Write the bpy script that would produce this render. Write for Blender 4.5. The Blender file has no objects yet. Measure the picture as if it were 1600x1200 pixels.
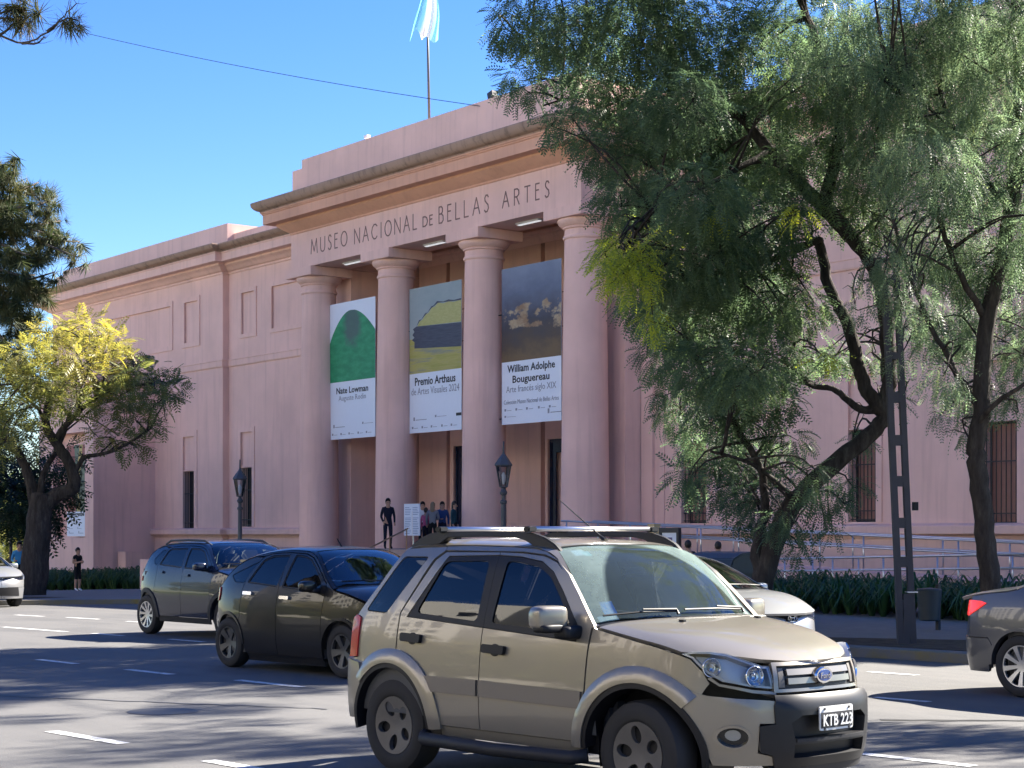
import bpy, bmesh, math, random
import numpy as np
from mathutils import Vector, Matrix
from mathutils.geometry import delaunay_2d_cdt

random.seed(7)
RNG = np.random.default_rng(11)
SC = bpy.context.scene
COL = SC.collection
R = math.radians

# ------------------------------------------------------------------ camera, sky, sun, exposure
EYE = 1.68
FPX = 2800.0                       # focal length in pixels of a 1600 px wide picture
HEAD = R(52.87)                    # view direction, turned left from +Y (facade runs along X)
cam = bpy.data.cameras.new('camera')
cam.sensor_width = 36.0
cam.lens = FPX / 1600 * 36
cam.shift_y = (836 - 600) / 1600
cam.clip_start = 0.1
cam.clip_end = 3000
camo = bpy.data.objects.new('camera', cam)
COL.objects.link(camo)
camo.location = (0, 0, EYE)
camo.rotation_euler = (R(90), 0, HEAD)
SC.camera = camo

SUN_EL, SUN_AZ = R(37), R(7)       # azimuth from +Y towards +X
w = bpy.data.worlds.new('World')
SC.world = w
w.use_nodes = True
nt = w.node_tree
nt.nodes.clear()
sky = nt.nodes.new('ShaderNodeTexSky')
sky.sky_type = 'NISHITA'
sky.sun_disc = False
sky.sun_elevation = SUN_EL
sky.sun_rotation = SUN_AZ
sky.altitude = 0
sky.air_density = 1.0
sky.dust_density = 0.05
sky.ozone_density = 4.0
bg = nt.nodes.new('ShaderNodeBackground')
bg.inputs['Strength'].default_value = 0.05
wo = nt.nodes.new('ShaderNodeOutputWorld')
hs = nt.nodes.new('ShaderNodeHueSaturation'); hs.inputs['Saturation'].default_value = 1.28; hs.inputs['Hue'].default_value = .518
nt.links.new(sky.outputs[0], hs.inputs['Color']); nt.links.new(hs.outputs[0], bg.inputs[0])
nt.links.new(bg.outputs[0], wo.inputs[0])

sl = bpy.data.lights.new('sun', 'SUN')
sl.energy = 5.0
sl.angle = R(0.53)
sl.color = (1.0, 0.93, 0.82)
so = bpy.data.objects.new('sun', sl)
COL.objects.link(so)
sd = Vector((math.sin(SUN_AZ) * math.cos(SUN_EL), math.cos(SUN_AZ) * math.cos(SUN_EL), math.sin(SUN_EL)))
so.rotation_euler = sd.to_track_quat('Z', 'Y').to_euler()
so.location = (0, 60, 60)
SC.view_settings.view_transform = 'Standard'
SC.view_settings.look = 'None'
SC.view_settings.exposure = 2.4
SC.view_settings.gamma = 1.0
SC.view_settings.use_curve_mapping = False

# ------------------------------------------------------------------ where a picture point lies in the place
VD = np.array([-math.sin(HEAD), math.cos(HEAD)])
VR = np.array([math.cos(HEAD), math.sin(HEAD)])
def at_depth(px, py, zc):
    p = VD * zc + VR * ((px - 800) / FPX * zc)
    return Vector((p[0], p[1], EYE + (836 - py) / FPX * zc))
def on_y(px, py, Y):
    v = VD + VR * ((px - 800) / FPX)
    return at_depth(px, py, Y / v[1])
def gz(X):
    return -.00035 * max(0, -25 - max(X, -75)) ** 2
def ground(px, py, off=0.0):
    z = 0
    for _ in range(25):
        t = (z + off - EYE) / ((836 - py) / FPX)
        p = at_depth(px, py, t)
        z = gz(p.x)
    return p

# ------------------------------------------------------------------ materials
MATS = {}
def hexc(r, g, b): return (r, g, b, 1)
class NT:
    def __init__(s, name):
        s.m = bpy.data.materials.new(name); s.m.use_nodes = True
        s.t = s.m.node_tree; s.t.nodes.clear()
        s.out = s.t.nodes.new('ShaderNodeOutputMaterial')
        MATS[name] = s.m
    def n(s, typ, **kw):
        nd = s.t.nodes.new(typ)
        for k, v in kw.items():
            if k.startswith('_'): setattr(nd, k[1:], v)
            else:
                key = int(k[1:]) if k[0] == 'i' and k[1:].isdigit() else k.replace('__', ' ')
                nd.inputs[key].default_value = v
        return nd
    def l(s, a, b):
        s.t.links.new(a, b)
    def coords(s, scale=(1, 1, 1), kind='Object'):
        tc = s.n('ShaderNodeTexCoord'); mp = s.n('ShaderNodeMapping')
        mp.inputs['Scale'].default_value = scale
        s.l(tc.outputs[kind], mp.inputs[0]); return mp.outputs[0]
    def noise(s, vec, scale, detail=4, rough=.6):
        nd = s.n('ShaderNodeTexNoise', Scale=scale, Detail=detail, Roughness=rough)
        s.l(vec, nd.inputs['Vector']); return nd.outputs['Fac']
    def ramp(s, fac, stops):
        nd = s.n('ShaderNodeValToRGB'); cr = nd.color_ramp
        while len(cr.elements) < len(stops): cr.elements.new(.5)
        for e, (p, c) in zip(cr.elements, stops):
            e.position = p; e.color = c if len(c) == 4 else (*c, 1)
        s.l(fac, nd.inputs[0]); return nd.outputs[0]
    def mix(s, fac, a, b, mode='MIX'):
        nd = s.n('ShaderNodeMix', _data_type='RGBA', _blend_type=mode)
        for sock, v in ((nd.inputs[0], fac), (nd.inputs[6], a), (nd.inputs[7], b)):
            if isinstance(v, (int, float)): sock.default_value = v
            elif isinstance(v, tuple): sock.default_value = v if len(v) == 4 else (*v, 1)
            else: s.l(v, sock)
        return nd.outputs[2]
    def math(s, op, a, b=0.0):
        nd = s.n('ShaderNodeMath', _operation=op)
        for sock, v in ((nd.inputs[0], a), (nd.inputs[1], b)):
            if isinstance(v, (int, float)): sock.default_value = v
            else: s.l(v, sock)
        return nd.outputs[0]
    def bump(s, h, strength=.2, dist=.02):
        nd = s.n('ShaderNodeBump', Strength=strength, Distance=dist)
        s.l(h, nd.inputs['Height']); return nd.outputs[0]
    def pbr(s, color, rough=.7, metal=0.0, coat=0.0, spec=.5, normal=None, crough=.03):
        p = s.n('ShaderNodeBsdfPrincipled', Metallic=metal)
        p.inputs['Specular IOR Level'].default_value = spec
        p.inputs['Coat Weight'].default_value = coat
        p.inputs['Coat Roughness'].default_value = crough
        for key, v in (('Base Color', color), ('Roughness', rough)):
            if isinstance(v, tuple): p.inputs[key].default_value = v if len(v) == 4 else (*v, 1)
            elif isinstance(v, (int, float)): p.inputs[key].default_value = v
            else: s.l(v, p.inputs[key])
        if normal is not None: s.l(normal, p.inputs['Normal'])
        s.l(p.outputs[0], s.out.inputs[0]); return p

def plain(name, color, rough=.6, metal=0., coat=0., var=.12, scale=6., spec=.5):
    k = NT(name)
    v = k.coords(); f = k.noise(v, scale)
    c = k.mix(f, tuple(max(0, x * (1 - var)) for x in color), tuple(min(1, x * (1 + var)) for x in color))
    k.pbr(c, rough, metal, coat, spec); return k.m

def plaster(name, base, stain, dirt=.45):
    k = NT(name)
    v = k.coords(); big = k.noise(v, .35, 5, .6)
    vs = k.coords((2.2, 2.2, .12)); streak = k.noise(vs, 1.6, 5, .65)
    c = k.mix(k.ramp(big, [(.35, (0, 0, 0)), (.65, (1, 1, 1))]), tuple(x * .89 for x in base), tuple(x * 1.04 for x in base))
    sf = k.ramp(streak, [(.50, (0, 0, 0)), (.72, (1, 1, 1))])
    c = k.mix(k.math('MULTIPLY', sf, dirt), c, stain)
    fine = k.noise(v, 26, 4, .7)
    c = k.mix(k.math('MULTIPLY', fine, .10), c, tuple(x * .75 for x in base))
    h = k.noise(v, 45, 4, .6)
    k.pbr(c, .88, spec=.25, normal=k.bump(h, .25, .01)); return k.m

PINK = (.83, .555, .47)
plaster('plaster', PINK, (.52, .33, .28), .36)
plaster('plaster_soffit', (.70, .40, .28), (.42, .24, .19), .3)  # orange bounced light put into the colour of the undersides
plaster('plaster_old', (.40, .275, .205), (.15, .115, .09), .85)
plain('terrace_stone', (.36, .27, .24), .8, var=.2)
plain('groove_paint', (.27, .14, .12), .85)
plain('letter_paint', (.21, .125, .11), .8)
plain('door_dark', (.012, .02, .05), .25, var=.3)
plain('iron', (.022, .022, .026), .5, .2)
plain('lamp_iron', (.075, .08, .085), .55, .2)
plain('steel', (.55, .56, .60), .28, .9)
plain('brass', (.30, .2, .11), .4, .6)
plain('white_paint', (.78, .78, .80), .5, var=.05)
plain('print_grey', (.25, .27, .32), .6)
plain('print_black', (.015, .015, .02), .6)
plain('vinyl_white', (.72, .78, .86), .5, var=.03)
plain('cream_paint', (.62, .45, .22), .6)
plain('roof_felt', (.2, .17, .16), .9)
plain('black_plastic', (.008, .008, .010), .5, var=.2, spec=.3)
plain('dull_plastic', (.022, .022, .025), .6, var=.2, spec=.3)
plain('rubber', (.018, .017, .017), .8, var=.3)
plain('bin_plastic', (.022, .032, .04), .5, var=.25)
plain('pole_wood', (.035, .035, .042), .75, var=.35, scale=3)
plain('far_wall', (.60, .55, .49), .8)
plain('block_cream', (.64, .60, .54), .8)
plain('skin', (.42, .24, .16), .55, spec=.3)
plain('hair_dark', (.018, .012, .01), .6)
plain('hair_fair', (.20, .14, .08), .6)

k = NT('fluorescent'); e = k.n('ShaderNodeEmission', Strength=.14); e.inputs[0].default_value = (.95, .97, 1, 1); k.l(e.outputs[0], k.out.inputs[0])

# asphalt: grains, old patches, tyre-polished tracks
k = NT('asphalt'); v = k.coords()
g1 = k.noise(v, 75, 3, .7); g2 = k.noise(v, .5, 5, .6); g3 = k.noise(k.coords((.06, 1.1, 1)), 1.4, 4, .6)
c = k.mix(g1, (.045, .045, .046), (.165, .16, .154))
c = k.mix(k.math('MULTIPLY', k.ramp(g2, [(.45, (0, 0, 0)), (.58, (1, 1, 1))]), .5), c, (.072, .072, .072))
c = k.mix(k.math('MULTIPLY', k.ramp(g3, [(.47, (0, 0, 0)), (.60, (1, 1, 1))]), .5), c, (.125, .122, .117))
k.pbr(c, .8, spec=.3, normal=k.bump(g1, .5, .012))
k = NT('pavement'); v = k.coords()
br = k.n('ShaderNodeTexBrick', Scale=2.4); br.inputs['Color1'].default_value = (.20, .185, .175, 1); br.inputs['Color2'].default_value = (.235, .215, .20, 1)
br.inputs['Mortar'].default_value = (.12, .11, .105, 1); br.inputs['Mortar Size'].default_value = .02; br.offset = 0; br.inputs['Row Height'].default_value = .5; br.inputs['Brick Width'].default_value = .5
k.l(v, br.inputs[0]); c = k.mix(k.math('MULTIPLY', k.noise(v, 1.2, 5), .5), br.outputs[0], (.14, .125, .12))
k.pbr(c, .85, spec=.2)
k = NT('soil'); v = k.coords(); c = k.ramp(k.noise(v, 5, 6, .7), [(.35, (.05, .038, .03)), (.55, (.10, .075, .055)), (.7, (.085, .085, .035))]); k.pbr(c, .95, spec=.1, normal=k.bump(k.noise(v, 22), .6, .03))
k = NT('lawn'); v = k.coords(); c = k.ramp(k.noise(v, 3, 6, .7), [(.35, (.07, .10, .02)), (.65, (.17, .20, .05))]); k.pbr(c, .9, spec=.15, normal=k.bump(k.noise(v, 40), .6, .03))
k = NT('kerb_stone'); v = k.coords(); c = k.ramp(k.noise(v, 2.2, 6, .7), [(.40, (.15, .145, .135)), (.55, (.17, .15, .10)), (.68, (.20, .16, .06))]); k.pbr(c, .8, spec=.2)
k = NT('road_paint'); v = k.coords(); wr = k.ramp(k.noise(v, 9, 6, .75), [(.36, (.16, .16, .16)), (.50, (.56, .56, .55))]); k.pbr(wr, .7, spec=.3)

# ------------------------------------------------------------------ object helpers
def wl(o):
    v = Vector((0, 0, 0))
    while o is not None:
        v = v + o.location; o = o.parent
    return v
def tag(o, label=None, cat=None, group=None, kind=None):
    if label: o['label'] = label
    if cat: o['category'] = cat
    if group: o['group'] = group
    if kind: o['kind'] = kind
    return o
def empty(name, loc, label, cat, group=None, rz=0.0):
    o = bpy.data.objects.new(name, None); COL.objects.link(o)
    o.empty_display_size = .2; o.location = loc; o.rotation_euler = (0, 0, rz)
    return tag(o, label, cat, group)
def link(name, me, parent=None):
    o = bpy.data.objects.new(name, me); COL.objects.link(o); o.parent = parent; return o
def npmesh(name, V, F, mat, smooth=False, tint=None):
    """V (n,3) and F (m,k) arrays into a mesh."""
    V = np.asarray(V, dtype=np.float32); F = np.asarray(F, dtype=np.int32)
    me = bpy.data.meshes.new(name); m, kk = F.shape
    me.vertices.add(len(V)); me.vertices.foreach_set('co', V.ravel())
    me.loops.add(m * kk); me.loops.foreach_set('vertex_index', F.ravel())
    me.polygons.add(m); me.polygons.foreach_set('loop_start', np.arange(0, m * kk, kk, dtype=np.int32))
    me.polygons.foreach_set('loop_total', np.full(m, kk, dtype=np.int32))
    if tint is not None:
        a = me.attributes.new('tint', 'FLOAT', 'POINT'); a.data.foreach_set('value', np.asarray(tint, dtype=np.float32))
    me.update(calc_edges=True)
    if smooth: me.polygons.foreach_set('use_smooth', np.ones(m, dtype=bool))
    me.materials.append(MATS[mat] if isinstance(mat, str) else mat)
    return me

class MB:
    def __init__(s): s.v = []; s.f = []; s.mi = []
    def add(s, vs, fs, mi=0):
        b = len(s.v); s.v += [tuple(p) for p in vs]; s.f += [tuple(b + i for i in f) for f in fs]; s.mi += [mi] * len(fs); return s
    def box(s, x0, x1, y0, y1, z0, z1, mi=0):
        return s.add([(x0, y0, z0), (x1, y0, z0), (x1, y1, z0), (x0, y1, z0), (x0, y0, z1), (x1, y0, z1), (x1, y1, z1), (x0, y1, z1)],
                     [(3, 2, 1, 0), (4, 5, 6, 7), (0, 1, 5, 4), (1, 2, 6, 5), (2, 3, 7, 6), (3, 0, 4, 7)], mi)
    def obox(s, c, u, v, n, a, b, d, mi=0):
        c, u, v, n = (Vector(q) for q in (c, u, v, n)); P = []
        for k in (-1, 1):
            for i, j in ((-1, -1), (1, -1), (1, 1), (-1, 1)): P.append(c + u * a * i + v * b * j + n * d * k)
        return s.add(P, [(3, 2, 1, 0), (4, 5, 6, 7), (0, 1, 5, 4), (1, 2, 6, 5), (2, 3, 7, 6), (3, 0, 4, 7)], mi)
    def tube(s, pts, rad, n=8, cap=True, mi=0):
        pts = [Vector(p) for p in pts]; N = len(pts)
        rad = rad if isinstance(rad, (list, tuple)) else [rad] * N
        b = len(s.v); up = None
        for i, p in enumerate(pts):
            t = (pts[min(i + 1, N - 1)] - pts[max(i - 1, 0)])
            t = t.normalized() if t.length > 1e-9 else Vector((0, 0, 1))
            if up is None: up = Vector((0, 0, 1)) if abs(t.z) < .9 else Vector((1, 0, 0))
            x = up.cross(t).normalized(); y = t.cross(x); up = y.copy() if abs(t.dot(y)) < .1 else up
            for k in range(n):
                a = 2 * math.pi * k / n; s.v.append(tuple(p + (x * math.cos(a) + y * math.sin(a)) * rad[i]))
        for i in range(N - 1):
            for k in range(n):
                k2 = (k + 1) % n; s.f.append((b + i * n + k, b + i * n + k2, b + (i + 1) * n + k2, b + (i + 1) * n + k)); s.mi.append(mi)
        if cap:
            s.f.append(tuple(b + k for k in reversed(range(n)))); s.f.append(tuple(b + (N - 1) * n + k for k in range(n))); s.mi += [mi, mi]
        return s
    def lathe(s, prof, c, axis='z', n=24, mi=0, cap=True):
        """prof: (radius, height) list"""
        b = len(s.v); c = Vector(c)
        for r, h in prof:
            for k in range(n):
                a = 2 * math.pi * k / n; q = (r * math.cos(a), r * math.sin(a), h)
                if axis == 'y': q = (q[0], -q[2], q[1])
                if axis == 'x': q = (q[2], q[0], q[1])
                s.v.append((c.x + q[0], c.y + q[1], c.z + q[2]))
        for i in range(len(prof) - 1):
            for k in range(n):
                k2 = (k + 1) % n; s.f.append((b + i * n + k, b + i * n + k2, b + (i + 1) * n + k2, b + (i + 1) * n + k)); s.mi.append(mi)
        if cap:
            s.f.append(tuple(b + k for k in reversed(range(n)))); s.f.append(tuple(b + (len(prof) - 1) * n + k for k in range(n))); s.mi += [mi, mi]
        return s
    def sweep(s, path, prof, closed=False, mi=0):
        """mitred moulding: path of (x,y) walked with the outside on the right hand, prof of (out, z)"""
        P = [Vector(p) for p in path]; N = len(P); ring = []
        for i in range(N):
            a = P[i - 1] if (i > 0 or closed) else None; c = P[(i + 1) % N] if (i < N - 1 or closed) else None
            d1 = (P[i] - a).normalized() if a is not None else (c - P[i]).normalized()
            d2 = (c - P[i]).normalized() if c is not None else d1
            n1 = Vector((d1.y, -d1.x)); n2 = Vector((d2.y, -d2.x)); m = (n1 + n2).normalized(); m = m / max(.3, m.dot(n1))
            ring.append(m)
        b = len(s.v); K = len(prof)
        for p, m in zip(P, ring):
            for o, z in prof: s.v.append((p.x + m.x * o, p.y + m.y * o, z))
        for i in range(N if closed else N - 1):
            j = (i + 1) % N
            for k in range(K - 1):
                s.f.append((b + i * K + k, b + j * K + k, b + j * K + k + 1, b + i * K + k + 1)); s.mi.append(mi)
        return s
    def quad(s, a, b, c, d, mi=0): return s.add([a, b, c, d], [(0, 1, 2, 3)], mi)
    def poly(s, pts, mi=0): return s.add(pts, [tuple(range(len(pts)))], mi)
    def mesh(s, name, mats, smooth=False, off=Vector((0, 0, 0)), bevel=0.0, fix=True):
        me = bpy.data.meshes.new(name)
        me.from_pydata([(p[0] - off.x, p[1] - off.y, p[2] - off.z) for p in s.v], [], s.f)
        mats = mats if isinstance(mats, (list, tuple)) else [mats]
        for m in mats: me.materials.append(MATS[m] if isinstance(m, str) else m)
        if len(mats) > 1: me.polygons.foreach_set('material_index', s.mi)
        if bevel or fix:
            bm = bmesh.new(); bm.from_mesh(me)
            if fix: bmesh.ops.recalc_face_normals(bm, faces=bm.faces)
            if bevel: bmesh.ops.bevel(bm, geom=list(bm.edges), offset=bevel, segments=2, affect='EDGES', clamp_overlap=True)
            bm.to_mesh(me); bm.free()
        if smooth:
            me.polygons.foreach_set('use_smooth', [True] * len(me.polygons))
            if smooth == 'auto':
                me.set_sharp_from_angle(angle=R(35))
        return me
    def build(s, name, mats, parent=None, smooth=False, bevel=0.0, world=True, fix=True):
        off = wl(parent) if (parent is not None and world) else Vector((0, 0, 0))
        return link(name, s.mesh(name, mats, smooth, off, bevel, fix), parent)

def text_mesh(name, body, mat, width=None, height=None, bold=0.0, depth=.002, align='CENTER', spacing=1.0):
    cu = bpy.data.curves.new(name, 'FONT'); cu.body = body; cu.align_x = align; cu.size = 1; cu.offset = bold; cu.extrude = depth; cu.resolution_u = 2; cu.space_character = spacing
    o = bpy.data.objects.new(name, cu); COL.objects.link(o)
    dg = bpy.context.evaluated_depsgraph_get(); dg.update()
    me = bpy.data.meshes.new_from_object(o.evaluated_get(dg)); bpy.data.objects.remove(o); bpy.data.curves.remove(cu)
    n = len(me.vertices); co = np.empty(n * 3, dtype=np.float32); me.vertices.foreach_get('co', co); co = co.reshape(-1, 3)
    lo, hi = co.min(0), co.max(0)
    sx = width / (hi[0] - lo[0]) if width else None; sy = height / (hi[1] - lo[1]) if height else None
    sx = sx or sy; sy = sy or sx
    co[:, 0] = (co[:, 0] - (lo[0] + hi[0]) / 2) * sx; co[:, 1] = (co[:, 1] - lo[1]) * sy
    me.vertices.foreach_set('co', co.ravel()); me.materials.clear(); me.materials.append(MATS[mat]); me.update(); return me
# ------------------------------------------------------------------ ground, road, pavement
ROADYAW = R(4.5)
TY = math.tan(ROADYAW)
def kerb_y(X): return 18.69 + TY * (X + 16.74)
def edge_y(X):                     # pavement edge with the parking bay cut into it
    y = kerb_y(X); t = 0.0
    if -45.5 < X < -21: t = min(1, (X + 45.5) / 2.4, (-21 - X) / 2.4)
    t = max(0, t); t = t * t * (3 - 2 * t)
    return y + 3.7 * t
XS = sorted(set([-420, -250, -160, -120, -100, -90] + [round(-85 + i * 1.0, 3) for i in range(0, 62)] + [-23.5, -22.6, -21.8, -21, -15, -5, 5, 20, 60, 200]))
def strip(name, mat, f0, f1, off, parent=None, extra=0.0):
    V = []; F = []
    for X in XS:
        V += [(X, f0(X), gz(X) + off), (X, f1(X), gz(X) + off)]
    for i in range(len(XS) - 1): F.append((2 * i, 2 * i + 2, 2 * i + 3, 2 * i + 1))
    o = link(name, npmesh(name, V, F, mat)); o['kind'] = 'structure'; return o
strip('ground', 'lawn', lambda X: -300, lambda X: 420, -.012)
strip('road', 'asphalt', lambda X: -9 + TY * (X + 16.7), lambda X: edge_y(X), 0)
strip('opposite_pavement', 'pavement', lambda X: -20 + TY * (X + 16.7), lambda X: -9 + TY * (X + 16.7), .004)
strip('pavement', 'pavement', lambda X: edge_y(X) + .16, lambda X: 34.5, .12)
strip('verge', 'soil', lambda X: kerb_y(X) + .55, lambda X: max(kerb_y(X) + .56, kerb_y(X) + (3.9 if (X < -46 or X > -21) else 0)), .126)
def kerb_mesh():
    m = MB(); X = [x for x in XS if -130 < x < 60]
    for i in range(len(X) - 1):
        a, b = X[i], X[i + 1]
        ya, yb = edge_y(a), edge_y(b); za, zb = gz(a), gz(b)
        P = []
        for x, y, z in ((a, ya, za), (b, yb, zb)):
            P += [(x, y, z - .1), (x, y + .01, z + .125), (x, y + .17, z + .128), (x, y + .17, z - .1)]
        m.add(P, [(0, 4, 5, 1), (1, 5, 6, 2), (2, 6, 7, 3)])
    o = link('kerb', m.mesh('kerb', 'kerb_stone')); o['kind'] = 'structure'
kerb_mesh()
# lane dashes: placed on the road where the photograph shows them, all along the road's direction
def dash(x, y, L, wd=.13):
    c, s_ = math.cos(ROADYAW), math.sin(ROADYAW); V = []
    for i in range(3):
        t = L * i / 2
        for k in (-1, 1): 
            X = x + c * t - s_ * k * wd / 2; V.append((X, y + s_ * t + c * k * wd / 2, gz(X) + .005))
    o = link('lane_marking', npmesh('lane_marking', V, [(0, 2, 3, 1), (2, 4, 5, 3)], 'road_paint')); o['kind'] = 'structure'
for (a, b) in (((80, 1143), (188, 1163)), ((325, 1189), (410, 1204)), ((60, 1031), (130, 1037)), ((199, 1046.5), (280, 1053.5)), ((371, 1063), (473, 1074)),
               ((145, 990), (197, 993.5)), ((265, 999), (335, 1002.5)), ((24, 961), (66, 963.5)), ((105, 965), (150, 968)), ((198, 971), (240, 973)), ((5, 980), (90, 988)), ((1357, 1050), (1424, 1056)),
               ((1366, 1090), (1442, 1098)), ((1345, 1178), (1520, 1198))):
    p, q = ground(*a), ground(*b); dash(p.x, p.y, (q - p).length)

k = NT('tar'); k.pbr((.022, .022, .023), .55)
def seam_shadow_line(pts, wd):
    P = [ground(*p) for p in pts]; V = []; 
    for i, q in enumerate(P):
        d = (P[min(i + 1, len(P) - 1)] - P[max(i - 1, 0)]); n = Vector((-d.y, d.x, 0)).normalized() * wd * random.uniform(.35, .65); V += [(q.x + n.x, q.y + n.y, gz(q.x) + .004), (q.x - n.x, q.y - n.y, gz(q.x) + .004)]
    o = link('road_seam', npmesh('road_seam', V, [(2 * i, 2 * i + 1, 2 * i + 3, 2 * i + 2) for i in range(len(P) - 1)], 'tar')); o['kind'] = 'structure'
seam_shadow_line([(1376 + i * 24, 1125.5 + .15 * i + random.uniform(-.6, .6)) for i in range(16)], .10)  # thin cast shadow painted on the road as a dark strip
seam_shadow_line([(-40 + i * 22, 1086 + i * .9 + random.uniform(-.8, .8)) for i in range(26)], .05)
# a round cast cover in the second lane
q = ground(255, 1112); o = MB().lathe([(.001, .006), (.28, .006), (.31, .007), (.34, .004)], (q.x, q.y, gz(q.x)), n=28, cap=False).build('manhole_cover', 'tar'); o['kind'] = 'structure'
# ------------------------------------------------------------------ the museum
XC = -53.0
MUS = empty('museum_building', (XC, 36, gz(XC)), 'long pink plastered museum with four round columns, deep cornice and carved name', 'museum')
FL = 1.19                                                   # terrace floor
def wall_holes(name, x0, x1, z0, z1, y, holes, mat='plaster', parent=MUS):
    """front wall in the plane y with rectangular recesses (x0,x1,z0,z1,depth,back)"""
    xs = sorted({x0, x1, *[h[0] for h in holes], *[h[1] for h in holes]}); zs = sorted({z0, z1, *[h[2] for h in holes], *[h[3] for h in holes]})
    m = MB()
    for a, b in zip(xs, xs[1:]):
        for c, d in zip(zs, zs[1:]):
            X, Z = (a + b) / 2, (c + d) / 2; dep = 0
            for h in holes:
                if h[0] < X < h[1] and h[2] < Z < h[3]: dep = h[4]
            if dep == 0: m.quad((a, y, c), (b, y, c), (b, y, d), (a, y, d))
    for h in holes:
        a, b, c, d, e = h[:5]; yb = y + e
        m.quad((a, y, c), (a, yb, c), (a, yb, d), (a, y, d)); m.quad((b, yb, c), (b, y, c), (b, y, d), (b, yb, d))
        m.quad((a, y, d), (a, yb, d), (b, yb, d), (b, y, d)); m.quad((a, yb, c), (a, y, c), (b, y, c), (b, yb, c))
        m.quad((a, yb, c), (b, yb, c), (b, yb, d), (a, yb, d))
    return m.build(name, mat, parent, fix=False)
def frame_ring(x0, x1, z0, z1, y, wd=.16, proud=.04, name='panel_frame', parent=MUS, bottom=True):
    m = MB()
    m.box(x0 - wd, x0, y - proud, y + .01, z0 - (wd if bottom else 0), z1 + wd); m.box(x1, x1 + wd, y - proud, y + .01, z0 - (wd if bottom else 0), z1 + wd)
    m.box(x0, x1, y - proud, y + .01, z1, z1 + wd)
    if bottom: m.box(x0, x1, y - proud, y + .01, z0 - wd, z0)
    return m.build(name, 'plaster', parent)
YW, YP = 38.6, 38.3                 # wing wall and its end pavilions
WB, WT = -3.0, 13.5
WL = [(-76.02, -74.9, 1.93, 4.65), (-71.0, -69.97, 2.05, 4.68), (-64.1, -62.95, 2.05, 4.68)]
def mir(x): return -105.0 - x
iron_bar = None
def window(x0, x1, z0, z1, y, wall_depth=.42, nb=7, blind=None):
    f = MB(); yb = y + wall_depth
    t = .055
    f.box(x0, x0 + t, yb - .09, yb - .02, z0, z1); f.box(x1 - t, x1, yb - .09, yb - .02, z0, z1); f.box(x0 + t, x1 - t, yb - .09, yb - .02, z1 - t, z1); f.box(x0 + t, x1 - t, yb - .09, yb - .02, z0, z0 + t)
    wdw = f.build('window', 'iron', MUS)
    MB().box(x0 + t, x1 - t, yb - .07, yb - .05, z0 + t, z1 - t).build('pane', blind or 'window_glass', wdw)
    yg = y + .06
    g = MB().box(x0 + .02, x1 - .02, yg - .012, yg + .012, z0 + .06, z0 + .09).box(x0 + .02, x1 - .02, yg - .012, yg + .012, z0 + .30, z0 + .33).box(x0 + .02, x1 - .02, yg - .012, yg + .012, (z0 + z1) / 2 + .3, (z0 + z1) / 2 + .33).build('grille_rail', 'iron', wdw)
    bm_ = None
    for i in range(nb):
        xb = x0 + .09 + (x1 - x0 - .18) * i / (nb - 1)
        if bm_ is None:
            o = MB().box(-.011, .011, -.011, .011, z0 + .02, z1 - .04).build('bar', 'iron', wdw, world=False); bm_ = o.data
        else: o = link('bar', bm_, wdw)
        o.location = Vector((xb, yg, 0)) - wl(wdw)
k = NT('window_glass'); k.pbr((.016, .018, .024), .06, spec=.6)
k = NT('window_blind'); v = k.coords(); c = k.mix(k.noise(v, 5), (.24, .12, .095), (.33, .17, .13)); k.pbr(c, .55, spec=.4)

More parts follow.
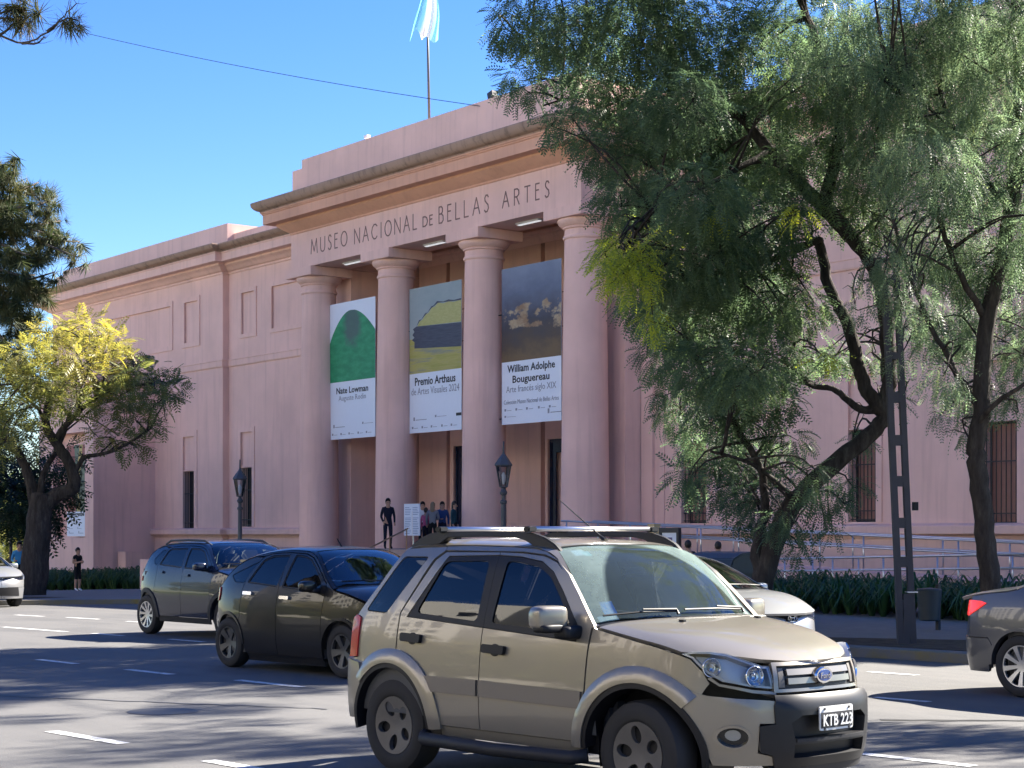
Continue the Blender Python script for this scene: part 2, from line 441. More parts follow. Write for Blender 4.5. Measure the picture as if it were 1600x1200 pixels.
for side in (0, 1):
    T = (lambda x: x) if side == 0 else mir
    def span(a, b): a, b = T(a), T(b); return (min(a, b), max(a, b))
    # inner part of the wing
    hs = []
    for wi in (1, 2):
        x0, x1, z0, z1 = WL[wi]; a, b = span(x0, x1)
        hs += [(a, b, z0, z1, .42), (a, b, z1 + .05, 6.25, .07)]
        frame_ring(a, b, z0, 6.25, YW, .22, .035, bottom=False)
        window(a, b, z0, z1, YW, blind=None if side == 0 else 'window_blind')
    for (x0, x1, z0, z1) in ((-70.9, -69.75, 10.62, 12.45), (-68.2, -64.6, 10.62, 12.45)):
        a, b = span(x0, x1); hs.append((a, b, z0, z1, .06)); frame_ring(a, b, z0, z1, YW, .18, .045)
    a, b = span(-72.15, -62.0) if side == 0 else span(-72.15, -61.0)
    wall_holes('wall', a, b, WB, WT, YW, hs)
    # end pavilion
    x0, x1, z0, z1 = WL[0]; a, b = span(x0, x1); hs = [(a, b, z0, z1, .42), (a, b, z1 + .05, 6.25, .07)]
    frame_ring(a, b, z0, 6.25, YP, .28, .035, bottom=False); window(a, b, z0, z1, YP, blind=None if side == 0 else 'window_blind')
    for (x0, x1, z0, z1) in ((-75.86, -74.55, 10.62, 12.5), (-84.3, -77.3, 10.62, 12.5)):
        a, b = span(x0, x1); hs.append((a, b, z0, z1, .06)); frame_ring(a, b, z0, z1, YP, .22, .045)
    a, b = span(-91.3, -72.15); wall_holes('wall', a, b, WB, WT, YP, hs)
    m = MB(); e = T(-72.15); m.quad((e, YP, WB), (e, YW, WB), (e, YW, WT), (e, YP, WT)); e = T(-91.3); m.quad((e, YP, WB), (e, 64, WB), (e, 64, WT), (e, YP, WT)); m.build('return_wall', 'plaster', MUS, fix=False)
    # mouldings follow the break
    path = [(-91.3, 64), (-91.3, YP), (-72.15, YP), (-72.15, YW), (-62.1, YW)]
    if side: path = [(mir(x), y) for x, y in path][::-1]; path[0] = (-44.0, YW)
    path = [Vector(p) for p in path]
    m = MB(); m.sweep(path, [(0, 13.42), (.05, 13.44), (.05, 13.52), (.16, 13.56), (.30, 13.68), (.46, 13.76), (.46, 13.84), (.78, 13.86), (.80, 13.86), (.80, 14.2), (.84, 14.22), (.84, 14.26)])
    m.build('cornice', 'plaster', MUS, fix=False)
    m = MB(); m.sweep(path, [(.84, 14.26), (.88, 14.30), (.98, 14.34), (1.10, 14.42), (1.16, 14.52), (1.15, 14.56), (.4, 14.68), (-.02, 14.70)]); m.build('cornice_cap', 'plaster_old', MUS, smooth='auto', fix=False)
    m = MB(); m.sweep(path, [(0, 9.24), (.05, 9.25), (.07, 9.30), (.07, 9.52), (.09, 9.54), (.09, 9.58), (0, 9.60)]); m.build('string_band', 'plaster', MUS, fix=False)
    m = MB(); m.sweep(path, [(.02, WB), (.02, 1.55), (.10, 1.66), (.26, 1.70), (.28, 1.72), (.28, 1.92), (.24, 1.95), (0, 2.0)]); m.build('plinth', 'plaster', MUS, fix=False)
    # parapets
    m = MB(); a, b = span(-91.0, -61.0); m.box(a, b, YW + .05, YW + .45, 14.6, 15.22); m.build('parapet', 'plaster', MUS)
    m = MB(); a, b = span(-90.0, -71.75); m.box(a, b, YP + .02, YP + 6, 14.65, 15.66); a2, b2 = span(-90.9, -90.0); m.box(a2, b2, YP + .02, YP + 6, 14.65, 15.42); m.build('roof_block', 'plaster', MUS)
# the back of the building, flat roof
m = MB(); m.box(-91.2, mir(-91.2), 46.5, 64, WB, 14.6).box(-91.2, -62.2, 39.2, 46.5, 13.5, 14.6).box(-43.8, mir(-91.2), 39.2, 46.5, 13.5, 14.6); m.build('roof', 'roof_felt', MUS)

# ---- portico
EX0, EX1 = -62.09, -43.92
m = MB(); m.box(EX0, EX1, 36.0, 37.65, 12.2, 13.62); m.box(EX0, EX0 + 1.6, 37.66, 41.3, 12.2, 13.62); m.box(EX1 - 1.6, EX1, 37.66, 41.3, 12.2, 13.62); m.build('entablature', 'plaster', MUS)
ppath = [Vector(p) for p in [(EX0, YW + .1), (EX0, 36), (EX1, 36), (EX1, YW + .1)]]
m = MB(); m.sweep(ppath, [(0, 13.58), (.04, 13.60), (.04, 13.66), (.10, 13.70), (.22, 13.78), (.40, 13.92), (.44, 13.96), (.44, 14.02), (.78, 14.03), (.82, 14.03), (.82, 14.39), (.86, 14.41), (.86, 14.45), (.90, 14.46), (.90, 14.51)])
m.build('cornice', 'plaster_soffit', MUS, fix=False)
m = MB(); m.sweep(ppath, [(.90, 14.51), (.93, 14.55), (1.0, 14.57), (1.10, 14.64), (1.17, 14.74), (1.19, 14.86), (1.17, 14.9), (.5, 15.02), (-.05, 15.04)]); m.build('cornice_cap', 'plaster_old', MUS, smooth='auto', fix=False)
m = MB(); m.box(-61.99, -44.02, 36.0, 50, 13.9, 16.11); m.build('attic', 'plaster', MUS)
m = MB(); m.box(-61.29, -44.7, 36.02, 49.5, 16.11, 16.46); m.build('attic_cap', 'plaster', MUS)
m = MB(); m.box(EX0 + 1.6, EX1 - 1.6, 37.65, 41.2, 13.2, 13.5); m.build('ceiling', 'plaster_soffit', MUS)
m = MB(); m.sweep([Vector((-60.4, 41)), Vector((-45.6, 41))], [(0, 12.5), (.03, 12.5), (.08, 12.6), (.16, 12.74), (.16, 12.82), (.22, 12.84), (.22, 12.95), (0, 13.1)]); m.build('ceiling_moulding', 'plaster', MUS, fix=False)
YB = 41.0
gro = []
for a, b in ((573, 581), (650.5, 655), (697.5, 703), (845, 851.5)):
    gro.append((on_y(a, 600, YB).x, on_y(b, 600, YB).x, FL, 12.6, .25))
gro.append((-47.2, -47.0, FL, 12.6, .25))
DA, DB = (-58.0, -56.0, FL, 5.2), (-51.98, -49.3, FL, 5.22)
wall_holes('porch_wall', -62.0, -44.0, 0, 13.3, YB, gro + [(*DA, .3), (*DB, .3)])
m = MB()
for (a, b, z) in ((-61.9, -44.1, 10.55), (-61.9, -44.1, 9.3)):
    x = a
    for g in sorted(gro): m.box(x, g[0] - .01, YB - .015, YB + .01, z, z + .035); x = g[1] + .01
    m.box(x, b, YB - .015, YB + .01, z, z + .035)
m.build('wall_groove', 'groove_paint', MUS)
for (a, b, c, d) in (DA, DB):
    y = YB + .2
    fr = MB().box(a, a + .12, y - .1, y, c, d).box(b - .12, b, y - .1, y, c, d).box(a + .12, b - .12, y - .1, y, d - .12, d).build('door_frame', 'door_dark', MUS)
    w2 = (b - a - .24) / 2
    for i in (0, 1):
        x0 = a + .12 + i * w2; t = .2
        lf = MB().box(x0 + .01, x0 + t, y - .07, y - .01, c, d - .12).box(x0 + w2 - t, x0 + w2 - .01, y - .07, y - .01, c, d - .12).box(x0 + t, x0 + w2 - t, y - .07, y - .01, c, c + .5).box(x0 + t, x0 + w2 - t, y - .07, y - .01, d - .5, d - .12).build('door_leaf', 'door_dark', fr)
# antae beside the end columns and the porch side walls
for a, b in ((EX0 + .02, EX0 + 1.5), (EX1 - 1.5, EX1 - .02)):
    MB().box(a, b, 37.85, 41.2, 0, 12.19).build('anta', 'plaster', MUS)
m = MB(); m.box(-43.9, -43.35, YW - .10, YW + .1, FL, 13.4).box(-43.1, -42.85, YW - .05, YW + .1, 2.0, 13.4); m.build('pilaster', 'plaster', MUS)
# columns
AX = [-61.31, -55.77, -50.24, -44.72]; CY = 36.82
for X in AX:
    prof = []; Z0, Z1 = FL, 11.20
    for i in range(15):
        t = i / 14; rr = .79 - .125 * (t ** 1.45); prof.append((rr, Z0 + (Z1 - Z0) * t))
    c = MB().lathe([(.79, Z0)] + prof, (X, CY, 0), n=48).build('column', 'plaster', MUS, smooth='auto')
    MB().lathe([(.64, 11.19), (.70, 11.2), (.722, 11.24), (.722, 11.27), (.70, 11.31), (.675, 11.32), (.665, 11.45), (.66, 11.52), (.72, 11.53), (.735, 11.56), (.72, 11.585), (.78, 11.62), (.87, 11.70), (.90, 11.78), (.895, 11.83), (.86, 11.84)], (X, CY, 0), n=48).build('capital', 'plaster', c, smooth='auto')
    MB().box(X - .965, X + .965, CY - .965, CY + .965, 11.84, 12.185).build('abacus', 'plaster', c, bevel=.012)
# carved name, one object per letter
GL = {'M': ([[(0, 0), (.12, 1), (.5, .15), (.88, 1), (1, 0)]], .85), 'U': ([[(0, 1), (0, .3), (.12, .08), (.35, 0), (.65, 0), (.88, .08), (1, .3), (1, 1)]], .58),
      'S': ([[(.02, .12), (.3, 0), (.7, .03), (.95, .2), (.85, .42), (.5, .53), (.15, .68), (.1, .85), (.35, 1), (.7, .99), (.93, .87)]], .42), 'E': ([[(.95, 0), (0, 0), (0, 1), (.95, 1)], [(0, .6), (.8, .6)]], .38),
      'O': ([[(.5 + .5 * math.cos(a), .5 + .5 * math.sin(a)) for a in [i * math.pi / 10 for i in range(21)]]], .78), 'N': ([[(0, 0), (0, 1), (1, 0), (1, 1)]], .66),
      'A': ([[(0, 0), (.5, 1), (1, 0)], [(.2, .38), (.8, .38)]], .7), 'C': ([[(.95, .16), (.7, .02), (.4, .02), (.12, .2), (0, .5), (.12, .8), (.4, .98), (.7, .98), (.95, .84)]], .7), 'I': ([[(.5, 0), (.5, 1)]], .12),
      'L': ([[(0, 1), (0, 0), (1, 0)]], .42), 'D': ([[(0, 0), (0, 1), (.45, 1), (.82, .86), (1, .5), (.82, .14), (.45, 0), (0, 0)]], .62), 'B': ([[(0, 0), (0, 1), (.55, 1), (.82, .88), (.82, .68), (.55, .56), (0, .56)], [(.55, .56), (.95, .42), (.98, .15), (.65, 0), (0, 0)]], .46),
      'R': ([[(0, 0), (0, 1), (.6, 1), (.92, .88), (.92, .64), (.6, .5), (0, .5)], [(.45, .5), (1, 0)]], .5), 'T': ([[(0, 1), (1, 1)], [(.5, 1), (.5, 0)]], .56)}
def carve(word, x0, x1, z0, h, y, wide=1.0):
    ws = [GL[ch][1] * h * wide for ch in word]; gap = ((x1 - x0) - sum(ws)) / max(1, len(word) - 1); x = x0
    for ch, wd in zip(word, ws):
        m = MB(); T_ = .030
        for ln in GL[ch][0]:
            P = [Vector((x + px * wd, y, z0 + pz * h)) for px, pz in ln]
            for a, b in zip(P, P[1:]):
                d = b - a; n = Vector((d.z, 0, -d.x)).normalized(); u = d.normalized()
                m.obox((a + b) / 2, u, (0, 1, 0), n, d.length / 2 + T_ * .5, .004, T_ / 1.25)
        m.build('letter', 'letter_paint', MUS); x += wd + gap
carve('MUSEO', -60.55, -57.9, 12.66, .55, 35.999); carve('NACIONAL', -57.37, -53.2, 12.64, .55, 35.999); carve('DE', -52.80, -52.2, 12.66, .34, 35.999, 1.35)
carve('BELLAS', -51.80, -48.86, 12.64, .57, 35.999); carve('ARTES', -48.08, -45.55, 12.64, .52, 35.999)
# fluorescent fittings under the entablature
for X in (-58.55, -53.05, -47.5):
    f = MB().box(X - .62, X + .62, 36.58, 36.80, 12.14, 12.2).build('ceiling_light', 'white_paint', MUS)
    MB().box(X - .58, X + .58, 36.63, 36.75, 12.115, 12.139).build('tube', 'fluorescent', f)
# terrace and steps
MB().box(-63.6, -42.2, 33.4, 41.2, -2, FL).build('terrace', 'terrace_stone', MUS)
n = 9
for i in range(n):
    z1 = FL - (i + 1) * (FL - gz(XC) - .12) / (n + 1)
    MB().box(-62.0, -44.2, 33.4 - .36 * (i + 1), 33.4 - .36 * i - .002, -2, z1).build('step', 'terrace_stone', MUS, bevel=.012)
for a, b in ((-63.6, -62.02), (-44.18, -42.2)): MB().box(a, b, 30.2, 33.39, -2, .75).build('step_cheek', 'plaster', MUS)
# corner block with the tall banner, at the far end
m = MB(); AXR, AYF, ATOP = -79.0, 35.2, 9.23
wall_holes('porch_block_front', -85.6, AXR - .25, WB, ATOP, AYF, [(-83.9, -80.1, 1.55, 6.6, .5)])
m.box(AXR - .245, AXR, AYF - .06, YP, WB, ATOP).box(-85.6, AXR - .25, AYF + .6, YP, WB, ATOP).box(AXR - .25, AXR + .05, AYF - .1, AYF + .3, 8.9, ATOP + .05); m.build('porch_block_side', 'plaster', MUS)
m = MB(); m.sweep([Vector(p) for p in [(-85.6, AYF), (AXR, AYF), (AXR, YP)]], [(0, 8.75), (.1, 8.8), (.2, 8.95), (.2, 9.2), (0, 9.26)]); m.build('block_cornice', 'plaster', MUS, fix=False)
MB().box(AXR + .15, AXR + 1.0, 36.3, 37.4, -2, .9).build('low_pier', 'plaster', MUS)
# ------------------------------------------------------------------ car materials
def paint(name, color, metal=.55, rough=.34, dust=.25, dustc=(.30, .27, .22), coat=.7, spec=.5):
    k = NT(name); v = k.coords(); f = k.noise(v, 3.5, 6, .7); fl = k.noise(v, 900, 1)
    c = k.mix(k.math('MULTIPLY', fl, .25), color, tuple(min(1, x * 1.6) for x in color))
    z = k.n('ShaderNodeSeparateXYZ'); k.l(v, z.inputs[0])
    low = k.n('ShaderNodeMapRange'); low.inputs['From Min'].default_value = .95; low.inputs['From Max'].default_value = .2; k.l(z.outputs[2], low.inputs[0])
    d = k.math('MULTIPLY', k.math('MULTIPLY', f, low.outputs[0]), dust)
    c = k.mix(d, c, dustc)
    k.pbr(c, rough, metal, coat, spec, crough=.03); return k.m
paint('paint_champagne', (.225, .202, .165), .5, .36, .4, (.19, .175, .15))
paint('paint_graphite', (.012, .011, .0105), .0, .3, .10, (.10, .085, .07), .5, .2)
paint('paint_midnight', (.006, .012, .034), .0, .25, .06, (.08, .08, .08), .55, .2)
paint('paint_silver', (.25, .255, .265), .5, .35, .15)
paint('paint_grey', (.085, .087, .095), .5, .36, .2, (.12, .11, .10))
def glass(name, tint, gl=.02, fres=1.5):
    k = NT(name); t = k.n('ShaderNodeBsdfTransparent'); t.inputs[0].default_value = (*tint, 1)
    g = k.n('ShaderNodeBsdfGlossy', Roughness=gl); g.inputs[0].default_value = (.95, .97, 1, 1)
    fr = k.n('ShaderNodeFresnel', IOR=fres); mx = k.n('ShaderNodeMixShader'); k.l(fr.outputs[0], mx.inputs[0]); k.l(t.outputs[0], mx.inputs[1]); k.l(g.outputs[0], mx.inputs[2]); k.l(mx.outputs[0], k.out.inputs[0])
glass('glass_clear', (.60, .70, .66), .015, 1.75)
# windscreen: road dust outside the wiped arc, tinted teal for painted-in reflections
def dusty_sheen_glass(name, tint, cy, cz, rad, lo, hi):
    k = NT(name); t = k.n('ShaderNodeBsdfTransparent'); t.inputs[0].default_value = (*tint, 1)
    g = k.n('ShaderNodeBsdfGlossy', Roughness=.015); fr = k.n('ShaderNodeFresnel', IOR=1.42); mx = k.n('ShaderNodeMixShader'); k.l(fr.outputs[0], mx.inputs[0]); k.l(t.outputs[0], mx.inputs[1]); k.l(g.outputs[0], mx.inputs[2])
    v = k.coords(); sp = k.n('ShaderNodeSeparateXYZ'); k.l(v, sp.inputs[0]); dy = k.math('SUBTRACT', sp.outputs[1], cy); dz = k.math('MULTIPLY', k.math('SUBTRACT', sp.outputs[2], cz), 1.15)
    d = k.math('SQRT', k.math('ADD', k.math('MULTIPLY', dy, dy), k.math('MULTIPLY', dz, dz)))
    e = k.ramp(d, [(rad - .012, (0, 0, 0)), (rad + .012, (1, 1, 1))]); n_ = k.noise(v, 14, 6, .7); n2 = k.noise(v, 2.5, 3, .6)
    f = k.math('ADD', k.math('MULTIPLY', e, hi - lo), lo); f = k.math('MULTIPLY', f, k.math('ADD', .45, k.math('ADD', k.math('MULTIPLY', n_, .5), k.math('MULTIPLY', n2, .6))))
    df = k.n('ShaderNodeBsdfDiffuse'); df.inputs[0].default_value = (.44, .58, .55, 1); tl = k.n('ShaderNodeBsdfTranslucent'); tl.inputs[0].default_value = (.44, .58, .55, 1); m3 = k.n('ShaderNodeMixShader'); m3.inputs[0].default_value = .4; k.l(df.outputs[0], m3.inputs[1]); k.l(tl.outputs[0], m3.inputs[2])
    m2 = k.n('ShaderNodeMixShader'); k.l(f, m2.inputs[0]); k.l(mx.outputs[0], m2.inputs[1]); k.l(m3.outputs[0], m2.inputs[2]); k.l(m2.outputs[0], k.out.inputs[0])
dusty_sheen_glass('glass_dusty', (.74, .84, .78), .0, 1.08, .62, .06, .34)
glass('glass_dark', (.09, .095, .105), .02, 1.5)
glass('glass_lens', (.86, .88, .9), .02, 1.45)
k = NT('tail_red'); k.pbr((.40, .006, .012), .2, coat=.25, spec=.3)
k = NT('tail_lit'); p = k.pbr((.5, .015, .02), .2, coat=.5); p.inputs['Emission Color'].default_value = (1, .04, .03, 1); p.inputs['Emission Strength'].default_value = .25
plain('chrome', (.62, .62, .64), .14, 1.0, var=.03)
plain('reflector', (.42, .43, .45), .38, .6, var=.1)
plain('rim_silver', (.46, .46, .47), .35, .7)
plain('rim_dusty', (.12, .11, .10), .55, .35, var=.3)
plain('rim_dark', (.09, .09, .092), .45, .6)
plain('cabin', (.07, .07, .072), .8)
plain('headlining', (.34, .33, .31), .9)
plain('seat_cloth', (.16, .155, .15), .9)
plain('emblem_blue', (.02, .06, .22), .25, coat=.5)
plain('sticker_teal', (.10, .55, .60), .5)
plain('sticker_blue', (.02, .30, .75), .5)
plain('amber', (.55, .25, .06), .3)

def lerp_tab(tab):
    xs = [p[0] for p in tab]; ys = [p[1] for p in tab]
    o = np.argsort(xs); xs = np.array(xs)[o]; ys = np.array(ys)[o]
    def f(x):   # monotone-ish smooth (catmull) interpolation
        x = np.clip(np.asarray(x, dtype=float), xs[0], xs[-1]); i = np.clip(np.searchsorted(xs, x) - 1, 0, len(xs) - 2)
        x0, x1 = xs[i], xs[i + 1]; y0, y1 = ys[i], ys[i + 1]; h = x1 - x0; t = (x - x0) / h
        s = (y1 - y0) / h; im = np.clip(i - 1, 0, len(xs) - 2); ip = np.clip(i + 1, 0, len(xs) - 2)
        sm = (ys[im + 1] - ys[im]) / (xs[im + 1] - xs[im]); sp = (ys[ip + 1] - ys[ip]) / (xs[ip + 1] - xs[ip])
        m0 = np.where(sm * s > 0, 2 * sm * s / (sm + s + 1e-12), 0); m1 = np.where(sp * s > 0, 2 * sp * s / (sp + s + 1e-12), 0)
        return (2 * t**3 - 3 * t**2 + 1) * y0 + (t**3 - 2 * t**2 + t) * h * m0 + (-2 * t**3 + 3 * t**2) * y1 + (t**3 - t**2) * h * m1
    return f
def arc(cx, cz, r, a0, a1, n=14):
    return [(cx + r * math.cos(R(a0 + (a1 - a0) * i / n)), cz + r * math.sin(R(a0 + (a1 - a0) * i / n))) for i in range(n + 1)]
def fillet(poly, r, n=4):
    out = []; N = len(poly)
    for i in range(N):
        p = Vector(poly[i]); a = Vector(poly[i - 1]) - p; b = Vector(poly[(i + 1) % N]) - p
        la, lb = a.length, b.length; rr = min(r, la * .45, lb * .45)
        p0 = p + a.normalized() * rr; p1 = p + b.normalized() * rr
        for j in range(n + 1):
            t = j / n; out.append(tuple(p0 * (1 - t)**2 + p * 2 * t * (1 - t) + p1 * t * t))
    return out
def resample(poly, mx):
    out = []; N = len(poly)
    for i in range(N):
        a = Vector(poly[i]); b = Vector(poly[(i + 1) % N]); k = max(1, int(math.ceil((b - a).length / mx)))
        if (b - a).length < 1e-5: continue
        for j in range(k): out.append(tuple(a.lerp(b, j / k)))
    return out
def area(p): return .5 * sum(p[i][0] * p[(i + 1) % len(p)][1] - p[(i + 1) % len(p)][0] * p[i][1] for i in range(len(p)))
def inset(p, d):
    if area(p) < 0: p = p[::-1]
    N = len(p); out = []
    for i in range(N):
        a = Vector(p[i - 1]); b = Vector(p[i]); c = Vector(p[(i + 1) % N])
        n1 = Vector((-(b - a).y, (b - a).x)).normalized(); n2 = Vector((-(c - b).y, (c - b).x)).normalized()
        m = n1 + n2; m = m.normalized() if m.length > 1e-6 else n1; out.append(tuple(b + m * (d / max(.4, m.dot(n1)))))
    return out
def pin(poly, P):
    P = np.asarray(P); x, y = P[:, 0], P[:, 1]; ins = np.zeros(len(P), bool); q = np.asarray(poly); j = len(q) - 1
    for i in range(len(q)):
        xi, yi = q[i]; xj, yj = q[j]
        c = ((yi > y) != (yj > y)) & (x < (xj - xi) * (y - yi) / (yj - yi + 1e-15) + xi); ins ^= c; j = i
    return ins
def tri2d(outer, holes=(), grid=.07, mx=None):
    mx = mx or grid * .8
    loops = [resample(outer, mx)] + [resample(h, mx) for h in holes]
    co = []; ed = []; bidx = []
    for L in loops:
        b = len(co); co += L; ed += [(b + i, b + (i + 1) % len(L)) for i in range(len(L))]; bidx.append(list(range(b, b + len(L))))
    B = np.array(co); lo, hi = B.min(0), B.max(0)
    gx = np.arange(lo[0] + grid / 2, hi[0], grid); gy = np.arange(lo[1] + grid / 2, hi[1], grid)
    if len(gx) and len(gy):
        G = np.stack(np.meshgrid(gx, gy), -1).reshape(-1, 2); ok = pin(loops[0], G)
        for h in loops[1:]: ok &= ~pin(h, G)
        G = G[ok]
        if len(G):
            d = np.sqrt(((G[:, None] - B[None])**2).sum(-1)).min(1); G = G[d > grid * .42]
        co = co + [tuple(g) for g in G]
    r = delaunay_2d_cdt([Vector(c) for c in co], ed, [], 0, 1e-6)
    V = np.array([tuple(v) for v in r[0]]); F = [f for f in r[2] if len(f) == 3]
    T = np.array(F); cen = V[T].mean(1); ok = pin(loops[0], cen)
    for h in loops[1:]: ok &= ~pin(h, cen)
    T = T[ok]
    a = (V[T[:, 1]] - V[T[:, 0]]); b = (V[T[:, 2]] - V[T[:, 0]]); neg = a[:, 0] * b[:, 1] - a[:, 1] * b[:, 0] < 0
    T[neg] = T[neg][:, ::-1]
    # boundary edges (for the returns of each panel)
    cnt = {}
    for t in T:
        for i in range(3): cnt[(t[i], t[(i + 1) % 3])] = 1
    be = [(i, j) for (i, j) in cnt if (j, i) not in cnt]
    return V, T, be

class Body:
    """A car body as two parametric skins: side() wraps from tail to nose, top() spans bonnet, screens and roof."""
    def __init__(s, **k):
        s.__dict__.update(k)
        s.fi = lerp_tab(s.insets); s.fze = lerp_tab(s.edge); s.fcr = lerp_tab(s.crown); s.fbow = lerp_tab(s.topbow)
        s.fnose = lerp_tab(s.nose); s.ftail = lerp_tab(s.tail)
    def halfw(s, x, z):
        x = np.asarray(x, float); L = np.where(x > s.xm, s.Lf, s.Lr); t = np.clip(np.abs(x - s.xm) / L, 0, .999)
        n = np.where(x > s.xm, s.nf, s.nr)
        y = s.W * (1 - t**n)**(1 / n)
        return y - s.fi(z) * (y / s.W)
    def side(s, S, Z):
        S = np.asarray(S, float); Z = np.asarray(Z, float)
        x = np.clip(S, s.xr, s.xf); y = s.halfw(x, Z)
        over = np.maximum(S - s.xf, 0); under = np.maximum(s.xr - S, 0)
        yf = s.halfw(np.full_like(S, s.xf), Z); v = 1 - over / s.halfw(np.array(s.xf), np.array(.6))
        xx = np.where(over > 0, s.xf + (s.fnose(Z) - s.xf) * (1 - np.abs(v)**s.pf), x)
        yy = np.where(over > 0, v * yf, y)
        yr = s.halfw(np.full_like(S, s.xr), Z); v2 = 1 - under / s.halfw(np.array(s.xr), np.array(.6))
        xx = np.where(under > 0, s.xr + (s.ftail(Z) - s.xr) * (1 - np.abs(v2)**s.pr), xx); yy = np.where(under > 0, v2 * yr, yy)
        return np.stack([xx, -yy, Z], -1)          # right-hand side (y < 0)
    def top(s, X, V):
        X = np.asarray(X, float); V = np.asarray(V, float); ze = s.fze(X); a = np.abs(V)
        y = -V * s.halfw(X, ze); k = (1 - np.clip(a, 0, 1)**s.ptop)**s.qtop
        return np.stack([X + s.fbow(X) * (1 - a**2.2), y, ze + s.fcr(X) * k], -1)
    def normal(s, f, A, B, e=.004):
        n = np.cross(f(A + e, B) - f(A - e, B), f(A, B + e) - f(A, B - e)); return n / (np.linalg.norm(n, axis=-1, keepdims=True) + 1e-12)
    def panel(s, name, outer, mat, parent, holes=(), surf='side', out=0.0, gap=.004, flange=.03, grid=.07, flip=False, lab=None, smooth=True, outf=None):
        f = s.side if surf == 'side' else s.top
        outer = inset(outer, gap) if gap else outer
        V, T, be = tri2d(outer, [inset(h, -gap) if gap else h for h in holes], grid)
        P = f(V[:, 0], V[:, 1]); N = s.normal(f, V[:, 0], V[:, 1])
        if surf == 'side': N = N if ((P - np.array([s.xm, 0, .6])) * N).sum(1).mean() > 0 else -N
        else: N = N if N[:, 2].mean() > 0 else -N
        o = out if outf is None else outf(V)[:, None]
        P = P + N * o
        base = len(P); allP = P; faces = [tuple(t) for t in T]
        if flange:
            ids = sorted({i for e in be for i in e}); mp = {i: base + k for k, i in enumerate(ids)}
            allP = np.vstack([P, P[ids] - N[ids] * (flange + (out if np.isscalar(out) else 0))])
            faces += [(j, i, mp[i], mp[j]) for i, j in be]
        # orientation: first triangle must face along N
        a, b, c = P[T[0][0]], P[T[0][1]], P[T[0][2]]
        fl = np.dot(np.cross(b - a, c - a), N[T[0][0]]) < 0
        if fl: faces = [q[::-1] for q in faces]
        if flip:
            allP = allP * np.array([1, -1, 1]); faces = [q[::-1] for q in faces]
        me = bpy.data.meshes.new(name); me.from_pydata([tuple(p) for p in allP], [], faces); me.materials.append(MATS[mat])
        if smooth:
            me.polygons.foreach_set('use_smooth', [True] * len(me.polygons)); me.set_sharp_from_angle(angle=R(40))
        o = link(name, me, parent)
        if lab: o['label'] = lab
        return o
    def pair(s, *a, **k):
        return [s.panel(*a, **k), s.panel(*a, flip=True, **k)]
    def sym(s, poly):   # close a half outline (y>=0 side given as (x, v) with v in 0..1) over the middle
        return poly + [(x, -v) for x, v in reversed(poly) if v > 1e-6]

def wheel(root, x, y, r, wd, rim_r, holes, hub, rimmat='rim_silver', steer=0.0, dish=.03):
    """a wheel at axle position; y<0 is the right-hand side"""
    sg = -1 if y < 0 else 1
    t = MB(); h = wd / 2
    t.lathe([(rim_r, -h * .9), (rim_r + .02, -h), (r - .05, -h), (r - .015, -h * .86), (r, -h * .55), (r, h * .55), (r - .015, h * .86), (r - .05, h), (rim_r + .02, h), (rim_r, h * .9), (rim_r - .015, h * .7), (rim_r - .015, -h * .7), (rim_r, -h * .9)], (0, 0, 0), axis='y', n=40, cap=False)
    w_ = bpy.data.objects.new('wheel', t.mesh('wheel', 'rubber', smooth='auto')); COL.objects.link(w_); w_.parent = root
    w_.location = (x, y, r); w_.rotation_euler = (0, random.uniform(0, 6), steer)
    V, T, be = tri2d(arc(0, 0, rim_r - .004, 0, 352, 44), holes, .03, .02)
    rr = np.hypot(V[:, 0], V[:, 1]); yy = -(h * .80) * np.ones(len(V)) + dish * np.clip(rr / rim_r, 0, 1)**2 * -0.5 + dish * np.exp(-(rr / (rim_r * .55))**2) * .6
    P = np.stack([V[:, 0], yy, V[:, 1]], -1); B = P.copy(); B[:, 1] += .035
    F = [tuple(q) for q in T]; b = len(P); F += [(j, i, b + i, b + j) for i, j in be]
    P = np.vstack([P, B]); 
    if sg > 0: P = P * np.array([1, -1, 1])
    me = bpy.data.meshes.new('rim'); me.from_pydata([tuple(p) for p in P], [], F); me.materials.append(MATS[rimmat])
    bm = bmesh.new(); bm.from_mesh(me); bmesh.ops.recalc_face_normals(bm, faces=bm.faces); bm.to_mesh(me); bm.free()
    me.polygons.foreach_set('use_smooth', [True] * len(me.polygons)); me.set_sharp_from_angle(angle=R(35))
    o = link('rim', me, w_)
    m = MB(); m.lathe([(.02, -h * .8 - .012), (hub, -h * .8 - .01), (hub * 1.06, -h * .8 + .03)], (0, 0, 0), axis='y', n=20)
    if sg > 0: m.v = [(a, -b_, c) for a, b_, c in m.v]
    m.build('hub_cap', rimmat, w_, smooth='auto', world=False)
    m = MB(); m.lathe([(.03, -h * .25), (rim_r * .8, -h * .25), (rim_r * .8, h * .5), (.03, h * .5)], (0, 0, 0), axis='y', n=24)
    if sg > 0: m.v = [(a, -b_, c) for a, b_, c in m.v]
    m.build('brake_disc', 'black_plastic', w_, smooth='auto', world=False)
    return w_
def round_holes(n, rc, ra, rb, rot=90):
    H = []
    for i in range(n):
        a = R(rot + 360 * i / n); u = (math.cos(a), math.sin(a)); H.append([(u[0] * (rc + rb * math.cos(b)) - u[1] * ra * math.sin(b), u[1] * (rc + rb * math.cos(b)) + u[0] * ra * math.sin(b)) for b in [j * math.pi / 8 for j in range(16)]])
    return H
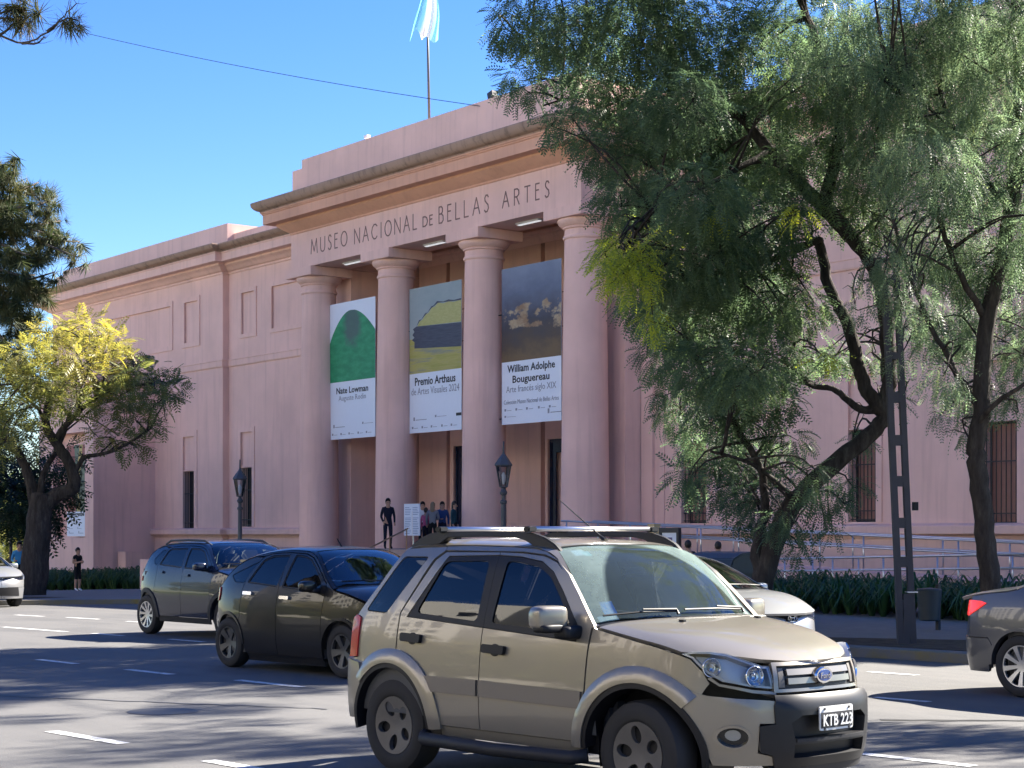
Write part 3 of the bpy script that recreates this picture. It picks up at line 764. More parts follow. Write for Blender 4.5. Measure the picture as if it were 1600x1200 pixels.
def spoke_holes(n, r0, r1, frac, rot=90, twist=0):
    H = []
    for i in range(n):
        a0 = rot + 360 / n * (i + .5); hw = 180 / n * frac
        H.append(fillet([(r0 * math.cos(R(a0 - hw * .35)), r0 * math.sin(R(a0 - hw * .35)))] + arc(0, 0, r1, a0 - hw + twist, a0 + hw + twist, 4) + [(r0 * math.cos(R(a0 + hw * .35)), r0 * math.sin(R(a0 + hw * .35)))], .012, 2))
    return H
def liner(root, x, r, yo, yi):
    n = 16; b = []
    for k in range(n + 1):
        a = R(-15 + 210 * k / n); b.append((x + r * math.cos(a), r * math.sin(a)))
    for sg in (-1, 1):
        m = MB()
        for p, q in zip(b, b[1:]):
            m.quad((p[0], sg * yo, p[1] + .33), (q[0], sg * yo, q[1] + .33), (q[0], sg * yi, q[1] + .33), (p[0], sg * yi, p[1] + .33))
        m.poly([(p[0], sg * yi, p[1] + .33) for p in b])
        m.build('wheel_arch_liner', 'black_plastic', root, world=False, fix=False)
def car_root(name, x, y, yaw, label, cat='car', group=None):
    return empty(name, (x, y, gz(x)), label, cat, group, rz=R(yaw))
def seats(root, xs, w_, z0, h, mat='seat_cloth'):
    for x, ys in xs:
        for y in ys:
            m = MB(); m.obox((x, y, z0), (1, 0, 0), (0, 1, 0), (0, 0, 1), .24, w_, .07)
            a = R(14); up = Vector((-math.sin(a), 0, math.cos(a))); fw = Vector((math.cos(a), 0, math.sin(a)))
            c = Vector((x - .25, y, z0)); m.obox(c + up * (h / 2), fw, (0, 1, 0), up, .06, w_, h / 2)
            s_ = m.build('seat', mat, root, world=False, bevel=.03)
            MB().obox(c + up * (h + .11), fw, (0, 1, 0), up, .045, .12, .085).build('headrest', mat, s_, world=False, bevel=.03)

def rblob(m, c, half, e=4.0, n=14, rot=None):
    """rounded box (superellipsoid) added to a mesh builder"""
    b = len(m.v); c = Vector(c); f = lambda w: math.copysign(abs(w) ** (2 / e), w); nn = n * 2
    for i in range(n + 1):
        p = -math.pi / 2 + math.pi * i / n
        for j in range(nn):
            q = 2 * math.pi * j / nn; v = Vector((half[0] * f(math.cos(p)) * f(math.cos(q)), half[1] * f(math.cos(p)) * f(math.sin(q)), half[2] * f(math.sin(p))))
            if rot is not None: v = rot @ v
            m.v.append(tuple(c + v))
    for i in range(n):
        for j in range(nn):
            m.f.append((b + i * nn + j, b + i * nn + (j + 1) % nn, b + (i + 1) * nn + (j + 1) % nn, b + (i + 1) * nn + j)); m.mi.append(0)
    return m
# ------------------------------------------------------------------ the champagne compact SUV in front
def build_tan_suv():
    root = car_root('suv', -9.52, 7.93, 5.66, 'champagne beige compact SUV with black roof rails, nearest car in front of the museum')
    B = Body(W=.865, xm=.05, Lf=1.70, Lr=2.25, nf=5.0, nr=5.0, xf=1.62, xr=-1.71, pf=3.3, pr=3.2, ptop=3.4, qtop=.62,
             insets=[(.2, .05), (.33, .02), (.48, .0), (.62, -.005), (.80, .004), (.95, .018), (1.05, .035), (1.12, .05), (1.3, .10), (1.5, .165), (1.57, .205), (1.62, .25)],
             edge=[(-1.66, 1.06), (-1.45, 1.34), (-1.25, 1.575), (-1.1, 1.60), (-.6, 1.605), (-.17, 1.60), (.08, 1.588), (.2, 1.572), (.33, 1.525), (.43, 1.44), (.52, 1.355), (.60, 1.265), (.67, 1.175), (.75, 1.105), (.88, 1.08), (1.10, 1.04), (1.31, 1.0), (1.47, .955), (1.62, .90), (1.75, .83)],
             crown=[(-1.66, .05), (-1.25, .05), (-.6, .06), (0, .055), (.25, .05), (.5, .045), (.75, .055), (.9, .075), (1.2, .085), (1.5, .06), (1.62, .035), (1.75, .02)],
             topbow=[(-1.7, -.16), (-1.25, -.10), (-.6, 0), (-.2, 0), (.25, .06), (.75, .16), (1.1, .16), (1.4, .20), (1.62, .275), (1.75, .28)],
             nose=[(.2, 1.93), (.30, 1.97), (.38, 2.0), (.55, 2.01), (.68, 2.005), (.705, 1.98), (.73, 1.945), (.82, 1.93), (.90, 1.90), (.95, 1.86), (1.0, 1.8)],
             tail=[(.3, -1.84), (.45, -1.90), (.75, -1.90), (.8, -1.86), (1.05, -1.84), (1.12, -1.82), (1.35, -1.76), (1.6, -1.72)])
    pc = 'paint_champagne'; P = B.panel
    RA, FO = .43, .545
    rearO = arc(-1.18, .335, FO - .03, 4, 176, 22); frontO = arc(1.18, .335, FO - .03, 12, 172, 20)
    for fl in (False, True):
        K = dict(flip=fl)
        P('rear_quarter', [(-1.25, 1.585), (-.82, 1.60), (-.82, 1.568), (-.90, 1.51), (-1.14, 1.13), (-1.14, .87)] + [p for p in rearO if p[0] < -1.13] + [(-1.66, .40), (-1.72, .78), (-1.61, .80), (-1.61, 1.085), (-1.67, 1.10), (-1.63, 1.145), (-1.45, 1.335)], pc, root,
          holes=[fillet([(-1.24, 1.525), (-.965, 1.525), (-1.305, 1.125), (-1.555, 1.135)], .03)], **K)
        P('quarter_window', fillet([(-1.24, 1.525), (-.965, 1.525), (-1.305, 1.125), (-1.555, 1.135)], .03), 'glass_dark', root, out=-.004, flange=.01, **K)
        d = P('rear_door', [(-.24, .375), (-.24, 1.062), (-1.055, 1.108), (-.75, 1.532), (-.24, 1.542), (-.24, 1.567), (-.80, 1.565), (-.88, 1.505), (-1.135, 1.13), (-1.135, .88)] + [p for p in rearO[::-1] if p[0] > -1.13] + [(-.66, .375)], pc, root, **K)
        rf = fillet([(-.24, 1.062), (-.24, 1.542), (-.75, 1.532), (-1.055, 1.108)], .004, 1); rg = fillet([(-.315, 1.10), (-.315, 1.508), (-.765, 1.498), (-.965, 1.138)], .05)
        fr = P('window_frame', rf, 'black_plastic', d, holes=[rg], out=-.004, gap=.001, **K); P('window_pane', rg, 'glass_dark', d, out=-.012, flange=.004, gap=0, **K)
        P('side_moulding', [(-.80, .60), (-.25, .60), (-.25, .715), (-.84, .715)], 'moulding', d, out=.018, flange=.02, **K)
        d = P('front_door', [(-.24, .375), (.745, .375), (.745, .62), (.76, .95), (.775, 1.115), (.60, 1.29), (.47, 1.42), (.34, 1.505), (.20, 1.545), (-.02, 1.562), (-.24, 1.567), (-.24, 1.542), (-.03, 1.535), (.20, 1.505), (.33, 1.44), (.46, 1.315), (.66, 1.09), (.65, 1.008), (-.24, 1.062)], pc, root, **K)
        ff = [(-.24, 1.062), (.65, 1.008), (.66, 1.09), (.46, 1.315), (.33, 1.44), (.20, 1.505), (-.03, 1.535), (-.24, 1.542)]; fg = fillet([(-.165, 1.095), (.59, 1.062), (.555, 1.14), (.43, 1.29), (.31, 1.41), (.19, 1.47), (-.03, 1.503), (-.135, 1.506)], .03)
        P('window_frame', ff, 'black_plastic', d, holes=[fg], out=-.004, gap=.001, **K); P('window_pane', fg, 'glass_dark', d, out=-.012, flange=.004, gap=0, **K)
        P('side_moulding', [(-.23, .60), (.735, .585), (.735, .70), (-.23, .715)], 'moulding', d, out=.018, flange=.02, **K)
        P('roof_edge', [(-.82, 1.60), (-.6, 1.605), (-.17, 1.60), (.08, 1.588), (.2, 1.572), (.33, 1.525), (.43, 1.44), (.52, 1.355), (.60, 1.265), (.67, 1.175), (.75, 1.105), (.80, 1.095), (.785, 1.115), (.61, 1.298), (.475, 1.43), (.345, 1.513), (.20, 1.552), (-.02, 1.569), (-.82, 1.574)], pc, root, gap=.001, **K)
        P('front_wing', [(.75, .375), (.75, .62), (.765, .95), (.785, 1.112), (.80, 1.096), (.88, 1.08), (1.10, 1.04), (1.31, 1.0), (1.455, .962), (1.53, .935), (1.60, .86), (1.63, .79), (1.60, .73)] + [p for p in frontO if p[0] < 1.60] + [(.68, .375)], pc, root, **K)
        for cx, a0, a1, nm in ((-1.18, 2, 140, 'wheel_arch_flare'), (1.18, 44, 178, 'wheel_arch_flare')):
            ring = arc(cx, .335, FO, a0, a1, 26) + arc(cx, .335, RA + .012, a1, a0, 26)
            P(nm, ring, pc, root, outf=lambda V, cx=cx: .014 + .024 * np.clip((FO - np.hypot(V[:, 0] - cx, V[:, 1] - .335)) / .05, 0, 1), gap=0, flange=.03, grid=.04, **K)
            b0, b1 = (2, 186) if cx < 0 else (-6, 178); ring = arc(cx, .335, RA + .012, b0, b1, 26) + arc(cx, .335, RA - .022, b1, b0, 26)
            P('arch_lip', ring, 'black_plastic', root, out=.030, gap=0, flange=.10, grid=.04, **K)
        P('sill', [(-.66, .375), (.74, .375), (.74, .30), (-.66, .30)], pc, root, out=-.012, **K)
        P('rear_bumper', [(-1.63, .36), (-1.95, .36), (-2.5, .36), (-2.5, .78), (-1.70, .785), (-1.545, .765)] + arc(-1.18, .335, RA + .008, 136, 176, 8), pc, root, out=.03, **K)
        tl = P('tail_light', [(-1.60, .80), (-1.60, 1.085), (-1.655, 1.105), (-1.74, 1.06), (-1.88, .93), (-1.88, .79), (-1.76, .785)], 'tail_red', root, out=.012, **K)
        for (a, z) in ((-.96, .958), (-.095, .918)):
            h = P('door_handle', fillet([(a - .11, z - .022), (a + .105, z - .03), (a + .11, z + .03), (a - .11, z + .035)], .02), 'black_plastic', root, out=.03, flange=.035, grid=.04, gap=0, **K)
            P('handle_cup', [(a + .05 * math.cos(q), z + .042 * math.sin(q)) for q in [i * math.pi / 10 for i in range(20)]], 'dull_plastic', h, out=.003, flange=.002, gap=0, **K)
        # front corner: bumper, headlamp
        bp = P('front_bumper', [(1.62, .722), (1.72, .705), (1.885, .69), (1.885, .555), (1.81, .555), (1.80, .385), (1.87, .365), (1.89, .305), (1.70, .30), (1.628, .30)] + arc(1.18, .335, RA + .008, 2, 46, 9) + [(1.55, .745)], pc, root,
          holes=[[(1.705 + .058 * math.cos(q), .475 + .062 * math.sin(q)) for q in [i * math.pi / 10 for i in range(20)]]], out=.012, grid=.05, **K)
        P('fog_lamp', [(1.705 + .056 * math.cos(q), .475 + .06 * math.sin(q)) for q in [i * math.pi / 10 for i in range(20)]], 'fog', bp, out=-.055, gap=0, flange=.0, **K)
        P('fog_lens', [(1.70 + .030 * math.cos(q), .478 + .034 * math.sin(q)) for q in [i * math.pi / 8 for i in range(16)]], 'fog_glass', bp, out=-.045, gap=0, flange=.0, grid=.03, **K)
        P('fog_ring', [(1.705 + .068 * math.cos(q), .475 + .072 * math.sin(q)) for q in [i * math.pi / 10 for i in range(20)]], pc, bp, holes=[[(1.705 + .054 * math.cos(q), .475 + .058 * math.sin(q)) for q in [i * math.pi / 10 for i in range(20)]]], out=.026, gap=0, flange=.06, grid=.03, **K)
        hl = [(1.462, .965), (1.54, .985), (1.62, .985), (1.70, .972), (1.80, .925), (1.86, .90), (1.905, .895), (1.92, .755), (1.80, .768), (1.67, .80), (1.60, .86), (1.53, .937)]
        lamp = P('headlight', hl, 'reflector', root, out=-.075, flange=0, gap=.006, **K)
        P('lamp_bezel', hl, 'reflector', lamp, holes=[inset(hl, .02)], out=-.01, flange=.075, gap=.004, **K)
        P('lamp_lens', hl, 'glass_lens', lamp, out=.002, flange=.006, gap=.003, grid=.04, **K)
        for (c, z, rx, rz, mt) in ((1.635, .885, .05, .062, 'bulb_bowl'), (1.82, .835, .055, .055, 'bulb_bowl')):
            cen = B.side(np.array([c]), np.array([z]))[0]; nn = B.normal(B.side, np.array([c]), np.array([z]))[0]; nn = nn if nn[1] < 0 else -nn
            nn = Vector(nn) * .5 + Vector((1, 0, 0)) * .5; nn.normalize(); cen = Vector(cen) - nn * .012
            m = MB(); m.lathe([(.012, -.05), (.03, -.045), (.05, -.02), (rx + .004, .004), (rx + .009, .004), (rx + .009, -.004)], (0, 0, 0), n=22, cap=False)
            q = nn.to_track_quat('Z', 'Y').to_matrix(); m.v = [tuple(cen + q @ Vector(p)) for p in m.v]
            if fl: m.v = [(a, -b, c_) for a, b, c_ in m.v]
            m.build('lamp_bowl', 'chrome', lamp, world=False, smooth=True, fix=False)
            m = MB(); m.lathe([(.001, .03), (.018, .026), (.03, .014), (.034, 0)], (0, 0, 0), n=14, cap=False); m.v = [tuple(cen - nn * .03 + q @ Vector(p)) for p in m.v]
            if fl: m.v = [(a, -b, c_) for a, b, c_ in m.v]
            m.build('projector', 'glass_lens', lamp, world=False, smooth=True, fix=False)
        P('headlight_trim', [(1.66, .792), (1.80, .756), (1.925, .742), (1.925, .722), (1.80, .735), (1.66, .775), (1.615, .82), (1.63, .83)], pc, root, gap=.001, out=.004, **K)
        P('cabin_trim', [(-1.62, .42), (.82, .42), (.80, 1.09), (.67, 1.165), (.52, 1.345), (.33, 1.515), (.2, 1.565), (-.17, 1.592), (-1.24, 1.585), (-1.62, 1.10)], 'cabin', root,
          holes=[inset(rg, .004), inset(fg, .004), fillet([(-1.235, 1.515), (-.985, 1.515), (-1.305, 1.135), (-1.54, 1.145)], .03)], out=-.034, gap=0, flange=0, grid=.12, **K)
        # step bar, mirror
        sg = 1 if fl else -1
        m = MB(); m.tube([(-.80, sg * .86, .30), (-.74, sg * .93, .285), (0, sg * .945, .275), (.70, sg * .93, .285), (.78, sg * .86, .30)], .045, 10); m.build('step_bar', 'dull_plastic', root, world=False, smooth=True)
        y = sg * .80
        c = Vector((.56, sg * .99, 1.158)); rz = Matrix.Rotation(R(sg * 12), 3, 'Z')
        m = rblob(MB(), (.62, sg * .86, 1.065), (.075, .10, .045)); rblob(m, c + Vector((.012, -sg * .01, -.065)), (.07, .12, .03)); mi = m.build('mirror', 'black_plastic', root, world=False, smooth=True)
        rblob(MB(), c, (.07, .118, .078), 4.5, rot=rz).build('mirror_cap', pc, mi, world=False, smooth=True)
        rblob(MB(), c + Vector((-.045, 0, -.004)), (.032, .10, .062), 5, rot=rz).build('mirror_glass', 'chrome', mi, world=False, smooth=True)
        # roof rail: tall at the back, tapering foot in front
        yr = sg * .585; m = MB(); sec = []
        pts = [(-1.26, 1.59, 1.605), (-1.16, 1.59, 1.66), (-1.04, 1.60, 1.695), (-.93, 1.615, 1.703), (-.84, 1.662, 1.704), (-.5, 1.668, 1.706), (-.16, 1.664, 1.704), (-.06, 1.645, 1.70), (.02, 1.61, 1.69), (.12, 1.575, 1.665), (.22, 1.55, 1.62), (.30, 1.53, 1.55)]
        for x, zb_, zt in pts: sec.append([(x, yr - .032, zb_), (x, yr + .032, zb_), (x, yr + .022, zt), (x, yr - .022, zt)])
        m.v = [p for q in sec for p in q]
        for i in range(len(sec) - 1):
            for k_ in range(4): m.f.append((i * 4 + k_, i * 4 + (k_ + 1) % 4, i * 4 + 4 + (k_ + 1) % 4, i * 4 + 4 + k_)); m.mi.append(0)
        m.f += [(3, 2, 1, 0), tuple(len(m.v) - 4 + i for i in range(4))]; m.mi += [0, 0]
        rl = m.build('roof_rail', 'black_plastic', root, world=False, bevel=.008, smooth='auto')
    for x in (-.93, -.02):
        m = MB(); m.tube([(x, -.62, 1.722), (x, .62, 1.722)], .017, 8); cb = m.build('roof_bar', 'steel', root, world=False, smooth=True)
        for sg in (-1, 1): MB().box(x - .03, x + .03, sg * .60 - .04, sg * .60 + .04, 1.70, 1.738).build('bar_clamp', 'black_plastic', cb, world=False, bevel=.008)
    S = B.sym
    P('roof', S([(-1.25, 0), (-1.25, .995), (-.6, .995), (0, .995), (.14, .985), (.20, .955), (.215, .6), (.22, 0)]), pc, root, surf='top', gap=.002)
    P('headlining', S([(-1.22, 0), (-1.22, 1), (.12, 1), (.20, .97), (.21, 0)]), 'headlining', root, surf='top', out=-.016, gap=0, flange=0, grid=.12)
    P('windscreen', S([(.228, 0), (.225, .6), (.222, .91), (.33, .945), (.52, .955), (.74, .95), (.755, .6), (.76, 0)]), 'glass_dusty', root, surf='top', out=-.006, flange=.004, grid=.08)
    # pillars beside the screen
    for sgn in (1, -1):
        P('screen_pillar', [(.14, sgn * .985), (.20, sgn * .955), (.222, sgn * .915), (.33, sgn * .95), (.52, sgn * .96), (.74, sgn * .955), (.79, sgn * .95), (.79, sgn * .998), (.6, sgn * .998), (.33, sgn * .998), (.14, sgn * .998)], pc, root, surf='top', gap=.001)
    P('scuttle', S([(.76, 0), (.755, .6), (.745, .95), (.82, .955), (.84, .6), (.85, 0)]), 'black_plastic', root, surf='top', out=-.012, gap=.001)
    P('bonnet', S([(.845, 0), (.835, .6), (.815, .985), (1.2, .985), (1.45, .975), (1.50, .93), (1.56, .82), (1.585, .72), (1.62, .60), (1.645, .40), (1.65, 0)]), pc, root, surf='top', gap=.003, grid=.06)
    # rear window and tailgate
    P('rear_screen', S([(-1.27, 0), (-1.27, .92), (-1.62, .9), (-1.62, 0)]), 'glass_dark', root, surf='top', out=-.004)
    tg = P('tailgate', [(-1.86, .78), (-3.18, .78), (-3.25, 1.10), (-1.78, 1.10)], pc, root, out=.004)
    # nose: grille with two bars, emblem, black centre bumper, plate
    def fr(name, pts, mat, par=root, **k):   # outline in (y, z), y>0 is the car's left
        yw = float(B.halfw(np.array(B.xf), np.array(.6))); k.setdefault('gap', .002)
        if 'holes' in k: k['holes'] = [[(B.xf + yw + a, b) for a, b in h] for h in k['holes']]
        return B.panel(name, [(B.xf + yw + y, z) for y, z in pts], mat, par, **k)
    def fx(y, z):
        yw = float(B.halfw(np.array(B.xf), np.array(.6))); p = B.side(np.array([B.xf + yw + y]), np.array([z]))[0]; return p
    fr('nose_panel', [(-.40, .895), (-.40, .80), (.40, .80), (.40, .895), (.2, .915), (-.2, .915)], pc, out=-.02)
    fr('grille_back', [(-.40, .735), (.40, .735), (.395, .91), (-.395, .91)], 'black_plastic', out=-.012, gap=0)
    gs = fr('grille', [(-.408, .733), (.408, .733), (.40, .912), (-.40, .912)], pc, holes=[[(-.375, .757), (.375, .757), (.37, .888), (-.37, .888)]], out=.012, flange=.04)
    for z in (.800, .853): fr('grille_bar', [(-.30, z - .018), (.30, z - .018), (.30, z + .018), (-.30, z + .018)], pc, gs, out=.006, flange=.03, gap=0)
    for sg in (-1, 1): fr('grille_mesh', [(sg * .365, .765), (sg * .325, .765), (sg * .325, .88), (sg * .36, .88)], 'rim_dusty', gs, out=.0, flange=.004, gap=0)
    c = Vector(fx(0, .825)) + Vector((.022, 0, 0))
    def disc(name, mat, ry, rz, x0, par):
        m = MB(); a = [(math.cos(q), math.sin(q)) for q in [i * math.pi / 12 for i in range(24)]]
        m.v = [(c.x + x0, c.y + ry * u * .9, c.z + rz * v * .9) for u, v in a] + [(c.x + x0 - .012, c.y + ry * u, c.z + rz * v) for u, v in a] + [(c.x + x0 - .04, c.y + ry * u, c.z + rz * v) for u, v in a]
        m.f = [tuple(range(24))] + [(i, (i + 1) % 24, 24 + (i + 1) % 24, 24 + i) for i in range(24)] + [(24 + i, 24 + (i + 1) % 24, 48 + (i + 1) % 24, 48 + i) for i in range(24)]; m.mi = [0] * len(m.f)
        return m.build(name, mat, par, world=False)
    em = disc('emblem', 'chrome', .085, .052, .012, root); disc('emblem_badge', 'emblem_blue', .068, .038, .017, em)
    tm = text_mesh('emblem_lettering', 'Ford', 'chrome', width=.09, height=.034, depth=.002)
    o = link('emblem_lettering', tm, em); o.rotation_euler = (R(90), 0, R(90)); o.location = c + Vector((.0185, 0, -.017))
    cb = fr('bumper_centre', [(-.43, .705), (.43, .705), (.445, .66), (.44, .558), (.515, .545), (.51, .39), (.455, .37), (.435, .30), (-.435, .30), (-.455, .37), (-.51, .39), (-.515, .545), (-.44, .558), (-.445, .66)], 'bumper_black', out=.03, flange=.05,
            holes=[[(-.33, .47), (.33, .47), (.35, .56), (.28, .60), (-.28, .60), (-.35, .56)], [(-.33, .36), (.33, .36), (.33, .43), (-.33, .43)]], grid=.05)
    fr('bumper_intake', [(-.36, .34), (.36, .34), (.36, .61), (-.36, .61)], 'black_plastic', cb, out=-.03, gap=0, flange=0)
    fr('bumper_ledge', [(-.40, .675), (.40, .675), (.42, .715), (-.42, .715)], 'dull_plastic', cb, out=.012, flange=.03)
    fr('intake_bar', [(-.32, .445), (.32, .445), (.32, .465), (-.32, .465)], 'dull_plastic', cb, out=.036, flange=.03, gap=0)
    fr('bumper_lip', [(-.46, .30), (.46, .30), (.44, .25), (-.44, .25)], 'dull_plastic', cb, out=.025, flange=.04)
    pl = fr('number_plate', fillet([(-.16, .505), (.16, .505), (.16, .645), (-.16, .645)], .012, 2), 'plate_white', out=.045, flange=-.035, gap=0)
    fr('plate_field', [(-.152, .518), (.152, .518), (.152, .61), (-.152, .61)], 'print_black', pl, out=.0475, flange=-.045, gap=0)
    tm = text_mesh('plate_lettering', 'KTB 223', 'plate_white', width=.285, height=.07, depth=.002, bold=.012)
    o = link('plate_lettering', tm, pl); q = Vector(fx(0, .57)); o.rotation_euler = (R(90), 0, R(90)); o.location = (q.x + .052, 0, .529)
    for yy in (-.12, .12):
        for z in (.632, .511): MB().lathe([(.008, 0), (.008, .006)], (0, 0, 0), axis='x', n=8).build('plate_screw', 'print_black', pl, world=False).location = (fx(yy, z)[0] + .044, yy, z)
    # wipers, aerial, washer jets
    def tp(x, v, o=.0): p = B.top(np.array([x]), np.array([v]))[0]; return Vector(p) + Vector((0, 0, o))
    for v0, v1 in ((.88, .22), (.10, -.66)):
        a, b = tp(.735, v0, .03), tp(.755, v1, .03); mid = tp(.75, (v0 + v1) / 2, .035)
        m = MB().tube([a, mid, b], .007, 6); wp = m.build('wiper', 'black_plastic', root, world=False)
        MB().tube([tp(.775, v1, .015), b + Vector((0, 0, .012)), mid + Vector((0, 0, .016))], [.010, .009, .006], 6).build('wiper_arm', 'black_plastic', wp, world=False)
    for v in (.45, -.45): MB().box(-.02, .02, -.012, .012, 0, .014).build('washer_jet', 'black_plastic', root, world=False).location = tp(1.0, v, -.002)
    p = tp(.08, .02, 0); m = MB().tube([p, p + Vector((-.05, 0, .03))], [.02, .012], 8); an = m.build('aerial_base', 'black_plastic', root, world=False)
    MB().tube([p + Vector((-.03, 0, .02)), p + Vector((-.46, .0, .29))], [.006, .003], 6).build('aerial', 'black_plastic', an, world=False)
    # stickers on the screen
    for (x0, x1, v0, v1, mt, nm) in ((.27, .34, .80, .66, 'vinyl_white', 'toll_sticker'), (.30, .35, .70, .62, 'sticker_teal', 'toll_sticker'), (.63, .70, .83, .72, 'sticker_blue', 'permit_sticker'), (.70, .735, .90, .74, 'vinyl_white', 'permit_sticker')):
        P(nm, [(x0, v0), (x1, v0), (x1, v1), (x0, v1)], mt, root, surf='top', out=-.011, gap=0, flange=0, grid=.03)
    # inside
    MB().box(-1.5, .5, -.70, .70, .35, .42).box(.5, .85, -.70, .70, .35, 1.0).box(.30, .62, -.66, .66, .82, 1.02).build('dashboard', 'cabin', root, world=False, bevel=.04)
    MB().box(-1.55, -1.45, -.7, .7, .4, 1.05).box(.85, 1.5, -.6, .6, .4, .8).box(-1.5, .8, -.78, -.74, .3, 1.0).box(-1.5, .8, .74, .78, .3, 1.0).build('floor_pan', 'black_plastic', root, world=False)
    seats(root, [(-.05, (-.36, .36)), (-.85, (-.36, .36))], .22, .62, .58)
    m = MB(); cc = Vector((.22, .36, .98)); a = [cc + Vector((.06 * math.sin(t), .18 * math.cos(t), .17 * math.sin(t))) for t in [i * math.pi / 8 for i in range(17)]]; m.tube(a, .014, 6, cap=False); m.tube([cc, cc + Vector((.2, 0, -.08))], .03, 8); m.build('steering_wheel', 'cabin', root, world=False, smooth=True)
    m = MB().obox((.36, 0, 1.43), (1, 0, .3), (0, 1, 0), (-.3, 0, 1), .02, .11, .03); m.build('inner_mirror', 'black_plastic', root, world=False, bevel=.012)
    hs = round_holes(5, .125, .040, .056, 90)
    for x in (-1.18, 1.18):
        liner(root, x, RA + .02, .715, .45)
        for y in (-.735, .735): wheel(root, x, y, .335, .215, .208, hs, .045, 'rim_dusty')
    return root
paint('moulding', (.13, .108, .082), .1, .55, .2, (.14, .12, .1))
plain('bumper_black', (.009, .009, .011), .42, var=.3, spec=.35)
plain('plate_white', (.62, .62, .60), .5)
plain('fog', (.018, .02, .024), .12, .2)
plain('fog_glass', (.30, .32, .34), .15, .5)
build_tan_suv()
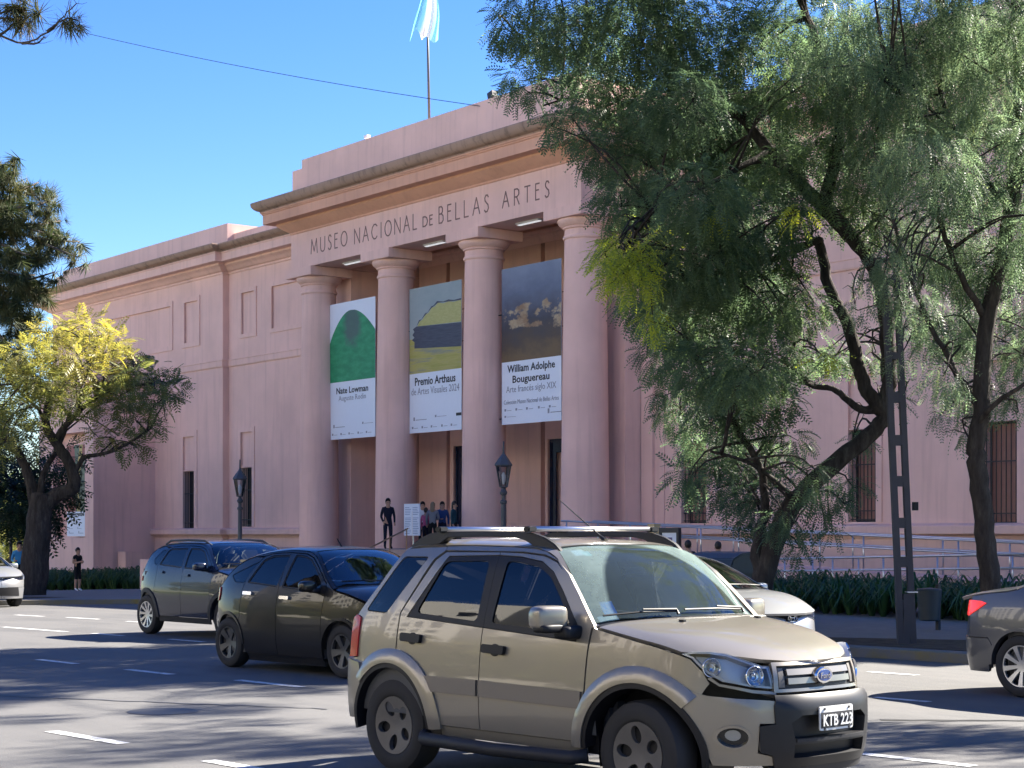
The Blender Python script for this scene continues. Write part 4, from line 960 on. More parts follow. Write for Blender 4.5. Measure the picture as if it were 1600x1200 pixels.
# ------------------------------------------------------------------ the other cars: one builder, each with its own outline
def build_car(name, x, y, yaw, label, S, lod=.09):
    root = car_root(name, x, y, yaw, label)
    B = Body(**S['body']); P = B.panel; pc = S['paint']; D = S
    xr, xf, r = D['axles'][0], D['axles'][1], D['wheel'][0]; RA = D['arch']; zs = D['sill']; zb = lambda q: float(np.interp(q, *zip(*D['belt'])))
    sp = D['split']; ra = arc(xr, r, RA, -8, 188, 20); fa = arc(xf, r, RA, -8, 188, 20)
    E_ = lambda a, b, n=9, d=.004: [(a + (b - a) * i / n, float(B.fze(a + (b - a) * i / n)) - d) for i in range(n + 1)]
    gw = D['windows']; noseS = B.xf + float(B.halfw(np.array(B.xf), np.array(.6))); tailS = B.xr - float(B.halfw(np.array(B.xr), np.array(.6)))
    for fl in (False, True):
        K = dict(flip=fl, grid=lod)
        up = D['doortop']                        # (x,z) polyline of the shut line along the roof, tail to nose
        topz = lambda q: float(np.interp(q, *zip(*up)))
        # rear quarter with C pillar, doors, front wing
        ql = D['rear_cut']                       # rear edge of the rear door, from top to bottom
        P('rear_quarter', [(B.xr, zs + .12), (B.xr, D['tail_top'])] + D['c_edge'] + [(up[0][0], float(B.fze(up[0][0])) - .004)] + ql + [q for q in ra[::-1] if q[0] < ql[-1][0]][::1] if False else
          [(B.xr, D['bump_z']), (B.xr, D['tail_top'])] + D['c_edge'] + ql + [p for p in arc(xr, r, RA, D['cutang'], 188, 14) if p[1] > zs] + [(xr - RA - .03, D['bump_z'] if D['bump_z'] > r else r)], pc, root, holes=[fillet(w_, .03) for w_ in gw if w_[0][0] < ql[0][0] - .9 * 0 and max(p[0] for p in w_) <= max(p[0] for p in ql) + .02 and D.get('qwin')], **K)
        if D.get('qwin'): P('quarter_window', fillet(gw[0], .03), 'glass_dark', root, out=-.004, flange=.01, **K)
        ws = gw[1:] if D.get('qwin') else gw
        d1 = P('rear_door', [(sp[0], zs), (sp[0], topz(sp[0]))] + [p for p in up[::-1] if p[0] < sp[0] - .02] + ql + [p for p in arc(xr, r, RA, -8, D['cutang'], 8)[::-1] if p[1] > zs] + [(xr + RA + .02, zs)], pc, root, holes=[fillet(ws[0], .03)], **K)
        d2 = P('front_door', [(sp[0], zs), (sp[1], zs)] + D['front_cut'] + [p for p in up[::-1] if p[0] > sp[0] + .02] + [(sp[0], topz(sp[0]))], pc, root, holes=[fillet(ws[1], .03)], **K)
        for d, w_ in ((d1, ws[0]), (d2, ws[1])):
            w_ = fillet(w_, .03)
            P('window_frame', w_, 'black_plastic', d, holes=[inset(w_, .018)], out=-.004, gap=.001, **K); P('window_pane', inset(w_, .016), 'glass_dark', d, out=-.010, flange=.004, gap=0, **K)
        for d, (a, z) in ((d1, D['handles'][0]), (d2, D['handles'][1])):
            P('door_handle', fillet([(a - .10, z - .018), (a + .10, z - .022), (a + .10, z + .02), (a - .10, z + .022)], .015), D.get('handle_mat', pc), d, out=.028, flange=.03, gap=0, flip=fl, grid=.05)
        edge = E_(up[-1][0] + .02, B.xf, 10)
        P('roof_edge', [(q, float(B.fze(q)) - .002) for q in np.linspace(D['c_edge'][-1][0], up[-1][0] + .03, 16)] + [(p[0], p[1] + .006) for p in up[::-1]], pc, root, gap=.001, **K)
        P('front_wing', [(sp[1], zs)] + D['front_cut'] + edge + [(B.xf, D['lamp_z'][0]), (B.xf, D['fbump_z']), (xf + RA + .03, D['fbump_z'] if D['fbump_z'] > r else r)] + [p for p in fa if p[1] > zs], pc, root, **K)
        P('sill', [(xr + RA + .02, zs - .002), (xf - RA - .02, zs - .002), (xf - RA - .02, zs - .10), (xr + RA + .02, zs - .10)], D.get('sill_mat', pc), root, out=-.01, **K)
        if D.get('flare'):
            for cx in (xr, xf):
                ring = arc(cx, r, RA + .055, -4, 184, 24) + arc(cx, r, RA - .02, 184, -4, 24); kq = min(1, (cx - B.xr - .004) / (RA + .055)); ring = [(q if q > cx else cx + (q - cx) * kq, z) for q, z in ring]; P('wheel_arch_trim', ring, D['flare'], root, out=.016, flange=.05, gap=0, flip=fl, grid=.06)
        else:
            for cx in (xr, xf):
                ring = arc(cx, r, RA + .02, 0, 180, 24) + arc(cx, r, RA - .014, 180, 0, 24); kq = min(1, (cx - B.xr - .004) / (RA + .02)); ring = [(q if q > cx else cx + (q - cx) * kq, z) for q, z in ring]; P('wheel_arch_trim', ring, pc, root, out=.012, flange=.06, gap=0, flip=fl, grid=.05)
        P('rear_bumper', [(tailS, zs - .02), (xr - RA - .035, zs - .02)] + [p for p in arc(xr, r, RA + .02, 150, 186, 5)[::-1]] + [(xr - RA - .02, D['bump_z']), (tailS, D['bump_z'])], pc, root, out=.008, **K)
        P('tail_panel', [(tailS, D['bump_z']), (B.xr, D['bump_z']), (B.xr, D['tail_top']), (tailS, D['tail_top'])], pc, root, **K)
        P('tail_light', D['tail_lamp'], D.get('tail_mat', 'tail_red'), root, out=.014, flip=fl, grid=.05)
        P('front_bumper', [(B.xf + .001, D['fbump_z']), (noseS, D['fbump_z'] - .0), (noseS, zs - .02), (xf + RA + .03, zs - .02), (xf + RA + .035, r)], pc, root, out=.006, **K)
        P('nose_panel', [(B.xf + .001, D['fbump_z']), (noseS, D['fbump_z']), (noseS, D['nose_top']), (B.xf + .001, D['lamp_z'][0])], pc, root, **K)
        P('air_intake', D['intake'], 'black_plastic', root, out=.012, flip=fl, grid=.05)
        hl = D['headlamp']; L_ = P('headlight', hl, 'reflector', root, out=-.0, flange=0, flip=fl, grid=.05); P('lamp_lens', inset(hl, .004), 'glass_lens', L_, out=.012, flange=.012, gap=0, flip=fl, grid=.05)
        P('lamp_brow', D['brow'], 'black_plastic', L_, out=.016, flange=.01, gap=0, flip=fl, grid=.05)
        sg = 1 if fl else -1; mx, mz = D['mirror']; my = float(B.halfw(np.array(mx), np.array(mz - .1))) + .10
        m = rblob(MB(), (mx + .02, sg * (my - .09), mz - .05), (.06, .09, .03)); mi = m.build('mirror', 'black_plastic', root, world=False, smooth=True)
        rblob(MB(), (mx, sg * (my + .015), mz), (.075, .11, .068), 3.5).build('mirror_cap', D.get('mirror_mat', pc), mi, world=False, smooth=True)
        if D.get('rails'):
            yr = sg * .56; a, b, z = D['rails']
            MB().tube([(a, yr, z - .06), (a + .16, yr, z + .0), ((a + b) / 2, yr, z + .012), (b - .22, yr, z), (b, yr, z - .07)], [.016, .02, .02, .02, .014], 8).build('roof_rail', 'iron', root, world=False, smooth=True)
    Sy = B.sym; r0, r1, s1 = D['roof']
    P('roof', Sy([(r0, 0), (r0, .995), ((r0 + r1) / 2, .998), (r1 - .08, .99), (r1, .955), (r1 + .005, .5), (r1 + .005, 0)]), D.get('roof_mat', pc), root, surf='top', gap=.002, grid=lod)
    P('headlining', Sy([(r0 + .03, 0), (r0 + .03, .97), (r1 - .1, .97), (r1 - .02, .9), (r1 - .01, 0)]), 'headlining', root, surf='top', out=-.035, gap=0, flange=0, grid=.15)
    P('windscreen', Sy([(r1 + .015, 0), (r1 + .015, .5), (r1 + .01, .92), ((r1 + s1) / 2, .945), (s1, .94), (s1 + .01, .5), (s1 + .012, 0)]), D.get('screen', 'glass_clear'), root, surf='top', out=-.005, flange=.004, grid=lod)
    for sgn in (1, -1): P('screen_pillar', [(r1 - .08, sgn * .99), (r1, sgn * .955), (r1 + .01, sgn * .925), ((r1 + s1) / 2, sgn * .95), (s1 + .03, sgn * .945), (s1 + .03, sgn * .999), (r1 - .08, sgn * .999)], pc, root, surf='top', gap=.001, grid=lod)
    P('scuttle', Sy([(s1 + .012, 0), (s1 + .01, .5), (s1, .945), (s1 + .07, .95), (s1 + .09, .5), (s1 + .09, 0)]), 'black_plastic', root, surf='top', out=-.012, gap=.001, grid=lod)
    he = D['bonnet_end']; P('bonnet', Sy([(s1 + .085, 0), (s1 + .082, .5), (s1 + .06, .99), ((s1 + he) / 2, .985), (he - .16, .97), (he - .03, .85), (he, .6), (he + .01, 0)]), pc, root, surf='top', gap=.003, grid=lod)
    t0, t1 = D['rear_screen']
    P('rear_screen', Sy([(t0, 0), (t0, .90), (t1, .88), (t1, 0)]), 'glass_dark', root, surf='top', out=-.002, grid=lod)
    for sgn in (1, -1): P('rear_pillar', [(t0, sgn * .905), (t1, sgn * .885), (t1, sgn * .999), (t0, sgn * .999)], pc, root, surf='top', gap=.001, grid=lod)
    if D.get('boot'): P('boot_lid', Sy([(t1 - .01, 0), (t1 - .01, .99), (D['boot'], .985), (D['boot'] - .03, .6), (D['boot'] - .03, 0)]), pc, root, surf='top', gap=.003, grid=lod)
    for v0, v1 in ((.85, .2), (.1, -.6)):
        q = lambda xx, v, o: Vector(B.top(np.array([xx]), np.array([v]))[0]) + Vector((0, 0, o))
        MB().tube([q(s1 - .03, v0, .025), q(s1 - .01, (v0 + v1) / 2, .03), q(s1, v1, .025)], .009, 6).build('wiper', 'black_plastic', root, world=False)
    W_ = B.W - .1; zc_ = zb(sp[0])
    MB().box(xr - .1, sp[1] - .2, -W_, W_, zs + .02, zs + .08).box(sp[1] - .25, sp[1] + .25, -W_, W_, zs + .1, zc_ - .04).box(xr - .2, xr - .1, -W_, W_, zs, zc_ - .02).box(sp[1] + .25, xf + .3, -W_ + .1, W_ - .1, zs + .1, zs + .45).box(xr - .1, sp[1], -W_ - .03, -W_, zs, zc_ - .06).box(xr - .1, sp[1], W_, W_ + .03, zs, zc_ - .06).build('floor_pan', 'cabin', root, world=False)
    seats(root, [(sp[0] + .12, (-.34, .34)), (sp[0] - .66, (-.34, .34))], .21, zc_ - .46, .52)
    for xx in (xr, xf):
        liner(root, xx, RA + .01, B.W - .15, .42)
        for yy in (-(B.W - .125), B.W - .125): wheel(root, xx, yy, r, .20, D['wheel'][1], D['wheel'][2], .04, D['wheel'][3])
    return root, B
def fill(S, root, B):
    pass

# dark graphite hatchback behind the SUV
FOC = dict(paint='paint_graphite', sill=.21, axles=(-1.22, 1.22), wheel=(.318, .205, spoke_holes(5, .06, .188, .62), 'rim_dark'), arch=.375, handle_mat='chrome', screen='glass_clear', roof_mat='paint_graphite',
    body=dict(W=.84, xm=.1, Lf=2.12, Lr=1.95, nf=4.2, nr=4.8, xf=1.80, xr=-1.55, pf=3, pr=3.4, ptop=3.2, qtop=.6,
        insets=[(.15, .08), (.22, .035), (.45, 0), (.7, -.004), (.85, .01), (.97, .03), (1.06, .055), (1.25, .13), (1.42, .215), (1.5, .27)],
        edge=[(-1.56, .99), (-1.46, 1.07), (-1.36, 1.17), (-1.2, 1.285), (-1.05, 1.355), (-.8, 1.42), (-.5, 1.465), (-.1, 1.49), (.25, 1.478), (.45, 1.43), (.6, 1.34), (.8, 1.19), (1.0, 1.055), (1.08, 1.02), (1.3, .98), (1.6, .90), (1.8, .82), (2.0, .7)],
        crown=[(-1.56, .05), (-1.2, .06), (-.5, .06), (.2, .05), (.5, .05), (1.0, .055), (1.2, .08), (1.6, .06), (2.0, .02)], topbow=[(-1.6, -.16), (-1.1, -.08), (-.5, 0), (.1, .02), (.4, .06), (1.05, .18), (1.6, .22), (2.0, .3)],
        nose=[(.2, 2.1), (.4, 2.16), (.6, 2.15), (.75, 2.08), (.9, 2.0)], tail=[(.2, -1.66), (.4, -1.74), (.75, -1.74), (.9, -1.70), (1.05, -1.66), (1.2, -1.6)]),
    belt=[(-1.4, 1.08), (-.9, 1.075), (.8, .985)], split=(-.10, .84), tail_top=.99, bump_z=.66, fbump_z=.55, nose_top=.80, lamp_z=(.80,),
    c_edge=[(-1.55, .99), (-1.46, 1.065), (-1.36, 1.165), (-1.2, 1.28), (-1.05, 1.35), (-.85, 1.405)], doortop=[(-.62, 1.415), (-.45, 1.45), (-.1, 1.462), (.25, 1.448), (.42, 1.405), (.58, 1.31), (.78, 1.165), (.86, 1.105)], rear_cut=[(-.66, 1.40), (-.86, 1.16), (-.90, 1.0), (-.92, .62)][::1], cutang=48,
    front_cut=[(.84, .6), (.87, .85), (.89, 1.04), (.86, 1.10)], qwin=True,
    windows=[[(-1.25, 1.165), (-1.12, 1.085), (-.90, 1.085), (-.66, 1.36)][::1], [(-.82, 1.085), (-.14, 1.045), (-.06, 1.435), (-.44, 1.425), (-.62, 1.37)], [(-.03, 1.04), (.79, 1.005), (.76, 1.13), (.56, 1.285), (.40, 1.38), (.23, 1.425), (.03, 1.437)]],
    handles=((-.74, .95), (.08, .915)), tail_lamp=[(-1.50, .84), (-1.47, .93), (-1.50, 1.02), (-1.56, .985), (-1.66, .95), (-1.64, .82)], intake=[(2.2, .5), (2.55, .5), (2.55, .33), (2.1, .33)],
    headlamp=[(1.55, .80), (1.8, .79), (2.15, .74), (2.12, .66), (1.85, .66), (1.65, .72)], brow=[(2.2, .72), (2.55, .72), (2.55, .69), (2.2, .69)], mirror=(.70, 1.07), roof=(-1.1, .36, 1.0), bonnet_end=1.86, rear_screen=(-1.12, -1.5))
_f = build_car('hatchback', -19.19, 11.77, 4.4, 'dark graphite five-door hatchback just behind the beige SUV', FOC)
P_ = _f[1].top(np.array([.1]), np.array([.0]))[0]
MB().tube([tuple(P_), (P_[0] - .1, 0, P_[2] + .10)], [.012, .004], 6).build('aerial', 'black_plastic', _f[0], world=False)
MB().box(-1.40, -1.16, -.52, .52, 1.33, 1.365).build('spoiler', 'paint_graphite', _f[0], world=False, bevel=.012)
for a, b in (((-.0, 1.44), (-.0, 1.44)),): pass

# midnight blue compact SUV further back
TCR = dict(paint='paint_midnight', sill=.33, axles=(-1.27, 1.23), wheel=(.335, .225, spoke_holes(10, .07, .205, .62, twist=6), 'rim_silver'), arch=.40, flare='dull_plastic', sill_mat='dull_plastic', rails=(-1.05, .42, 1.585), screen='glass_clear',
    body=dict(W=.86, xm=.1, Lf=2.05, Lr=1.95, nf=4.6, nr=5, xf=1.72, xr=-1.55, pf=3, pr=3.4, ptop=3.4, qtop=.6,
        insets=[(.2, .05), (.33, .02), (.5, 0), (.75, -.004), (.9, .012), (1.02, .03), (1.12, .05), (1.3, .11), (1.46, .185), (1.54, .24)],
        edge=[(-1.6, .98), (-1.5, 1.04), (-1.42, 1.16), (-1.32, 1.33), (-1.15, 1.445), (-.9, 1.50), (-.5, 1.53), (0, 1.535), (.3, 1.52), (.48, 1.48), (.65, 1.37), (.85, 1.20), (.98, 1.10), (1.2, 1.06), (1.5, 1.0), (1.72, .92), (1.9, .82)],
        crown=[(-1.5, .05), (-.9, .06), (.2, .055), (.5, .05), (1.0, .06), (1.4, .07), (1.9, .02)], topbow=[(-1.5, -.14), (-1, -.06), (-.4, 0), (.3, .03), (.9, .16), (1.4, .2), (1.9, .28)],
        nose=[(.2, 2.0), (.5, 2.06), (.75, 2.03), (1.0, 1.95)], tail=[(.3, -1.68), (.5, -1.74), (.8, -1.70), (1.05, -1.64), (1.2, -1.6), (1.5, -1.56)]),
    belt=[(-1.4, 1.18), (-.9, 1.16), (.9, 1.09)], split=(-.08, .82), tail_top=1.0, bump_z=.70, fbump_z=.60, nose_top=.9, lamp_z=(.92,),
    c_edge=[(-1.55, 1.0), (-1.49, 1.05), (-1.44, 1.12), (-1.38, 1.24), (-1.30, 1.345), (-1.15, 1.44), (-.9, 1.495)], doortop=[(-.68, 1.475), (-.4, 1.495), (0, 1.50), (.28, 1.485), (.45, 1.44), (.62, 1.335), (.82, 1.17), (.85, 1.14)], rear_cut=[(-.76, 1.46), (-.93, 1.2), (-.94, .95), (-.97, .64)], cutang=46,
    front_cut=[(.83, .7), (.85, .95), (.87, 1.08), (.85, 1.13)], qwin=True,
    windows=[[(-1.12, 1.27), (-1.06, 1.19), (-.95, 1.185), (-.80, 1.43), (-.92, 1.42)], [(-.89, 1.18), (-.13, 1.14), (-.13, 1.465), (-.66, 1.455), (-.73, 1.43)], [(-.04, 1.135), (.76, 1.10), (.60, 1.28), (.44, 1.41), (.26, 1.458), (-.04, 1.468)]],
    handles=((-.78, 1.06), (.06, 1.02)), tail_lamp=[(-1.46, .90), (-1.46, .99), (-1.56, .99), (-1.8, .98), (-1.8, .88)], intake=[(2.05, .56), (2.5, .56), (2.5, .36), (2.0, .36)],
    headlamp=[(1.62, .90), (1.8, .9), (2.1, .84), (2.08, .74), (1.8, .76)], brow=[(2.15, .84), (2.5, .84), (2.5, .76), (2.15, .76)], mirror=(.66, 1.17), roof=(-1.15, .40, .93), bonnet_end=1.78, rear_screen=(-1.17, -1.46))
_t = build_car('compact_suv', -26.82, 14.33, 3.6, 'midnight blue compact SUV with silver rails and alloy wheels, farther back left', TCR)
a = (_t[1].top(np.array([.70]), np.array([.80]))[0]); 

# silver sedan behind the beige SUV, grey sedan at the right edge, pale sedan cut by the left edge
def sedan(paint_, rim, tail='tail_red'):
    return dict(paint=paint_, sill=.26, axles=(-1.28, 1.22), wheel=(.325, .22, spoke_holes(9, .06, .205, .62), rim), arch=.375, screen='glass_clear', tail_mat=tail,
    body=dict(W=.885, xm=0, Lf=2.18, Lr=2.42, nf=3.8, nr=4.6, xf=1.74, xr=-1.95, pf=2.6, pr=3.6, ptop=3.0, qtop=.65,
        insets=[(.15, .08), (.25, .03), (.5, 0), (.72, -.004), (.88, .012), (.98, .035), (1.08, .07), (1.25, .15), (1.4, .25), (1.44, .3)],
        edge=[(-2.2, .98), (-2.0, 1.03), (-1.75, 1.065), (-1.5, 1.09), (-1.35, 1.12), (-1.1, 1.235), (-.9, 1.32), (-.65, 1.385), (-.3, 1.41), (0, 1.405), (.3, 1.36), (.55, 1.26), (.85, 1.10), (1.08, .99), (1.3, .955), (1.55, .895), (1.74, .815), (1.95, .70)],
        crown=[(-2, .03), (-1.6, .05), (-1.3, .06), (-.6, .06), (.2, .055), (.6, .05), (1.05, .055), (1.4, .07), (1.74, .03), (1.95, .012)], topbow=[(-2.2, -.2), (-2, -.18), (-1.6, -.14), (-1.3, -.10), (-.6, 0), (.1, .03), (.4, .07), (1.05, .2), (1.5, .22), (1.74, .28), (1.95, .3)],
        nose=[(.15, 2.02), (.3, 2.08), (.55, 2.10), (.68, 2.07), (.8, 2.0), (.9, 1.92)], tail=[(.2, -2.12), (.35, -2.22), (.62, -2.25), (.72, -2.22), (.9, -2.19), (.98, -2.18), (1.05, -2.14)]),
    belt=[(-1.4, 1.08), (.9, 1.0)], split=(-.12, .90), tail_top=1.01, bump_z=.60, fbump_z=.52, nose_top=.80, lamp_z=(.81,),
    c_edge=[(-1.95, 1.03), (-1.7, 1.068), (-1.5, 1.085), (-1.35, 1.115), (-1.1, 1.23), (-.9, 1.315)], doortop=[(-.86, 1.30), (-.6, 1.36), (-.3, 1.38), (0, 1.375), (.28, 1.33), (.52, 1.235), (.82, 1.075), (.90, 1.035)], rear_cut=[(-.90, 1.27), (-1.02, 1.12), (-.99, .9), (-.99, .60)], cutang=47,
    front_cut=[(.91, .6), (.93, .85), (.94, .99), (.90, 1.03)], qwin=False,
    windows=[[(-.98, 1.10), (-.16, 1.05), (-.14, 1.345), (-.55, 1.335), (-.80, 1.275)], [(-.07, 1.045), (.86, 1.005), (.68, 1.115), (.48, 1.22), (.25, 1.31), (-.05, 1.348)]],
    handles=((-.86, .90), (.04, .875)), tail_lamp=[(-1.72, .965), (-1.80, .985), (-1.95, .99), (-2.25, .98), (-2.25, .84), (-1.97, .82), (-1.86, .88)], intake=[(2.02, .52), (2.62, .52), (2.62, .32), (1.96, .30)],
    headlamp=[(1.60, .80), (1.74, .81), (1.95, .80), (2.22, .79), (2.22, .75), (1.95, .70), (1.76, .71)], brow=[(1.90, .822), (2.24, .815), (2.60, .81), (2.60, .70), (2.50, .705), (2.24, .765), (1.90, .795)], mirror=(.74, 1.03), roof=(-.72, .22, 1.02), bonnet_end=1.82, rear_screen=(-.74, -1.36), boot=-2.12)
def sedan_badge(rb):
    root, B = rb; yw = float(B.halfw(np.array(B.xf), np.array(.6))); q = Vector(B.side(np.array([B.xf + yw]), np.array([.745]))[0]) + Vector((.02, 0, 0))
    for ry, rz in ((.075, .05), (.035, .048), (.055, .024)):
        dz = .018 if rz < .03 else 0
        MB().tube([q + Vector((.008, ry * math.cos(i * math.pi / 10), dz + rz * math.sin(i * math.pi / 10))) for i in range(21)], .006, 5, cap=False).build('emblem', 'chrome', root, world=False, smooth=True)
    pl = MB().box(q.x + .015, q.x + .025, -.16, .16, .42, .54).build('number_plate', 'plate_white', root, world=False)
_c = build_car('sedan', -16.36, 14.66, 4.5, 'silver white sedan mostly hidden behind the beige SUV bonnet', sedan('paint_silver', 'rim_silver'))
sedan_badge(_c)
_g = build_car('sedan', -10.32, 16.23, 1.5, 'metallic grey sedan with lit red tail lamp, cut by the right edge', sedan('paint_grey', 'rim_silver', 'tail_lit'))
_w = build_car('sedan', -44.9, 16.47, 4.5, 'pale silver sedan nose cut by the left edge of the picture', sedan('paint_silver', 'rim_silver'))
sedan_badge(_w)
# ------------------------------------------------------------------ vegetation
def leaf_mat(name, stops, trans=.45, rough=.5):
    k = NT(name); a = k.n('ShaderNodeAttribute', _attribute_name='tint'); c = k.ramp(a.outputs['Fac'], stops)
    p = k.n('ShaderNodeBsdfPrincipled', Roughness=rough); p.inputs['Specular IOR Level'].default_value = .4; k.l(c, p.inputs['Base Color'])
    t = k.n('ShaderNodeBsdfTranslucent'); c2 = k.mix(.5, c, (1.0, 1.0, .25), 'MULTIPLY'); hs = k.n('ShaderNodeHueSaturation', Value=1.7, Saturation=1.1); k.l(c, hs.inputs['Color']); k.l(hs.outputs[0], t.inputs[0])
    m = k.n('ShaderNodeMixShader'); m.inputs[0].default_value = trans; k.l(p.outputs[0], m.inputs[1]); k.l(t.outputs[0], m.inputs[2]); k.l(m.outputs[0], k.out.inputs[0])
leaf_mat('leaf_green', [(0, (.066, .104, .062)), (.5, (.108, .155, .078)), (.8, (.18, .24, .07)), (1, (.40, .42, .06))], .52)
leaf_mat('leaf_silver', [(0, (.075, .118, .072)), (.55, (.125, .175, .10)), (.85, (.20, .24, .12)), (1, (.32, .34, .08))], .52)
leaf_mat('leaf_yellow', [(0, (.085, .115, .045)), (.4, (.14, .155, .05)), (.75, (.25, .225, .055)), (1, (.38, .31, .075))], .45)
leaf_mat('needle', [(0, (.035, .055, .022)), (.6, (.075, .085, .034)), (1, (.16, .12, .06))], .2, .7)
leaf_mat('leaf_dark', [(0, (.012, .028, .014)), (.7, (.030, .055, .022)), (1, (.07, .10, .03))], .3)
leaf_mat('strap_leaf', [(0, (.030, .070, .027)), (.6, (.060, .125, .040)), (1, (.14, .20, .06))], .35)
k = NT('bark'); v = k.coords((1, 1, .25)); c = k.ramp(k.noise(v, 9, 6, .7), [(.3, (.020, .017, .016)), (.55, (.055, .047, .042)), (.75, (.10, .09, .08))]); k.pbr(c, .95, spec=.15, normal=k.bump(k.noise(v, 18, 5), .9, .04))
k = NT('bark_pale'); v = k.coords((1, 1, .3)); c = k.ramp(k.noise(v, 6, 6, .7), [(.3, (.05, .042, .036)), (.6, (.13, .11, .095))]); k.pbr(c, .95, spec=.15, normal=k.bump(k.noise(v, 15, 5), .8, .03))

def frond_template(pairs=8, L=.34, ll=.075, lw=.022, droop=.35):
    """a pinnate frond: leaflets in two rows on a drooping stalk; (k,4,3) in (along, side, normal)"""
    Q = []
    for i in range(pairs):
        t = (i + 1) / pairs; s = t * L; dz = -droop * L * t * t; taper = .65 + .5 * math.sin(math.pi * min(1, t * .95))
        for sg in (-1, 1):
            a = R(58); d = np.array([math.cos(a), sg * math.sin(a), -.28]); l = ll * taper; n = np.array([-math.sin(a) * sg, math.cos(a), 0]) * sg
            b = np.array([s, 0, dz]); Q.append([b, b + d * l * .5 + n * lw * .5, b + d * l, b + d * l * .5 - n * lw * .5])
    b0 = np.array([0, .004, 0]); b1 = np.array([0, -.004, 0]); Q.append([b0, np.array([L, .002, -droop * L]), np.array([L, -.002, -droop * L]), b1])
    return np.array(Q)
def cloud(name, parent, mat, tmpl, cen, dirs, tints, size=1.0, jitter=.25):
    """fronds at cen (n,3) pointing along dirs (n,3)"""
    n = len(cen); cen = np.asarray(cen); d = np.asarray(dirs); d = d / (np.linalg.norm(d, axis=1, keepdims=True) + 1e-9)
    up = np.tile([0, 0, 1.], (n, 1)) + RNG.normal(0, .35, (n, 3)); sdir = np.cross(up, d); sdir /= np.linalg.norm(sdir, axis=1, keepdims=True) + 1e-9; nn = np.cross(d, sdir)
    sc = size * (1 + RNG.uniform(-jitter, jitter, n)); Fm = np.stack([d, sdir, nn], 1) * sc[:, None, None]
    k_ = tmpl.shape[0]; V = np.einsum('kqc,ncx->nkqx', tmpl, Fm) + cen[:, None, None, :]
    V = V.reshape(-1, 3); F = np.arange(len(V)).reshape(-1, 4)
    tint = np.repeat(np.clip(np.asarray(tints)[:, None] + RNG.normal(0, .10, (n, k_)), 0, 1).ravel(), 4)
    off = np.array(wl(parent)) if parent else 0
    return link(name, npmesh(name, V - off, F, mat, tint=tint), parent)
def blob_points(blobs, dens, shell=.55, flat=.8):
    """points in ellipsoid clumps; blobs are (x,y,z,r,tint)"""
    C = []; D = []; T = []
    for (x, y, z, r, ti) in blobs:
        n = max(3, int(dens * r ** 2.2)); u = RNG.normal(size=(n, 3)); u /= np.linalg.norm(u, axis=1, keepdims=True); q = (shell + (1 - shell) * RNG.random(n)) ** .8
        q = np.where(RNG.random(n) < .3, RNG.random(n) ** .5, q); p = u * q[:, None] * r * np.array([1, 1, flat]); C.append(p + np.array([x, y, z]))
        d = u * np.array([1, 1, .5]) + RNG.normal(0, .45, (n, 3)) + np.array([0, 0, -.45]); D.append(d); T.append(ti + RNG.normal(0, .08, n))
    return np.vstack(C), np.vstack(D), np.concatenate(T)
def limb(m, pts, r0, r1, n=8, wob=.02):
    P = [Vector(p) for p in pts]; out = []
    for i in range(len(P) - 1):      # catmull-rom
        a = P[max(i - 1, 0)]; b = P[i]; c = P[i + 1]; d = P[min(i + 2, len(P) - 1)]
        for j in range(4):
            t = j / 4; out.append(.5 * ((2 * b) + (c - a) * t + (2 * a - 5 * b + 4 * c - d) * t * t + (3 * b - a - 3 * c + d) * t ** 3))
    out.append(P[-1]); out = [o + Vector((random.uniform(-wob, wob), random.uniform(-wob, wob), 0)) for o in out]; N = len(out)
    m.tube(out, [(r0 + (r1 - r0) * (i / (N - 1)) ** .8) for i in range(N)], n); return out
def px_limb(zc, pts):
    """branch line seen in the photograph: (px, py, metres nearer/farther than the trunk)"""
    return [at_depth(p[0], p[1], zc + (p[2] if len(p) > 2 else 0)) for p in pts]
def nearest_twigs(m, nodes, blobs, r=.03, k=2):
    nodes = np.array([tuple(p) for p in nodes])
    for (x, y, z, rr, ti) in blobs:
        d = np.linalg.norm(nodes - np.array([x, y, z + rr * .2]), axis=1)
        for q in range(k):
            cand = nodes[np.argsort(d)[random.randrange(min(10, len(nodes)))]]; a = Vector(cand); b = Vector((x, y, z)) + Vector((random.gauss(0, .3), random.gauss(0, .3), random.gauss(0, .2))) * rr
            if (b - a).length > 4.5: continue
            mid = a.lerp(b, .5) + Vector((random.gauss(0, .12), random.gauss(0, .12), .12 * (b - a).length))
            pts = limb(m, [a, mid, b], r, r * .3, 5)
            for _ in range(3):
                s = random.choice(pts[3:]); e = s + Vector((random.gauss(0, .5), random.gauss(0, .5), random.uniform(-.3, .45))) * rr * 1.1
                m.tube([s, s.lerp(e, .5) + Vector((0, 0, .05)), e], [r * .38, r * .25, r * .12], 4)

